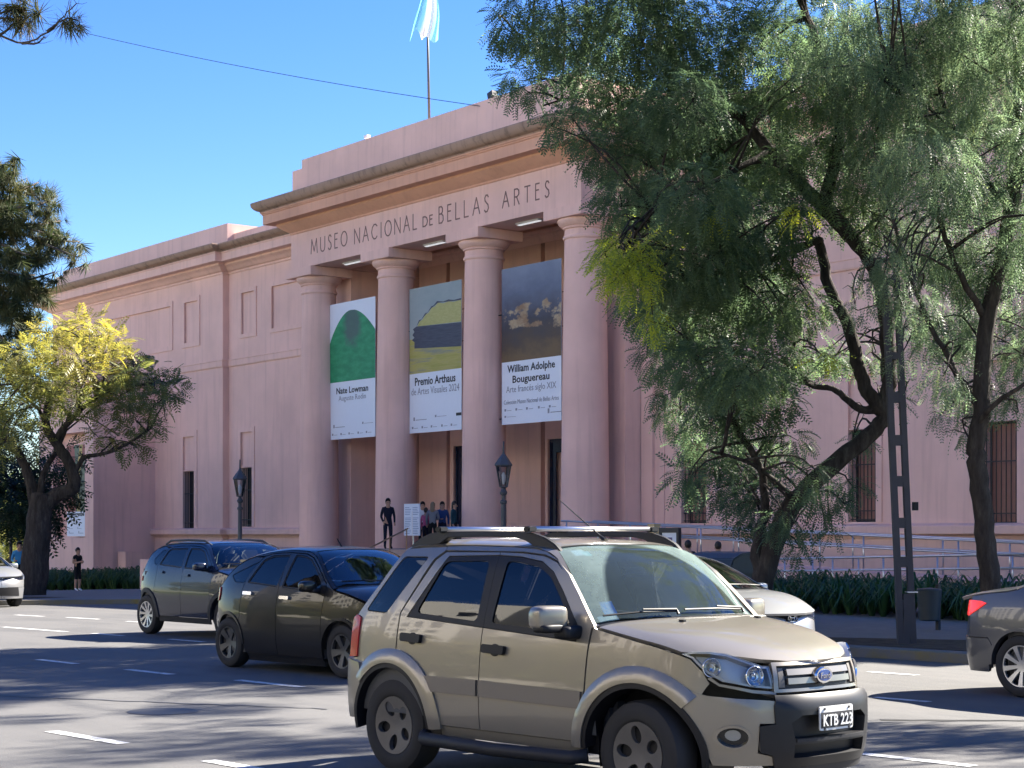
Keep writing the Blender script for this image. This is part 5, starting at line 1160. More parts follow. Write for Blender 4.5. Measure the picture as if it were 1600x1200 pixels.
# ---- the big leaning tree right of the portico
Z1 = 29.0
b1 = at_depth(1178, 990, Z1); b1.z = gz(b1.x) + .10
T1 = empty('tree', b1, 'large leaning tree with twisted dark trunk and drooping feathery dark green crown, right of portico', 'tree', 'street trees on the verge')
m = MB(); nodes = []
def add1(pts, r0, r1, n=9): 
    q = limb(m, px_limb(Z1, pts), r0, r1, n); nodes.extend(q[2:])
add1([(1172, 1000), (1180, 955), (1195, 900), (1212, 845), (1240, 787), (1285, 742), (1325, 707), (1362, 677), (1381, 650), (1370, 634)], .215, .115, 12)
add1([(1370, 634), (1356, 612), (1341, 575), (1330, 525), (1315, 487), (1300, 462), (1285, 405), (1280, 375, .2)], .125, .08)
add1([(1366, 640), (1345, 640), (1325, 625), (1300, 607), (1272, 604), (1250, 590, -.5), (1220, 560, -.8)], .075, .03)
add1([(1381, 650), (1388, 600), (1386, 540), (1383, 480), (1373, 432), (1342, 382), (1312, 350), (1288, 322)], .12, .13)
add1([(1288, 322), (1255, 292), (1205, 235), (1155, 178, .3), (1100, 128, .5), (1060, 100, .8), (1030, 70, 1)], .125, .06)
add1([(1288, 322), (1302, 262), (1311, 207), (1305, 155), (1290, 100), (1272, 55), (1252, 0), (1240, -80)], .115, .05)
add1([(1190, 905), (1183, 870), (1188, 830), (1196, 790), (1190, 740, -.4), (1165, 690, -.8), (1135, 640, -1.0), (1100, 590, -1.2)], .12, .03)
add1([(1240, 787), (1222, 760, -.4), (1190, 735, -.7), (1150, 715, -1.0), (1110, 705, -1.2)], .05, .02)
add1([(1205, 235), (1150, 265, -.5), (1085, 300, -.9), (1020, 330, -1.2), (975, 390, -1.4)], .06, .02)
add1([(1155, 178), (1080, 190, .5), (990, 165, .9), (915, 150, 1.1), (850, 165, 1.3)], .06, .015)
add1([(1060, 100), (985, 60, 1.2), (900, 40, 1.5), (820, 60, 1.6)], .05, .012)
add1([(1060, 100), (1038, 30, 1), (1030, -60, 1)], .05, .02)
add1([(1280, 375), (1225, 400, -.6), (1150, 420, -1), (1060, 440, -1.3)], .05, .02)
add1([(1311, 207), (1360, 150, .4), (1400, 100, .7), (1440, 60, 1)], .06, .02)
tr = m.build('trunk', 'bark', T1, smooth=True, fix=False)
pxb = [(850, 30, 75, .3), (820, 130, 38, .3), (790, 50, 26, .35), (905, 60, 70, .25), (940, 130, 60, .3), (885, 190, 40, .3), (1000, 40, 85, .25), (1010, 190, 75, .25), (945, 235, 45, .3), (1090, 60, 95, .25), (1090, 190, 80, .2), (1180, 90, 90, .3), (1170, 220, 85, .3),
       (1000, 285, 62, .3), (1080, 310, 78, .35), (965, 400, 38, .98), (1005, 385, 50, .8), (985, 440, 30, .85), (1085, 400, 75, .35), (1170, 350, 80, .3), (1010, 470, 42, .5), (1085, 490, 72, .35), (1180, 450, 75, .3), (1035, 555, 38, .4), (1110, 570, 62, .35), (1190, 560, 60, .35), (1250, 480, 45, .45),
       (1060, 645, 34, .3), (1110, 690, 48, .25), (1170, 650, 48, .3), (1075, 745, 28, .25), (1130, 760, 46, .2), (1185, 790, 46, .18), (1228, 820, 32, .2), (1180, 720, 45, .25), (1235, 690, 30, .4), (1290, 780, 34, .25), (1265, 745, 26, .3), (1330, 760, 24, .3), (1300, 830, 15, .3), (1250, 860, 18, .25),
       (1260, 30, 80, .4), (1255, 130, 60, .45), (1235, 260, 45, .4), (1260, 560, 30, .4), (1340, 690, 20, .45), (1310, 550, 26, .35), (1250, 340, 30, .6), (1240, 400, 26, .6), (1330, 200, 55, .4), (1345, 280, 50, .4), (1330, 130, 55, .45), (1365, 340, 30, .45), (1300, 560, 22, .4), (1360, 560, 22, .45), (1400, 620, 16, .45), (1285, 235, 40, .4), (1330, 330, 34, .5), (1120, 640, 44, .3), (1160, 590, 44, .3), (1210, 620, 36, .3), (1040, 610, 28, .35), (1205, 500, 40, .4), (1270, 300, 34, .45)]
BL = []
for px, py, pr, ti in pxb:
    zc = Z1 + random.uniform(-2.2, 2.4); p = at_depth(px, py, zc); BL.append((p.x, p.y, p.z, pr * zc / FPX * 1.08, ti))
    if pr > 55 and py > 130:
        zc = Z1 + random.uniform(-3.4, 3.6); p = at_depth(px + random.uniform(-30, 30), py + random.uniform(-30, 30), zc); BL.append((p.x, p.y, p.z, pr * zc / FPX * .9, ti))
for px, py, pr in ((950, 400, 22), (968, 385, 26), (985, 415, 28), (1005, 440, 24), (960, 440, 22), (1000, 395, 22), (1015, 500, 22), (1250, 330, 20), (1130, 330, 18), (1290, 560, 18)):
    p = at_depth(px, py, 26.0); BL.append((p.x, p.y, p.z, pr * 26.0 / FPX, .93))  # sunlit yellow-green patch put into the leaf tint
for i in range(44):   # the crown goes on above the picture
    zc = Z1 + random.uniform(-4, 4); p = at_depth(random.uniform(850, 1330), random.uniform(-560, -30), zc); BL.append((p.x, p.y, p.z, random.uniform(.40, .72), .35))
m = MB(); nearest_twigs(m, nodes, BL, .028, 2); m.build('branch', 'bark', T1, smooth=True, fix=False)
FR = frond_template(7, .34, .085, .030, .45)
c, d, t = blob_points(BL, 900); cloud('crown', T1, 'leaf_green', FR, c, d, t, .78)

# ---- the second street tree, at the right
Z2 = 27.0
b2 = at_depth(1550, 1003, Z2); b2.z = gz(b2.x) + .10
T2 = empty('tree', b2, 'upright street tree with slim straight trunk and fine grey green crown, at right edge', 'tree', 'street trees on the verge')
m = MB(); nodes = []
def add2(pts, r0, r1, n=9):
    q = limb(m, px_limb(Z2, pts), r0, r1, n); nodes.extend(q[2:])
add2([(1550, 1008), (1548, 925), (1541, 850), (1534, 780), (1527, 722), (1524, 690), (1532, 650), (1534, 590), (1542, 500), (1562, 420), (1580, 330), (1590, 240), (1594, 150), (1592, 40), (1588, -90)], .165, .10, 12)
add2([(1532, 640), (1505, 600), (1475, 545), (1440, 480), (1410, 400), (1390, 320)], .06, .02)
add2([(1542, 500), (1500, 430, -.4), (1470, 350, -.7), (1450, 260, -1)], .06, .025)
add2([(1580, 330), (1520, 250, .4), (1470, 150, .8), (1475, 60, 1.0), (1455, -30, 1.2)], .06, .025)
add2([(1524, 670), (1555, 630, -.4), (1600, 600, -.7), (1650, 560, -.8)], .05, .02)
add2([(1437, 132), (1400, 145), (1380, 175)], .03, .015)
m.build('trunk', 'bark', T2, smooth=True, fix=False)
pxb = [(1340, 50, 75, .45), (1430, 40, 85, .5), (1530, 50, 80, .5), (1610, 60, 70, .55), (1365, 150, 70, .45), (1460, 150, 85, .5), (1550, 170, 75, .55), (1630, 200, 70, .5), (1370, 250, 62, .45), (1450, 270, 78, .5), (1530, 290, 62, .5), (1610, 310, 42, .5), (1385, 345, 40, .5), (1455, 380, 62, .45), (1520, 410, 68, .45), (1595, 450, 50, .5),
       (1430, 470, 34, .5), (1480, 500, 58, .45), (1550, 520, 55, .5), (1610, 560, 48, .5), (1475, 595, 36, .55), (1530, 610, 46, .5), (1585, 630, 26, .5), (1515, 668, 22, .6), (1470, 650, 16, .55), (1410, 560, 22, .5), (1345, 440, 16, .6), (1340, 480, 22, .5)]
BL = []
for px, py, pr, ti in pxb:
    zc = Z2 + random.uniform(-2, 2.4); p = at_depth(px, py, zc); BL.append((p.x, p.y, p.z, pr * zc / FPX * 1.08, ti))
    if pr > 55:
        zc = Z2 + random.uniform(-3, 3.2); p = at_depth(px + random.uniform(-30, 30), py + random.uniform(-30, 30), zc); BL.append((p.x, p.y, p.z, pr * zc / FPX * .9, ti))
for i in range(36):
    zc = Z2 + random.uniform(-3.6, 3.6); p = at_depth(random.uniform(1330, 1800), random.uniform(-400, -30), zc); BL.append((p.x, p.y, p.z, random.uniform(.40, .72), .45))
for px, py, pr in ((1386, 436, 30), (1402, 468, 20), (1370, 415, 26), (1392, 400, 30), (1412, 500, 16)):
    p = at_depth(px, py, 24.7); BL.append((p.x, p.y, p.z, pr * 24.7 / FPX, .5))
for i in range(16): BL.append((random.uniform(-14.2, -10.4), random.uniform(18.8, 21.2), random.uniform(9.0, 12.6), random.uniform(.35, .6), .45))  # unseen leaf clumps added to streak shade across the road
for i in range(10):
    zc = Z2 + random.uniform(-2.6, 2.6); p = at_depth(random.uniform(1640, 1800), random.uniform(0, 560), zc); BL.append((p.x, p.y, p.z, random.uniform(.6, .9), .45))
m = MB(); nearest_twigs(m, nodes, BL, .024, 2); m.build('branch', 'bark', T2, smooth=True, fix=False)
FR2 = frond_template(7, .32, .07, .022, .6)
c, d, t = blob_points(BL, 800); cloud('crown', T2, 'leaf_silver', FR2, c, d + np.array([0, 0, -.3]), t, .78)

T2b = empty('tree', (-8.2, 20.6, .1), 'street tree standing just beyond the right edge', 'tree', 'street trees on the verge')  # unseen tree, added to dapple the road at right with shade
m = MB(); q = limb(m, [(-8.2, 20.6, .05), (-8.1, 20.5, 2), (-8.3, 20.7, 4), (-8.2, 20.4, 7), (-8.0, 20.5, 10)], .2, .06, 10); nodes = q[3:]; BL = []
for i in range(70): BL.append((-8.2 + random.gauss(0, 2.6), 20.6 + random.gauss(0, 1.8), random.uniform(3.6, 8.2), random.uniform(.35, .7), .45))
BL = [b for b in BL if (b[0] + 8.2) > -3.9][:48]
nearest_twigs(m, nodes, BL, .024, 1); m.build('trunk', 'bark', T2b, smooth=True, fix=False)
c, d, t = blob_points(BL, 420); cloud('crown', T2b, 'leaf_silver', FR2, c, d + np.array([0, 0, -.3]), t, .85)

# ---- the yellowing tree at the left, before the corner block
Z3 = 53.5
b3 = ground(48, 930, .12)
Z3 = float(np.array([b3.x, b3.y]) @ VD)
T3 = empty('tree', b3, 'yellowing tree with forked dark trunk and flat crown, before the corner block at left', 'tree')
m = MB(); nodes = []
def add3(pts, r0, r1, n=9):
    q = limb(m, px_limb(Z3, pts), r0, r1, n); nodes.extend(q[2:])
add3([(45, 945), (52, 900), (58, 850), (62, 800), (66, 775)], .50, .32, 12)
add3([(62, 800), (82, 778), (104, 768), (116, 760), (112, 735), (100, 710), (86, 690), (72, 665), (75, 635), (80, 605)], .26, .10)
add3([(86, 690), (100, 668), (122, 645), (150, 620), (190, 605), (235, 600)], .12, .04)
add3([(114, 762), (118, 735), (132, 715), (150, 711), (175, 705), (205, 690), (235, 670)], .10, .03)
add3([(58, 800), (45, 745), (32, 715), (15, 690), (-20, 670)], .2, .07)
add3([(62, 780), (68, 740), (95, 690, 1), (110, 640, 1.5)], .12, .05)
add3([(72, 665), (60, 640, -.6), (40, 620, -1), (20, 600, -1)], .07, .03)
add3([(122, 645), (128, 610, -.5), (140, 570, -.8), (150, 540, -1)], .07, .02)
m.build('trunk', 'bark', T3, smooth=True, fix=False)
pxb = [(40, 550, 34, .75), (85, 525, 36, .9), (130, 515, 36, .9), (165, 540, 36, .9), (110, 560, 42, .85), (60, 590, 40, .6), (150, 585, 40, .85), (190, 565, 34, .8), (20, 610, 40, .6), (-20, 580, 40, .6), (95, 610, 36, .55), (205, 590, 28, .45), (235, 585, 30, .22), (262, 600, 26, .2), (240, 620, 28, .2), (205, 625, 30, .25), (170, 630, 32, .35), (15, 665, 34, .55), (-25, 650, 40, .5), (50, 645, 26, .5), (120, 630, 28, .5), (215, 655, 28, .22), (245, 665, 16, .25), (190, 690, 24, .3), (220, 700, 16, .3), (150, 680, 20, .7), (45, 690, 18, .65), (0, 700, 22, .5)]
BL = []
for px, py, pr, ti in pxb:
    for _ in range(2):
        zc = Z3 + random.uniform(-2.6, 2.6); p = at_depth(px + random.uniform(-8, 8), py + random.uniform(-6, 6), zc); BL.append((p.x, p.y, p.z, pr * zc / FPX * .95, ti))
m = MB(); nearest_twigs(m, nodes, BL, .035, 1); m.build('branch', 'bark', T3, smooth=True, fix=False)
c, d, t = blob_points(BL, 160, flat=.65); cloud('crown', T3, 'leaf_yellow', frond_template(6, .42, .13, .045, .35), c, d + np.array([0, 0, .5]), t * .82, 1.0)

# ---- conifer at the left edge with long branches and tufted ends
def tuft_template(n=34, L=.55, wd=.035):
    Q = []
    for i in range(n):
        a = 2.399 * i; u = .15 + .85 * (i / n); d = np.array([u, math.cos(a) * (1 - .45 * u), math.sin(a) * (1 - .45 * u) - .25]); d /= np.linalg.norm(d); s = np.cross(d, [0, 0, 1]); s /= np.linalg.norm(s) + 1e-9
        b = np.array([.25 * u * L, 0, 0]); Q.append([b + s * wd * .5, b + d * L * .6 + s * wd * .5, b + d * L, b - s * wd * .5])
    return np.array(Q)
TUFT = tuft_template(30, .42, .028)
def conifer(zc, base_px, top_py, branches, label, lpy, r0):
    b = at_depth(base_px, 900, zc); b.z = gz(b.x) + .1
    T = empty('conifer', b, label, 'tree'); m = MB(); C = []; D = []
    top = at_depth(base_px, top_py, zc); limb(m, [b, b.lerp(top, .5), top], r0, r0 * .35, 10)
    for pts, nt in branches:
        q = limb(m, px_limb(zc, pts), .10, .025, 6)
        for i in range(nt):
            s = q[int(len(q) * (.35 + .64 * (i + random.random()) / nt)) if len(q) * .99 > 0 else -1] if nt > 1 else q[-1]
            for _ in range(6): C.append(tuple(s + Vector((random.gauss(0, .20), random.gauss(0, .20), random.gauss(-.18, .18))))); D.append((random.gauss(0, 1), random.gauss(0, 1), random.gauss(-.35, .6)))
    m.build('trunk', 'bark_pale', T, smooth=True, fix=False)
    cloud('crown', T, 'needle', TUFT, C, D, RNG.random(len(C)) * .8, 1.0, .4)
    return T
br = []
for y0, x1, y1, nt in ((270, 20, 252, 7), (300, 60, 285, 10), (330, 85, 310, 11), (350, 95, 345, 12), (340, 100, 370, 10), (360, 125, 378, 6), (345, 122, 402, 5), (380, 60, 400, 10), (420, 55, 430, 12), (450, 70, 450, 10), (440, 85, 425, 6), (480, 50, 490, 12), (500, 75, 520, 7), (520, 40, 560, 9), (470, 20, 470, 9), (395, 20, 395, 9), (320, 10, 310, 9), (540, 60, 590, 6), (290, -10, 250, 8)):
    br.append(([(-60, y0 - 25), (-20 + random.uniform(-8, 8), y0 - 8, random.uniform(-1, 1)), ((x1 - 10) * .55, (y0 + y1) / 2 + 4, random.uniform(-1.5, 1.5)), (x1, y1, random.uniform(-1.8, 1.8))], max(3, nt - 1)))
conifer(64, -60, 180, br, 'tall conifer with long branches ending in drooping tufts, at left edge above the yellow tree', 240, .5)
br = [([(-120, 20), (-50, 38), (0, 55), (35, 67), (75, 50), (100, 25), (120, 6)], 0), ([(0, 55), (25, 36), (48, 38)], 0), ([(35, 67), (55, 68), (70, 58)], 0), ([(-60, 10), (-10, 20), (20, 15), (30, 8)], 2), ([(-40, 30), (10, 28), (38, 33)], 2), ([(75, 50), (100, 30), (122, 32)], 1), ([(-100, -20), (-20, -10), (20, -4), (50, 10)], 1)]
def near_branch():
    zc = 24.0; b = at_depth(-330, 900, zc); b.z = gz(b.x); T = empty('conifer', b, 'bare tipped conifer bough reaching in at the top left corner', 'tree'); m = MB(); C = []; D = []
    top = at_depth(-330, -350, zc); limb(m, [b, b.lerp(top, .5), top], .4, .15, 10); limb(m, px_limb(zc, [(-330, -60), (-220, -10), (-120, 20)]), .07, .03, 6)
    for pts, nt in br:
        q = limb(m, px_limb(zc, pts), .022, .008, 5)
        if pts[0][0] < -20 and pts[0] != (-120, 20): limb(m, px_limb(zc, [(-220, -10), pts[0]]), .03, .02, 5)
        for i in range(nt * 2):
            s = q[max(-len(q), -1 - i * 3)]
            for _ in range(4): C.append(tuple(s + Vector((random.gauss(0, .05), random.gauss(0, .05), random.gauss(-.03, .05))))); D.append((random.gauss(0, 1), random.gauss(0, 1), random.gauss(-.4, .5)))
        for _ in range(9):
            s = random.choice(q[4:]); e = s + Vector((random.gauss(0, .12), random.gauss(0, .12), random.uniform(-.05, .3))); m.tube([s, s.lerp(e, .5) + Vector((.02, 0, -.02)), e], [.004, .003, .002], 4)
    m.build('trunk', 'bark_pale', T, smooth=True, fix=False); cloud('crown', T, 'needle', tuft_template(26, .22, .012), C, D, .4 + RNG.random(len(C)) * .6, 1.0, .4)
near_branch()

# ---- dark trees and far park trees at the left
def bushy(zc, px, py_top, r, label, name='tree', mat='leaf_dark', tint=.3, n=9, spread=1.0, trunk=.2, group=None):
    b = at_depth(px, 880, zc); b.z = gz(b.x) + .05; T = empty(name, b, label, 'tree', group)
    top = at_depth(px, py_top, zc); m = MB(); limb(m, [b, b.lerp(top, .45) + Vector((random.gauss(0, .2), 0, 0)), b.lerp(top, .8)], trunk, trunk * .4, 8); nodes = [b.lerp(top, q) for q in (.4, .5, .6, .7, .8)]
    BL = []
    for i in range(n):
        q = random.uniform(.42, .92); BL.append((b.x + random.uniform(-r, r) * spread, b.y + random.uniform(-r, r) * spread, b.z + (top.z - b.z) * q, r * random.uniform(.45, .65), tint + random.uniform(-.15, .25)))
    nearest_twigs(m, nodes, BL, .05, 1); m.build('trunk', 'bark', T, smooth=True, fix=False)
    c, d, t = blob_points(BL, 150 / max(1, r)); cloud('crown', T, mat, frond_template(4, .5, .2, .08, .3), c, d, t, 1.0)
    return T
bushy(75, -5, 640, 2.6, 'dense dark evergreen tree behind the yellow tree trunk', tint=.25, n=16)
bushy(75, 48, 690, 1.6, 'small dark leaved tree against the corner block', tint=.2, n=10)
for i, (zc, px, pt, r, mt, ti, lab) in enumerate(((120, 12, 800, 3, 'leaf_yellow', .6, 'far yellowish park tree beyond the trunk, left'), (135, 40, 790, 3.4, 'leaf_yellow', .3, 'far olive park tree beyond the trunk, right'), (150, -40, 740, 5, 'leaf_green', .7, 'far tall green park tree at the left edge'))):
    bushy(zc, px, pt, r, lab, mat=mt, tint=ti, n=10, trunk=.25, group='far park trees')

# ---- beds of strap leaves along the building
def bed(name, x0, x1, y0f, y1f, h, n, label, base_off=.12):
    V = []; F = []; T = []; nb = 34; cs = []
    x = x0
    while x < x1:
        ny = max(1, int((y1f(x) - y0f(x)) / .42))
        for j in range(ny): cs.append((x + RNG.normal(0, .10), y0f(x) + (j + .5) * (y1f(x) - y0f(x)) / ny + RNG.normal(0, .10), RNG.uniform(.78, 1.22), np.clip(RNG.normal(.38, .13), 0, 1)))
        x += .42
    for cx, cy, sc, tc in cs:
        for i in range(nb):
            a = RNG.uniform(0, 2 * math.pi); lean = RNG.uniform(.35, 1.15); L = h * sc * RNG.uniform(.75, 1.35); d = np.array([math.cos(a), math.sin(a)]); wd = RNG.uniform(.014, .026); s = np.array([-d[1], d[0]]) * wd
            bx, by = cx + d[0] * .05, cy + d[1] * .05; z = gz(bx) + base_off; b = len(V); ti = float(np.clip(tc + RNG.normal(0, .16), 0, 1))
            for (t, o, zz, w_) in ((0, 0, 0, .7), (.4, .20, .52, 1), (.72, .56, .80 - .12 * lean, .9), (1, .98, .74 - .48 * lean, .08)):
                px, py = bx + d[0] * o * L * lean, by + d[1] * o * L * lean; V += [(px - s[0] * w_, py - s[1] * w_, z + zz * L), (px + s[0] * w_, py + s[1] * w_, z + zz * L)]
            F += [(b, b + 1, b + 3, b + 2), (b + 2, b + 3, b + 5, b + 4), (b + 4, b + 5, b + 7, b + 6)]; T += [ti] * 8
    o = link(name, npmesh(name, V, F, 'strap_leaf', tint=T)); tag(o, label, 'plants', kind='stuff'); return o
bed('planting_bed', -33.5, -14, lambda x: 26.2, lambda x: 28.6, .74, 16000, 'bed of long dark green strap leaves in front of the ramp')
bed('planting_bed', -88, -62.5, lambda x: 31.2, lambda x: 33.6, .82, 8000, 'low dark green bed in front of the corner block, left')
# tree line across the avenue, behind the photographer
def tree_line():
    BL = []
    for i in range(46):
        x = -95 + i * 3.2 + random.uniform(-1, 1); BL += [(x, -34 + random.uniform(-3, 3), random.uniform(5, 9), random.uniform(2.2, 3.2), random.uniform(.3, .9)), (x, -36 + random.uniform(-3, 3), random.uniform(2, 4.5), random.uniform(2, 2.8), .3)]
    c, d, t = blob_points(BL, 26); q = frond_template(3, 1.0, .6, .3, .2); o = cloud('tree_line', None, 'leaf_yellow', q, c, d, t, 1.0); tag(o, 'line of park trees across the avenue behind the viewer', 'trees', kind='stuff')
tree_line()

# ---- unseen apartment blocks added to bounce sunlight back onto the facade
for i, (x, wd, h, c) in enumerate(((-118, 26, 29, 'far_wall'), (-88, 22, 34, 'block_cream'), (-62, 24, 31, 'far_wall'), (-36, 22, 36, 'block_cream'), (-11, 24, 30, 'far_wall'), (17, 26, 33, 'block_cream'))):
    rt = empty('apartment_block', (x, -66, gz(x)), ('far left', 'second', 'third', 'fourth', 'fifth', 'far right')[i] + (' pale' if c == 'far_wall' else ' cream') + ' sunlit apartment block of the row across the avenue', 'building', 'apartment blocks across the avenue')
    MB().box(x - wd / 2, x + wd / 2, -80, -62, -2, h).build('wall', c, rt)
    m = MB()
    for a in range(5):
        for b_ in range(int(h / 3.1)): m.box(x - wd / 2 + 1.6 + a * (wd - 3) / 5, x - wd / 2 + 3.6 + a * (wd - 3) / 5, -62.01, -61.94, 1.2 + b_ * 3.1, 2.8 + b_ * 3.1)
    w_ = m.build('windows', 'window_glass', rt); w_['kind'] = 'stuff'
# ------------------------------------------------------------------ banners between the columns
def banner_axes(x0, x1, y, z0, z1): return lambda u, v, o=0: (x0 + (x1 - x0) * u, y - o, z0 + (z1 - z0) * v)
def art_mat(name, build):
    k = NT(name); tc = k.n('ShaderNodeTexCoord'); c = build(k, tc.outputs['Generated']); k.pbr(c, .55, spec=.25)
def smooth_art(stops, scale, stretch):
    def f(k, v):
        mp = k.n('ShaderNodeMapping'); mp.inputs['Scale'].default_value = stretch; k.l(v, mp.inputs[0]); return k.ramp(k.noise(mp.outputs[0], scale, 4, .55), stops)
    return f
def green_hill(k, v):
    mp = k.n('ShaderNodeMapping'); mp.inputs['Scale'].default_value = (1, 1, 2); k.l(v, mp.inputs[0]); n = k.noise(mp.outputs[0], 6, 4, .55); c = k.ramp(n, [(.3, (.02, .21, .10)), (.5, (.03, .28, .125)), (.7, (.05, .34, .16))])
    sp = k.n('ShaderNodeSeparateXYZ'); k.l(v, sp.inputs[0]); dx = k.math('MULTIPLY', k.math('SUBTRACT', sp.outputs[0], .5), 1.7); dz = k.math('SUBTRACT', sp.outputs[2], .80); d = k.math('SQRT', k.math('ADD', k.math('MULTIPLY', dx, dx), k.math('MULTIPLY', dz, dz)))
    f = k.ramp(k.math('ADD', d, k.math('MULTIPLY', k.math('SUBTRACT', k.noise(v, 9, 5, .65), .5), .35)), [(.20, (.85, .85, .85)), (.40, (0, 0, 0))]); return k.mix(f, c, (.085, .12, .125))
art_mat('art_green', green_hill)
art_mat('art_grey', smooth_art([(.3, (.035, .15, .11)), (.6, (.10, .14, .15))], 9, (1, 1, 1)))
art_mat('art_sky', smooth_art([(.3, (.27, .34, .35)), (.7, (.34, .40, .40))], 3, (1, 1, 1)))
art_mat('art_roof', smooth_art([(.3, (.38, .38, .13)), (.7, (.48, .47, .20))], 14, (1, 1, 1)))
art_mat('art_wall', smooth_art([(.3, (.045, .055, .085)), (.7, (.085, .095, .13))], 6, (1, 1, 4)))
art_mat('art_field', smooth_art([(.3, (.33, .33, .08)), (.5, (.42, .38, .12)), (.7, (.24, .26, .20))], 3, (1, 1, 4)))
art_mat('art_dusk', smooth_art([(.25, (.045, .06, .10)), (.5, (.10, .14, .22)), (.75, (.22, .26, .34))], 4, (1, 1, 1.4)))
art_mat('art_earth', smooth_art([(.3, (.08, .055, .03)), (.7, (.22, .15, .08))], 6, (1, 1, 3)))
art_mat('art_flesh', smooth_art([(.3, (.34, .25, .14)), (.7, (.52, .42, .25))], 8, (1, 1, 1)))
k = NT('art_painting'); tc = k.n('ShaderNodeTexCoord'); g = tc.outputs['Generated']; sx = k.n('ShaderNodeSeparateXYZ'); k.l(g, sx.inputs[0]); z_ = sx.outputs[2]
mp = k.n('ShaderNodeMapping'); mp.inputs['Scale'].default_value = (1, 1, 1.5); k.l(g, mp.inputs[0]); n1 = k.noise(mp.outputs[0], 3.2, 6, .6); n2 = k.noise(mp.outputs[0], 5.5, 5, .55)
base = k.ramp(k.math('ADD', z_, k.math('MULTIPLY', k.math('SUBTRACT', n1, .5), .5)), [(.05, (.16, .11, .06)), (.2, (.09, .07, .055)), (.38, (.06, .06, .075)), (.7, (.12, .15, .22)), (1, (.20, .25, .34))])
bell = k.ramp(z_, [(.12, (0, 0, 0)), (.36, (1, 1, 1)), (.58, (1, 1, 1)), (.8, (0, 0, 0))]); msk = k.ramp(k.math('MULTIPLY', n2, bell), [(.50, (0, 0, 0)), (.58, (1, 1, 1))])
k.pbr(k.mix(msk, base, k.ramp(n1, [(.35, (.26, .17, .10)), (.6, (.50, .42, .27))])), .55, spec=.25)
plain('art_red', (.25, .035, .03), .5); plain('art_olive', (.07, .10, .05), .5); plain('art_ochre', (.42, .30, .06), .5)
def banner(x0, x1, y, z0, z1, split, label, group='banners between the columns'):
    root = empty('banner', ((x0 + x1) / 2, y, z0), label, 'banner', group); A = banner_axes(x0, x1, y, z0, z1)
    m = MB(); n = 8
    for i in range(n):
        for j in range(n):
            bow = lambda u, v: -.03 * math.sin(math.pi * v) * math.sin(math.pi * u)
            P = [A(a, b, 0) for a, b in ((i / n, j / n), ((i + 1) / n, j / n), ((i + 1) / n, (j + 1) / n), (i / n, (j + 1) / n))]; m.quad(*P)
    m.box(x0, x1, y + .002, y + .02, z0, z1); m.build('cloth', 'vinyl_white', root)
    def shape(name, mat, pts, lay): return MB().poly([A(u, v, .003 * lay) for u, v in pts]).build(name, mat, root, fix=False)
    def txt(s, v, w_, h, mat='print_black', bold=0.0, u=.5, par=None):
        me = text_mesh('lettering', s, mat, width=w_ * (x1 - x0), height=h, depth=.0015, bold=bold); o = link('lettering', me, root); o.rotation_euler = (R(90), 0, 0); o.location = Vector(A(u, v, .006)) - wl(root); return o
    def marks(v, us, h=.05, w_=.12):
        for u in us:
            shape('logo', 'print_grey', [(u, v), (u + .03, v), (u + .03, v + h / (z1 - z0) * 1.6), (u, v + h / (z1 - z0) * 1.6)], 2); shape('logo', 'print_grey', [(u + .045, v + .002), (u + w_, v + .002), (u + w_, v + .002 + .3 * h / (z1 - z0)), (u + .045, v + .002 + .3 * h / (z1 - z0))], 2)
    # iron brackets to the column
    for v in (.71, .04):
        X = x0 - .05; MB().tube([(X - .22, y + .05, z0 + (z1 - z0) * v), (x0 + .02, y + .03, z0 + (z1 - z0) * v)], .02, 6).build('bracket', 'iron', root)
    MB().tube([(x0, y + .035, z0 + .02), (x0, y + .035, z1 - .02)], .014, 6).build('rod', 'iron', root)
    return root, shape, txt, marks
Z0, Z1_ = 5.42, 10.74; YBN = 36.9
r_, sh, tx, mk = banner(-60.62, -57.33, YBN, Z0, Z1_, .42, 'tall banner with a green arched hill and the words Nate Lowman')
arch = [(0, .42), (0, .71)] + [(.02 + .45 * t, .73 + .205 * math.sin(t * math.pi / 2) ** .85) for t in [i / 10 for i in range(11)]] + [(.50 + .5 * t, .935 - .17 * t ** 1.8) for t in [i / 10 for i in range(1, 11)]] + [(1, .42)]
sh('artwork', 'art_green', arch, 1)
tx('Nate Lowman', .332, .70, .25, bold=.02); tx('Auguste Rodin', .268, .60, .27, 'print_grey'); mk(.085, (.08,), .08, .26); mk(.098, (.72,), .05, .24); mk(.03, (.05, .24, .42, .62, .80))
r_, sh, tx, mk = banner(-55.0, -51.7, YBN, Z0, Z1_, .42, 'tall banner with a grassy roofed dark block and the words Premio Arthaus')
sh('artwork', 'art_sky', [(0, .65), (1, .65), (1, 1), (0, 1)], 1); sh('artwork', 'art_field', [(0, .41), (1, .41), (1, .65), (0, .65)], 1)
ser = [(.10, .60), (.10, .63), (.05, .645), (.10, .66), (.06, .68), (.10, .70), (.07, .72), (.14, .735)]
sh('artwork', 'art_wall', ser + [(1, .715), (1, .555), (.10, .585)], 2)
sh('artwork', 'art_roof', [(.16, .735), (.2, .765), (.26, .775), (.32, .805), (.38, .815), (.44, .845), (.50, .85), (.56, .872), (.66, .862), (.76, .868), (.86, .86), (1, .864), (1, .72)], 3)
sh('artwork', 'art_wall', [(.14, .735), (.19, .775), (.24, .78), (.31, .815), (.36, .82), (.43, .855), (.48, .86), (.54, .885), (.66, .874), (.76, .882), (.86, .872), (1, .876), (1, .862), (.56, .872), (.44, .845), (.32, .805), (.2, .765)], 2.5)
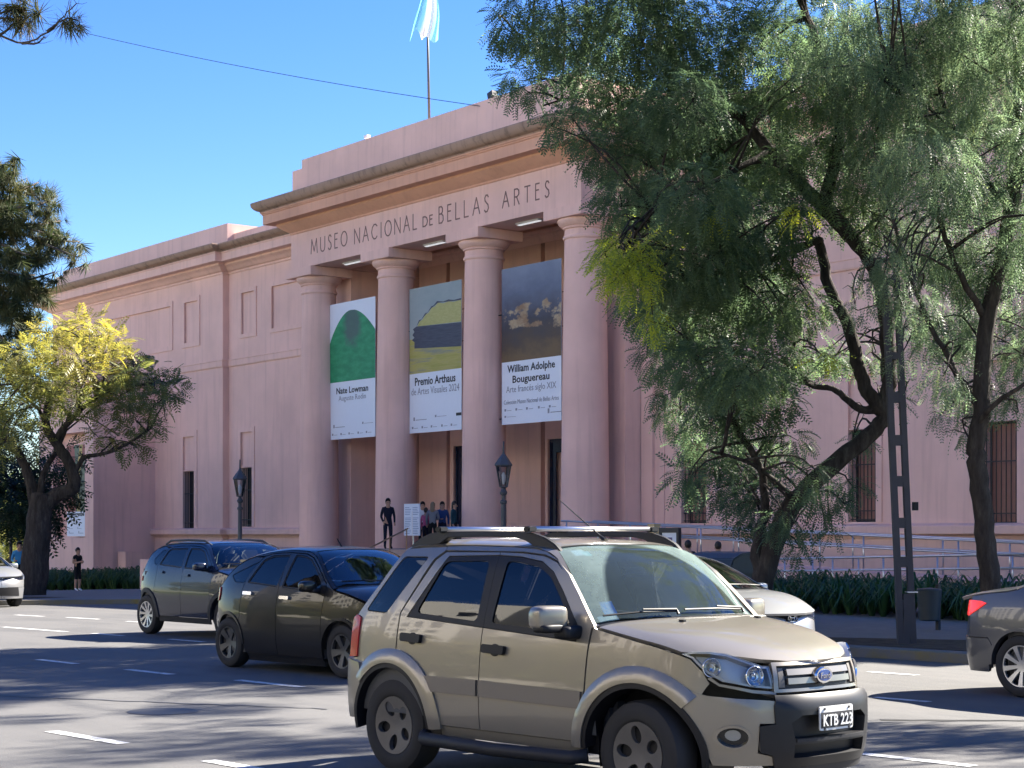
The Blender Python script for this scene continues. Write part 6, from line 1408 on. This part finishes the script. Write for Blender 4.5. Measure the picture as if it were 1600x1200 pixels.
tx('Premio Arthaus', .325, .78, .30, bold=.02); tx('de Artes Visuales 2024', .262, .92, .26, 'print_grey'); mk(.085, (.08,), .08, .26); mk(.098, (.5,), .05, .22); mk(.03, (.05, .24, .42, .62, .80)); sh('logo', 'print_black', [(.90, .095), (1, .095), (1, .115), (.90, .115)], 2)
r_, sh, tx, mk = banner(-49.32, -46.05, YBN, 5.46, 10.80, .42, 'tall banner with a dusky painting and the words William Adolphe Bouguereau')
# a plain stand-in for the painting: pale cloud over dusky ground in the same colours
sh('artwork', 'art_painting', [(0, .40), (1, .40), (1, 1), (0, 1)], 1)
tx('William Adolphe', .315, .80, .34, bold=.02); tx('Bouguereau', .247, .62, .33, bold=.02); tx('Arte francés siglo XIX', .19, .84, .29, 'print_grey'); tx('Colección Museo Nacional de Bellas Artes', .128, .92, .15, 'print_grey'); mk(.085, (.05, .24, .42, .62, .80)); mk(.045, (.05,), .04, .2); mk(.05, (.78,), .1, .22)
r_, sh, tx, mk = banner(-82.25, -79.98, AYF + .03, 1.62, 6.0, .42, 'tall red, green and ochre banner on the corner block behind the yellow tree', 'banners on the museum')
sh('artwork', 'art_red', [(0, .27), (1, .27), (1, 1), (0, 1)], 1); sh('artwork', 'art_olive', [(.45, .27), (1, .27), (1, .85), (.75, .8), (.6, 1), (.38, 1), (.45, .75), (.3, .55), (.5, .4)], 2); sh('artwork', 'art_ochre', [(.52, .27), (.72, .27), (.66, .4), (.52, .55), (.7, .72), (.82, 1), (.68, 1), (.5, .72), (.42, .55), (.6, .4)], 3)
tx('Arte Argentino', .205, .78, .28, bold=.03); mk(.15, (.1, .3), .08, .16); mk(.08, (.1, .55), .06, .2); mk(.03, (.1, .6), .08, .25)

# ------------------------------------------------------------------ flag, pole, floodlight, overhead wire
fb = on_y(672, 184, 40.0)
FPB = Vector((fb.x, 40.0, 16.45))
fp = empty('flagpole', FPB, 'slim dark flagpole on the museum roof', 'flagpole')
top = FPB + Vector((-.25, 0, 7.4)); MB().tube([FPB, top], [.06, .04], 8).build('pole', 'pole_metal' if 'pole_metal' in MATS else 'lamp_iron', fp, smooth=True); MB().lathe([(.0, .12), (.08, .06), (.08, -.02), (0, -.06)], top, n=10, cap=False).build('finial', 'brass', fp)
MB().box(FPB.x - .1, FPB.x + .1, 39.9, 40.1, 16.4, 16.55).build('foot', 'iron', fp)
leaf = NT('flag_cloth'); v_ = leaf.n('ShaderNodeAttribute', _attribute_name='tint'); c_ = leaf.ramp(v_.outputs['Fac'], [(.30, (.22, .58, .78)), (.36, (.80, .80, .78)), (.64, (.80, .80, .78)), (.70, (.22, .58, .78))])
p_ = leaf.n('ShaderNodeBsdfPrincipled', Roughness=.8); leaf.l(c_, p_.inputs[0]); tr_ = leaf.n('ShaderNodeBsdfTranslucent'); leaf.l(c_, tr_.inputs[0]); mx_ = leaf.n('ShaderNodeMixShader'); mx_.inputs[0].default_value = .5; leaf.l(p_.outputs[0], mx_.inputs[1]); leaf.l(tr_.outputs[0], mx_.inputs[2]); leaf.l(mx_.outputs[0], leaf.out.inputs[0])
def flag():
    V = []; F = []; T = []; n, h = 30, 16; zc = float(np.array([FPB.x, 40]) @ VD)
    for i in range(n + 1):
        for j in range(h + 1):
            u = i / n; v = j / h       # limp cloth hung from the halyard, its fly folded to both sides of the pole
            xl = 668 - 29 * v ** 1.35; xr = 673 + 13 * math.sin(min(1, v * 1.25) * math.pi / 2); px = xl + (xr - xl) * u + 1.5 * math.sin(v * 7 + u * 4) * v
            bot = 66 - 20 * math.sin(min(1, u / .42) * math.pi) * (1 if u < .42 else 0) - (5 * math.sin((u - .42) / .58 * math.pi * 2) + 4 if u >= .42 else 0); py = -58 + (bot + 58) * v
            V.append(tuple(at_depth(px, py, zc - .12 + .22 * math.sin(u * 13 + v * 2.5) * v))); T.append(min(1, max(0, .02 + (u + .22 * (v - 1)) * 1.02)) * .95)
    for i in range(n):
        for j in range(h): a = i * (h + 1) + j; F.append((a, a + 1, a + h + 2, a + h + 1))
    o = link('flag', npmesh('flag', V, F, 'flag_cloth', smooth=True, tint=T)); tag(o, 'pale blue and white flag hanging limp from the roof pole', 'flag')
flag()
p = on_y(769, 152, 36.3); fl_ = empty('floodlight', (p.x, 36.3, 16.46), 'small black floodlight on the roof edge above the name', 'floodlight')
MB().obox((p.x, 36.3, 16.66), (1, 0, .25), (0, 1, 0), (-.25, 0, 1), .14, .1, .11).build('housing', 'iron', fl_); MB().box(p.x - .03, p.x + .03, 36.27, 36.33, 16.46, 16.6).build('bracket', 'iron', fl_)
p = on_y(574, 213, 36.3); q_ = empty('roof_camera', (p.x, 36.3, 16.46), 'tiny white camera on the roof edge left of the flagpole', 'camera'); MB().box(p.x - .03, p.x + .03, 36.27, 36.33, 16.46, 16.6).build('post', 'white_paint', q_); MB().box(p.x - .12, p.x + .1, 36.22, 36.38, 16.58, 16.7).build('body', 'white_paint', q_)
def wire():
    a, b = on_y(-420, -120, 24), Vector((on_y(750, 157, 36).x, 36.0, 16.3)); P = []
    mid = on_y(400, 117, 30)
    for i in range(25):
        t = i / 24; P.append(a.lerp(b, t))
    # sag so that the line passes below the straight chord in the middle
    n0 = on_y(80, 52, 27.5); 
    for i, q in enumerate(P): t = i / 24; P[i] = q + Vector((0, 0, -4 * t * (1 - t) * 1.0))
    o = MB().tube(P, .011, 4).build('overhead_wire', 'iron'); tag(o, 'thin overhead wire sagging across the sky to the museum roof', 'wire')
wire()

# ------------------------------------------------------------------ lamps, ladder pole, bins, signs
def street_lamp(x, y, label):
    z0 = gz(x) + .12; root = empty('street_lamp', (x, y, z0), label, 'street lamp', 'lanterns before the museum'); H = 4.12 - z0
    MB().lathe([(.20, 0), (.20, .12), (.15, .2), (.14, .7), (.10, .8), (.085, .9), (.07, H - 1.55), (.10, H - 1.52), (.10, H - 1.46), (.06, H - 1.42), (.06, H - 1.3), (.10, H - 1.26), (.11, H - 1.2), (.06, H - 1.12), (.05, H - 1.05)], (x, y, z0), n=14).build('post', 'lamp_iron', root, smooth='auto')
    zb = z0 + H - 1.06; m = MB(); n = 6; 
    for i in range(n):
        a = 2 * math.pi * i / n; m.tube([(x + .11 * math.cos(a), y + .11 * math.sin(a), zb), (x + .22 * math.cos(a), y + .22 * math.sin(a), zb + .62)], .016, 4)
    m.lathe([(.04, -.03), (.12, 0), (.12, .03)], (x, y, zb), n=6).lathe([(.23, .60), (.26, .63), (.25, .67), (.15, .82), (.05, .95), (.03, 1.02), (.025, 1.3), (.008, 1.34)], (x, y, zb), n=6); ln = m.build('lantern', 'lamp_iron', root)
    m = MB(); 
    for i in range(n):
        a, b = 2 * math.pi * i / n, 2 * math.pi * (i + 1) / n; m.quad(*[(x + rr * math.cos(c), y + rr * math.sin(c), zb + zz) for rr, c, zz in ((.106, a, .02), (.106, b, .02), (.212, b, .6), (.212, a, .6))])
    m.build('lantern_glass', 'glass_lens', ln, fix=False); MB().lathe([(.02, 0), (.06, .1), (.07, .25), (.02, .35)], (x, y, zb + .08), n=10).build('bulb', 'white_paint', ln)
street_lamp(-57.1, 31, 'iron street lantern before the narrow barred window, left of the portico')
street_lamp(-41.35, 31, 'iron street lantern before the second gap, right of the middle banner')

def ladder_pole():
    zc = float(np.array([-17.06, 20.03]) @ VD); A = lambda px, py, o=0: at_depth(px, py, zc + o)
    b = A(1418, 1006); root = empty('utility_pole', b, 'dark twin-leg utility pole with ladder rungs beside the kerb', 'utility pole')
    for pts in (((1407, 1006), (1402, 880), (1394, 700), (1386, 520), (1380, 432)), ((1427, 1008), (1421, 880), (1413, 700), (1405, 520), (1400, 430))):
        P = [A(*p) for p in pts]; m = MB(); r = .058
        for q, s in zip(P, P[1:]):
            u = (s - q).normalized(); x = Vector((VR[0], VR[1], 0)); y = Vector((VD[0], VD[1], 0)); m.obox((q + s) / 2, x, y, u, r * .72, .055, (s - q).length / 2 + .005)
        m.build('leg', 'pole_wood', root)
    for py in (945, 878, 817, 752, 688, 621, 556, 490, 440): 
        t = (1006 - py) / 1000; q = A(1417 - 45 * t, py); m = MB().obox(q, (VR[0], VR[1], 0), (VD[0], VD[1], 0), (0, 0, 1), .09, .05, .075 if py > 600 else .05); m.build('rung', 'pole_wood', root)
    m = MB().obox(A(1416, 967), (VR[0], VR[1], 0), (VD[0], VD[1], 0), (0, 0, 1), .05, .06, .36); m.build('stub_post', 'pole_wood', root)
    m = MB().obox(A(1430, 791), (VR[0], VR[1], 0), (VD[0], VD[1], 0), (0, 0, 1), .035, .05, .06); m.build('junction_box', 'black_plastic', root)
    MB().obox(A(1424, 925), (VR[0], VR[1], 0), (VD[0], VD[1], 0), (0, 0, 1), .075, .09, .008).build('strap', 'steel', root)
ladder_pole()
def litter_bin():
    b = ground(1452, 985, .12); root = empty('litter_bin', b, 'dark hanging litter bin beside the ladder pole', 'litter bin'); z = b.z
    X = Vector((VR[0], VR[1], 0)); m = MB(); n = 16
    m.lathe([(.15, .16), (.17, .18), (.20, .62), (.205, .66), (.19, .68), (.02, .70)], b, n=20); m.build('bin_body', 'bin_plastic', root, smooth='auto'); MB().box(b.x - .03, b.x + .03, b.y + .19, b.y + .25, z, z + .75).build('bin_post', 'iron', root)
litter_bin()
def container():
    b = ground(1160, 985, .0); b = Vector((-24.0, 21.3, gz(-24.0))); zc = float(np.array([b.x, b.y]) @ VD); b = at_depth(1140, 900, zc); b.z = gz(b.x)
    root = empty('waste_container', b, 'dark rounded-lid waste container behind the silver sedan', 'waste container'); x, y = b.x, b.y
    MB().box(x - .6, x + .6, y - .55, y + .55, .12 + b.z, 1.0 + b.z).build('tub', 'bin_plastic', root, bevel=.06)
    m = MB(); P = [(y - .58, 1.0), (y - .58, 1.12), (y - .5, 1.27), (y - .3, 1.36), (y, 1.39), (y + .3, 1.36), (y + .5, 1.27), (y + .58, 1.12), (y + .58, 1.0)]
    for q in (x - .63, x + .63): m.v += [(q, a, c + b.z) for a, c in P]
    n = len(P); m.f = [(i, i + 1, n + i + 1, n + i) for i in range(n - 1)] + [tuple(range(n))[::-1], tuple(range(n, 2 * n))]; m.mi = [0] * len(m.f); m.build('lid', 'bin_plastic', root, bevel=.02)
    for sx in (-.5, .5): MB().lathe([(.09, -.03), (.1, 0), (.09, .03)], (x + sx, y - .45, b.z + .1), axis='x', n=12).build('castor', 'rubber', root)
container()
def board():
    p = on_y(1047, 860, 30.0); x, y = p.x, p.y; z = gz(x) + .12; root = empty('poster_stand', (x, y, z), 'black framed poster stand with pale purple poster beside the ramp', 'poster stand'); h = 1.86
    w_ = .36; MB().box(x - w_, x - w_ + .08, y - .05, y + .05, z, h).box(x + w_ - .08, x + w_, y - .05, y + .05, z, h).box(x - w_ + .08, x + w_ - .08, y - .05, y + .05, h - .12, h).box(x - w_ + .08, x + w_ - .08, y - .05, y + .05, z, z + .5).build('frame', 'iron', root)
    MB().box(x - w_ + .08, x + w_ - .08, y - .02, y + .02, z + .5, h - .12).build('poster', 'vinyl_white', root); MB().box(x - .12, x + .1, y - .026, y - .021, 1.0, 1.62).build('print', 'poster_purple', root)
    p = on_y(1022, 850, 30.4); r2 = empty('post', (p.x, 30.4, z), 'cream painted square post left of the poster stand', 'post'); MB().box(p.x - .11, p.x + .11, 30.3, 30.5, z, 1.92).build('shaft', 'cream_paint', r2); MB().box(p.x - .125, p.x + .125, 30.285, 30.515, 1.921, 1.96).build('cap', 'cream_paint', r2)
plain('poster_purple', (.10, .09, .22), .5); plain('ink_blue', (.16, .24, .40), .6)
board()
def info_sign():
    p0, p1 = on_y(632, 788, 34.6), on_y(656, 788, 34.6); x0, x1 = p0.x, p1.x; y = 34.6; root = empty('information_sign', ((x0 + x1) / 2, y, FL), 'pale two-column information sign at the head of the steps', 'sign')
    MB().box(x0, x1, y - .02, y + .02, 1.66, 2.76).build('panel', 'vinyl_white', root)
    for i in range(16):
        for s in (0, 1):
            if i in (5,): continue
            a = x0 + .06 + s * (x1 - x0) * .5; MB().box(a, a + (x1 - x0) * random.uniform(.28, .40), y - .023, y - .0205, 2.62 - i * .06, 2.638 - i * .06).build('text_line', 'ink_blue', root)
    MB().box((x0 + x1) / 2 + .02, (x0 + x1) / 2 + .07, y - .026, y - .0205, 1.66, 2.5).build('rule', 'white_paint', root)
    MB().tube([((x0 + x1) / 2, y + .05, FL), ((x0 + x1) / 2, y + .05, 1.9)], .03, 8).build('stand', 'steel', root)
info_sign()
# handrail up the steps
hb = empty('handrail', (-54.3, 30.6, gz(-54)), 'slim brass handrail climbing the museum steps', 'handrail')
a, b = on_y(578, 856, 30.3), on_y(637, 826, 34.2); MB().tube([a, b], .028, 8).build('rail', 'brass', hb)
for t in (.03, .5, .97): q = a.lerp(b, t); MB().tube([q, (q.x, q.y, max(gz(q.x), FL - (33.4 - min(33.4, q.y)) / .36 * .15) - .2)], .02, 6).build('post', 'brass', hb)
# ------------------------------------------------------------------ the ramp with its double rails
def ramp():
    yA, yB = 34.6, 32.4
    root = empty('access_ramp', (-34, yB, gz(-34)), 'long switchback access ramp with double steel rails below the right wing', 'ramp')
    xs, xe = -42.15, -21.5; zA = lambda x: FL + (.42 - FL) * (x - xs) / (xe - xs); zB = lambda x: .42 + (.02 - .42) * (xe - x) / (xe + 37.2)
    def deck(name, y0, y1, x0, x1, f, mat):
        m = MB(); m.v = [(x0, y0, -1.5), (x1, y0, -1.5), (x1, y1, -1.5), (x0, y1, -1.5), (x0, y0, f(x0)), (x1, y0, f(x1)), (x1, y1, f(x1)), (x0, y1, f(x0))]
        m.f = [(3, 2, 1, 0), (4, 5, 6, 7), (0, 1, 5, 4), (1, 2, 6, 5), (2, 3, 7, 6), (3, 0, 4, 7)]; m.mi = [0] * 6; return m.build(name, mat, root)
    deck('ramp_wall', yA - .7, yA + .7, xs, xe, zA, 'plaster'); deck('ramp_wall', yB - .7, yB + .7, -37.2, xe, zB, 'ramp_paint'); deck('landing', yB - .7, yA + .7, xe + .005, xe + 3, lambda x: .42, 'plaster')
    for y, f, x0, x1 in ((yA - .62, zA, xs, xe), (yA + .62, zA, xs, xe), (yB - .62, zB, -37.2, xe), (yB + .62, zB, -37.2, xe - .6)):
        for h in (.92, .62): MB().tube([(x0 - .25, y, f(x0) + h), (x1 + .25, y, f(x1) + h)], .027, 8).build('rail', 'steel', root, smooth=True)
        n = int((x1 - x0) / 1.45); pm = None
        for i in range(n + 1):
            x = x0 + (x1 - x0) * i / n
            if pm is None: o = MB().tube([(0, 0, 0), (0, 0, .92)], .022, 6).build('post', 'steel', root, world=False, smooth=True); pm = o.data
            else: o = link('post', pm, root)
            o.location = Vector((x, y, f(x))) - wl(root)
    for y in (yB - .62, yA + .62):
        for h in (.92, .62): MB().tube([(xe, y, .42 + h), (xe + 2.9, y, .42 + h)], .027, 8).build('rail', 'steel', root, smooth=True)
        for x in (xe + 1.4, xe + 2.8): MB().tube([(x, y, .42), (x, y, 1.34)], .022, 6).build('post', 'steel', root, smooth=True)
plaster('ramp_paint', (.46, .19, .12), (.3, .14, .1), .4)
ramp()

# ------------------------------------------------------------------ people
def cloth(name, c): plain('cloth_' + name, c, .85, var=.2, spec=.2); return 'cloth_' + name
for nm, c in (('navy', (.012, .014, .028)), ('black', (.012, .012, .013)), ('blue', (.03, .06, .16)), ('cyan', (.06, .26, .48)), ('grey', (.20, .21, .22)), ('pink', (.45, .10, .20)), ('white', (.7, .7, .7)), ('teal', (.02, .06, .08)), ('lime', (.45, .55, .08))): cloth(nm, c)
def person(pos, face, H, top, legs, label, shoe='cloth_black', hair='hair_dark', hl='short', pose=None, shorts=False, sleeve=True, group=None):
    """one continuous skinned body; face is the heading the person looks along (radians)"""
    P = dict(step=.0, la=(.01, -.01, .0), ra=(.01, -.01, .0), bend=.0); P.update(pose or {})
    root = empty('person', pos, label, 'person', group, rz=face - math.pi / 2)      # local +y is forward
    s = H / 1.75; J = {}; 
    def j(n, x, y, z, r): J[n] = (Vector((x, y, z)) * s, r * s)
    st = P['step']; b = P['bend']
    j('pelvis', 0, 0, .95, .135); j('waist', 0, .01 + b * .1, 1.10, .125); j('chest', 0, .02 + b * .3, 1.32, .150); j('neck', 0, .02 + b * .4, 1.49, .056); j('head', 0, .045 + b * .5, 1.60, .088); j('crown', 0, .035 + b * .5, 1.70, .078)
    for sg, nm, arm in ((-1, 'R', P['ra']), (1, 'L', P['la'])):
        j('hip' + nm, sg * .09, 0, .90, .095); j('knee' + nm, sg * .10, .03 + sg * st * .5, .50, .066); j('ankle' + nm, sg * .10, -.02 + sg * st, .10, .045); j('toe' + nm, sg * .115, .14 + sg * st, .04, .036)
        j('sho' + nm, sg * .175, .01 + b * .35, 1.42, .066); j('elb' + nm, sg * (.23 + arm[0]), arm[1] + b * .35, 1.14 + arm[2] * .3, .047)
        wx, wy, wz = P.get('w' + nm, (sg * (.22 + arm[0] * .6), .08 + arm[1] * 2 + b * .35, .90 + arm[2])); j('wri' + nm, wx, wy, wz, .033); d = Vector((0, .05, -.08)) if 'w' + nm not in P else Vector((-sg * .05, .07, .02)); j('hand' + nm, wx + d.x, wy + d.y, wz + d.z, .036)
    E_ = [('pelvis', 'waist'), ('waist', 'chest'), ('chest', 'neck'), ('neck', 'head'), ('head', 'crown')]
    for nm in 'RL': E_ += [('pelvis', 'hip' + nm), ('hip' + nm, 'knee' + nm), ('knee' + nm, 'ankle' + nm), ('ankle' + nm, 'toe' + nm), ('chest', 'sho' + nm), ('sho' + nm, 'elb' + nm), ('elb' + nm, 'wri' + nm), ('wri' + nm, 'hand' + nm)]
    K = list(J); me = bpy.data.meshes.new('body'); me.from_pydata([tuple(J[k_][0]) for k_ in K], [(K.index(a), K.index(c)) for a, c in E_], [])
    o = bpy.data.objects.new('body', me); COL.objects.link(o); o.modifiers.new('skin', 'SKIN'); ss = o.modifiers.new('sub', 'SUBSURF'); ss.levels = 1; ss.render_levels = 1
    for i, k_ in enumerate(K): me.skin_vertices[0].data[i].radius = (J[k_][1], J[k_][1] * (.82 if k_ in ('chest', 'waist', 'pelvis') else 1)); me.skin_vertices[0].data[i].use_root = (k_ == 'pelvis')
    dg = bpy.context.evaluated_depsgraph_get(); dg.update(); m2 = bpy.data.meshes.new_from_object(o.evaluated_get(dg)); bpy.data.objects.remove(o)
    m2.name = 'body'; m2.materials.clear()
    for mt in ('skin', top, legs, shoe): m2.materials.append(MATS[mt])
    seg = [(J[a][0], J[c][0], a, c) for a, c in E_]
    for p in m2.polygons:
        c = p.center; best = None
        for a, e, na, ne in seg:
            ab = e - a; t = max(0, min(1, (c - a).dot(ab) / ab.length_squared)); dd = (c - (a + ab * t)).length
            if best is None or dd < best[0]: best = (dd, na, ne, t)
        _, na, ne, t = best; k_ = 0
        if ne in ('waist', 'chest') or ne.startswith('sho') or (ne == 'neck' and t < .55): k_ = 1
        if ne.startswith('elb'): k_ = 1 if sleeve or t < .35 else 0
        if ne.startswith('wri'): k_ = 1 if (sleeve and t < .9) else 0
        if ne == 'waist' and t < .35 or ne.startswith('hip') or ne.startswith('knee'): k_ = 2
        if ne.startswith('ankle'): k_ = 0 if shorts else 2
        if ne.startswith('toe') or (ne.startswith('ankle') and t > .93): k_ = 3
        if ne.startswith('knee') and shorts == 'short' and t > .55: k_ = 0
        p.material_index = k_; p.use_smooth = True
    body = link('body', m2, root)
    h = J['head'][0]; up = J['crown'][0]; c = (h + up) / 2; m = MB(); rx, ry, rz = .098 * s, .112 * s, .125 * s
    n1, n2 = 10, 16
    for i in range(n1 + 1):
        for k_ in range(n2):
            a = math.pi * i / n1; q = 2 * math.pi * k_ / n2; v = Vector((math.sin(a) * math.sin(q) * rx, math.sin(a) * math.cos(q) * ry, math.cos(a) * rz)); m.v.append(tuple(c + v + Vector((0, -.012, .022)) * s))
    for i in range(n1):
        for k_ in range(n2):
            q = 2 * math.pi * (k_ + .5) / n2; lim = (.38 if math.cos(q) > .45 else (.62 if math.cos(q) > -.2 else (.80 if hl == 'short' else .95)))
            if (i + 1) / n1 <= lim + .01: m.f.append((i * n2 + k_, i * n2 + (k_ + 1) % n2, (i + 1) * n2 + (k_ + 1) % n2, (i + 1) * n2 + k_)); m.mi.append(0)
    if hl == 'long': rblob(m, c + Vector((0, -.075, -.10)) * s, (.088 * s, .045 * s, .17 * s), 2.6, 8)
    if hl == 'bun': rblob(m, c + Vector((0, -.12, .03)) * s, (.045 * s, .045 * s, .045 * s), 2, 6)
    m.build('hair', hair, root, world=False, smooth=True, fix=False)
    m = MB(); rblob(m, h + Vector((0, .092, -.005)) * s, (.013 * s, .018 * s, .022 * s), 2, 6)
    for sg in (-1, 1): rblob(m, h + Vector((sg * .088, .0, .0)) * s, (.012 * s, .022 * s, .03 * s), 2, 6)
    m.build('face', 'skin', root, world=False, smooth=True); 
    for sg in (-1, 1): rblob(MB(), h + Vector((sg * .034, .080, .032)) * s, (.013 * s, .008 * s, .008 * s), 2, 6).build('eye', 'hair_dark', root, world=False, smooth=True)
    return root
toward = lambda x, y: math.atan2(-y, -x)
p = on_y(604, 858, 33.6); p.z = 1.19
p = Vector((p.x, 33.65, FL)); person(p, toward(p.x, p.y) + .25, 1.72, 'cloth_navy', 'cloth_navy', 'man in dark jacket and trousers standing in front of the second column', pose=dict(wL=(.17, .07, .94)))
for (px, top, legs, H, hair, hl, lab, f, Y) in ((660, 'cloth_white', 'cloth_black', 1.66, 'hair_dark', 'short', 'dark haired person half hidden behind the information sign', .3, 36.2), (665, 'cloth_pink', 'cloth_navy', 1.42, 'hair_dark', 'short', 'child in pink top beside the information sign', 2.6, 35.4), (676, 'cloth_grey', 'cloth_black', 1.60, 'hair_fair', 'long', 'fair haired person in grey coat, seen from behind in the doorway group', 3.0, 35.2), (691, 'cloth_blue', 'cloth_navy', 1.63, 'hair_dark', 'long', 'long haired woman in blue jacket facing the street', .1, 35.8), (709, 'cloth_teal', 'cloth_black', 1.62, 'hair_dark', 'long', 'person in dark teal coat beside the third column', 1.2, 35.3)):
    p = on_y(px, 830, Y); p.z = FL; person(p, toward(p.x, p.y) + f, H, top, legs, lab, hair=hair, hl=hl, group='visitors at the museum door', pose=dict(wL=(.05, .26, 1.12)) if top in ('cloth_blue', 'cloth_grey') else None)
p = ground(121, 924, .12); person(p, toward(p.x, p.y) + .75, 1.50, 'cloth_black', 'cloth_black', 'woman in black leggings and white shoes on the pavement before the hedge', shoe='cloth_white', hl='bun', sleeve=False, shorts=True, pose=dict(wL=(.08, .34, 1.22), wR=(-.02, .30, 1.20)))
p = ground(30, 929, .12); person(p, toward(p.x, p.y) + .2, 1.62, 'cloth_cyan', 'cloth_black', 'jogger in light blue top and black shorts beside the tree trunk', shoe='cloth_white', shorts='short', pose=dict(step=.14, wL=(.18, .22, 1.12), wR=(-.2, .18, 1.1)))
for px, py, lab in ((1075, 848, 'person behind the silver sedan, only the head showing, left of two'), (1122, 850, 'person behind the silver sedan, only the head showing, right of two')):
    p = on_y(px, py, 27.5); z = gz(p.x) + .12; H = p.z + .03 - z; person(Vector((p.x, 27.5, z)), toward(p.x, 27) + math.pi, H, 'cloth_black', 'cloth_black', lab, group='people behind the parked cars')
# lamp post and pale far building in the park at the left
q = at_depth(17, 880, 92); q.z = gz(q.x); r_ = empty('lamp_post', q, 'thin dark park lamp post at the left edge', 'lamp post'); MB().tube([q, q + Vector((0, 0, 5))], .09, 6).build('post', 'iron', r_); MB().lathe([(.1, 0), (.25, .1), (.25, .4), (.05, .5)], q + Vector((0, 0, 5)), n=8).build('lamp', 'lamp_iron', r_)
q = at_depth(10, 880, 190); z = gz(q.x); r_ = empty('pavilion', (q.x, q.y, z), 'pale sunlit far building seen past the tree trunk', 'building'); MB().box(q.x - 14, q.x + 14, q.y, q.y + 8, z - 3, z + 5.2).build('wall', 'far_wall', r_); MB().box(q.x - 14.5, q.x + 14.5, q.y - .5, q.y + 8.5, z + 5.21, z + 5.8).build('roof', 'roof_felt', r_)
for i in range(9): MB().box(q.x - 12 + i * 3, q.x - 10.8 + i * 3, q.y - .05, q.y + .2, z + .8, z + 3.4).build('window', 'door_dark', r_)
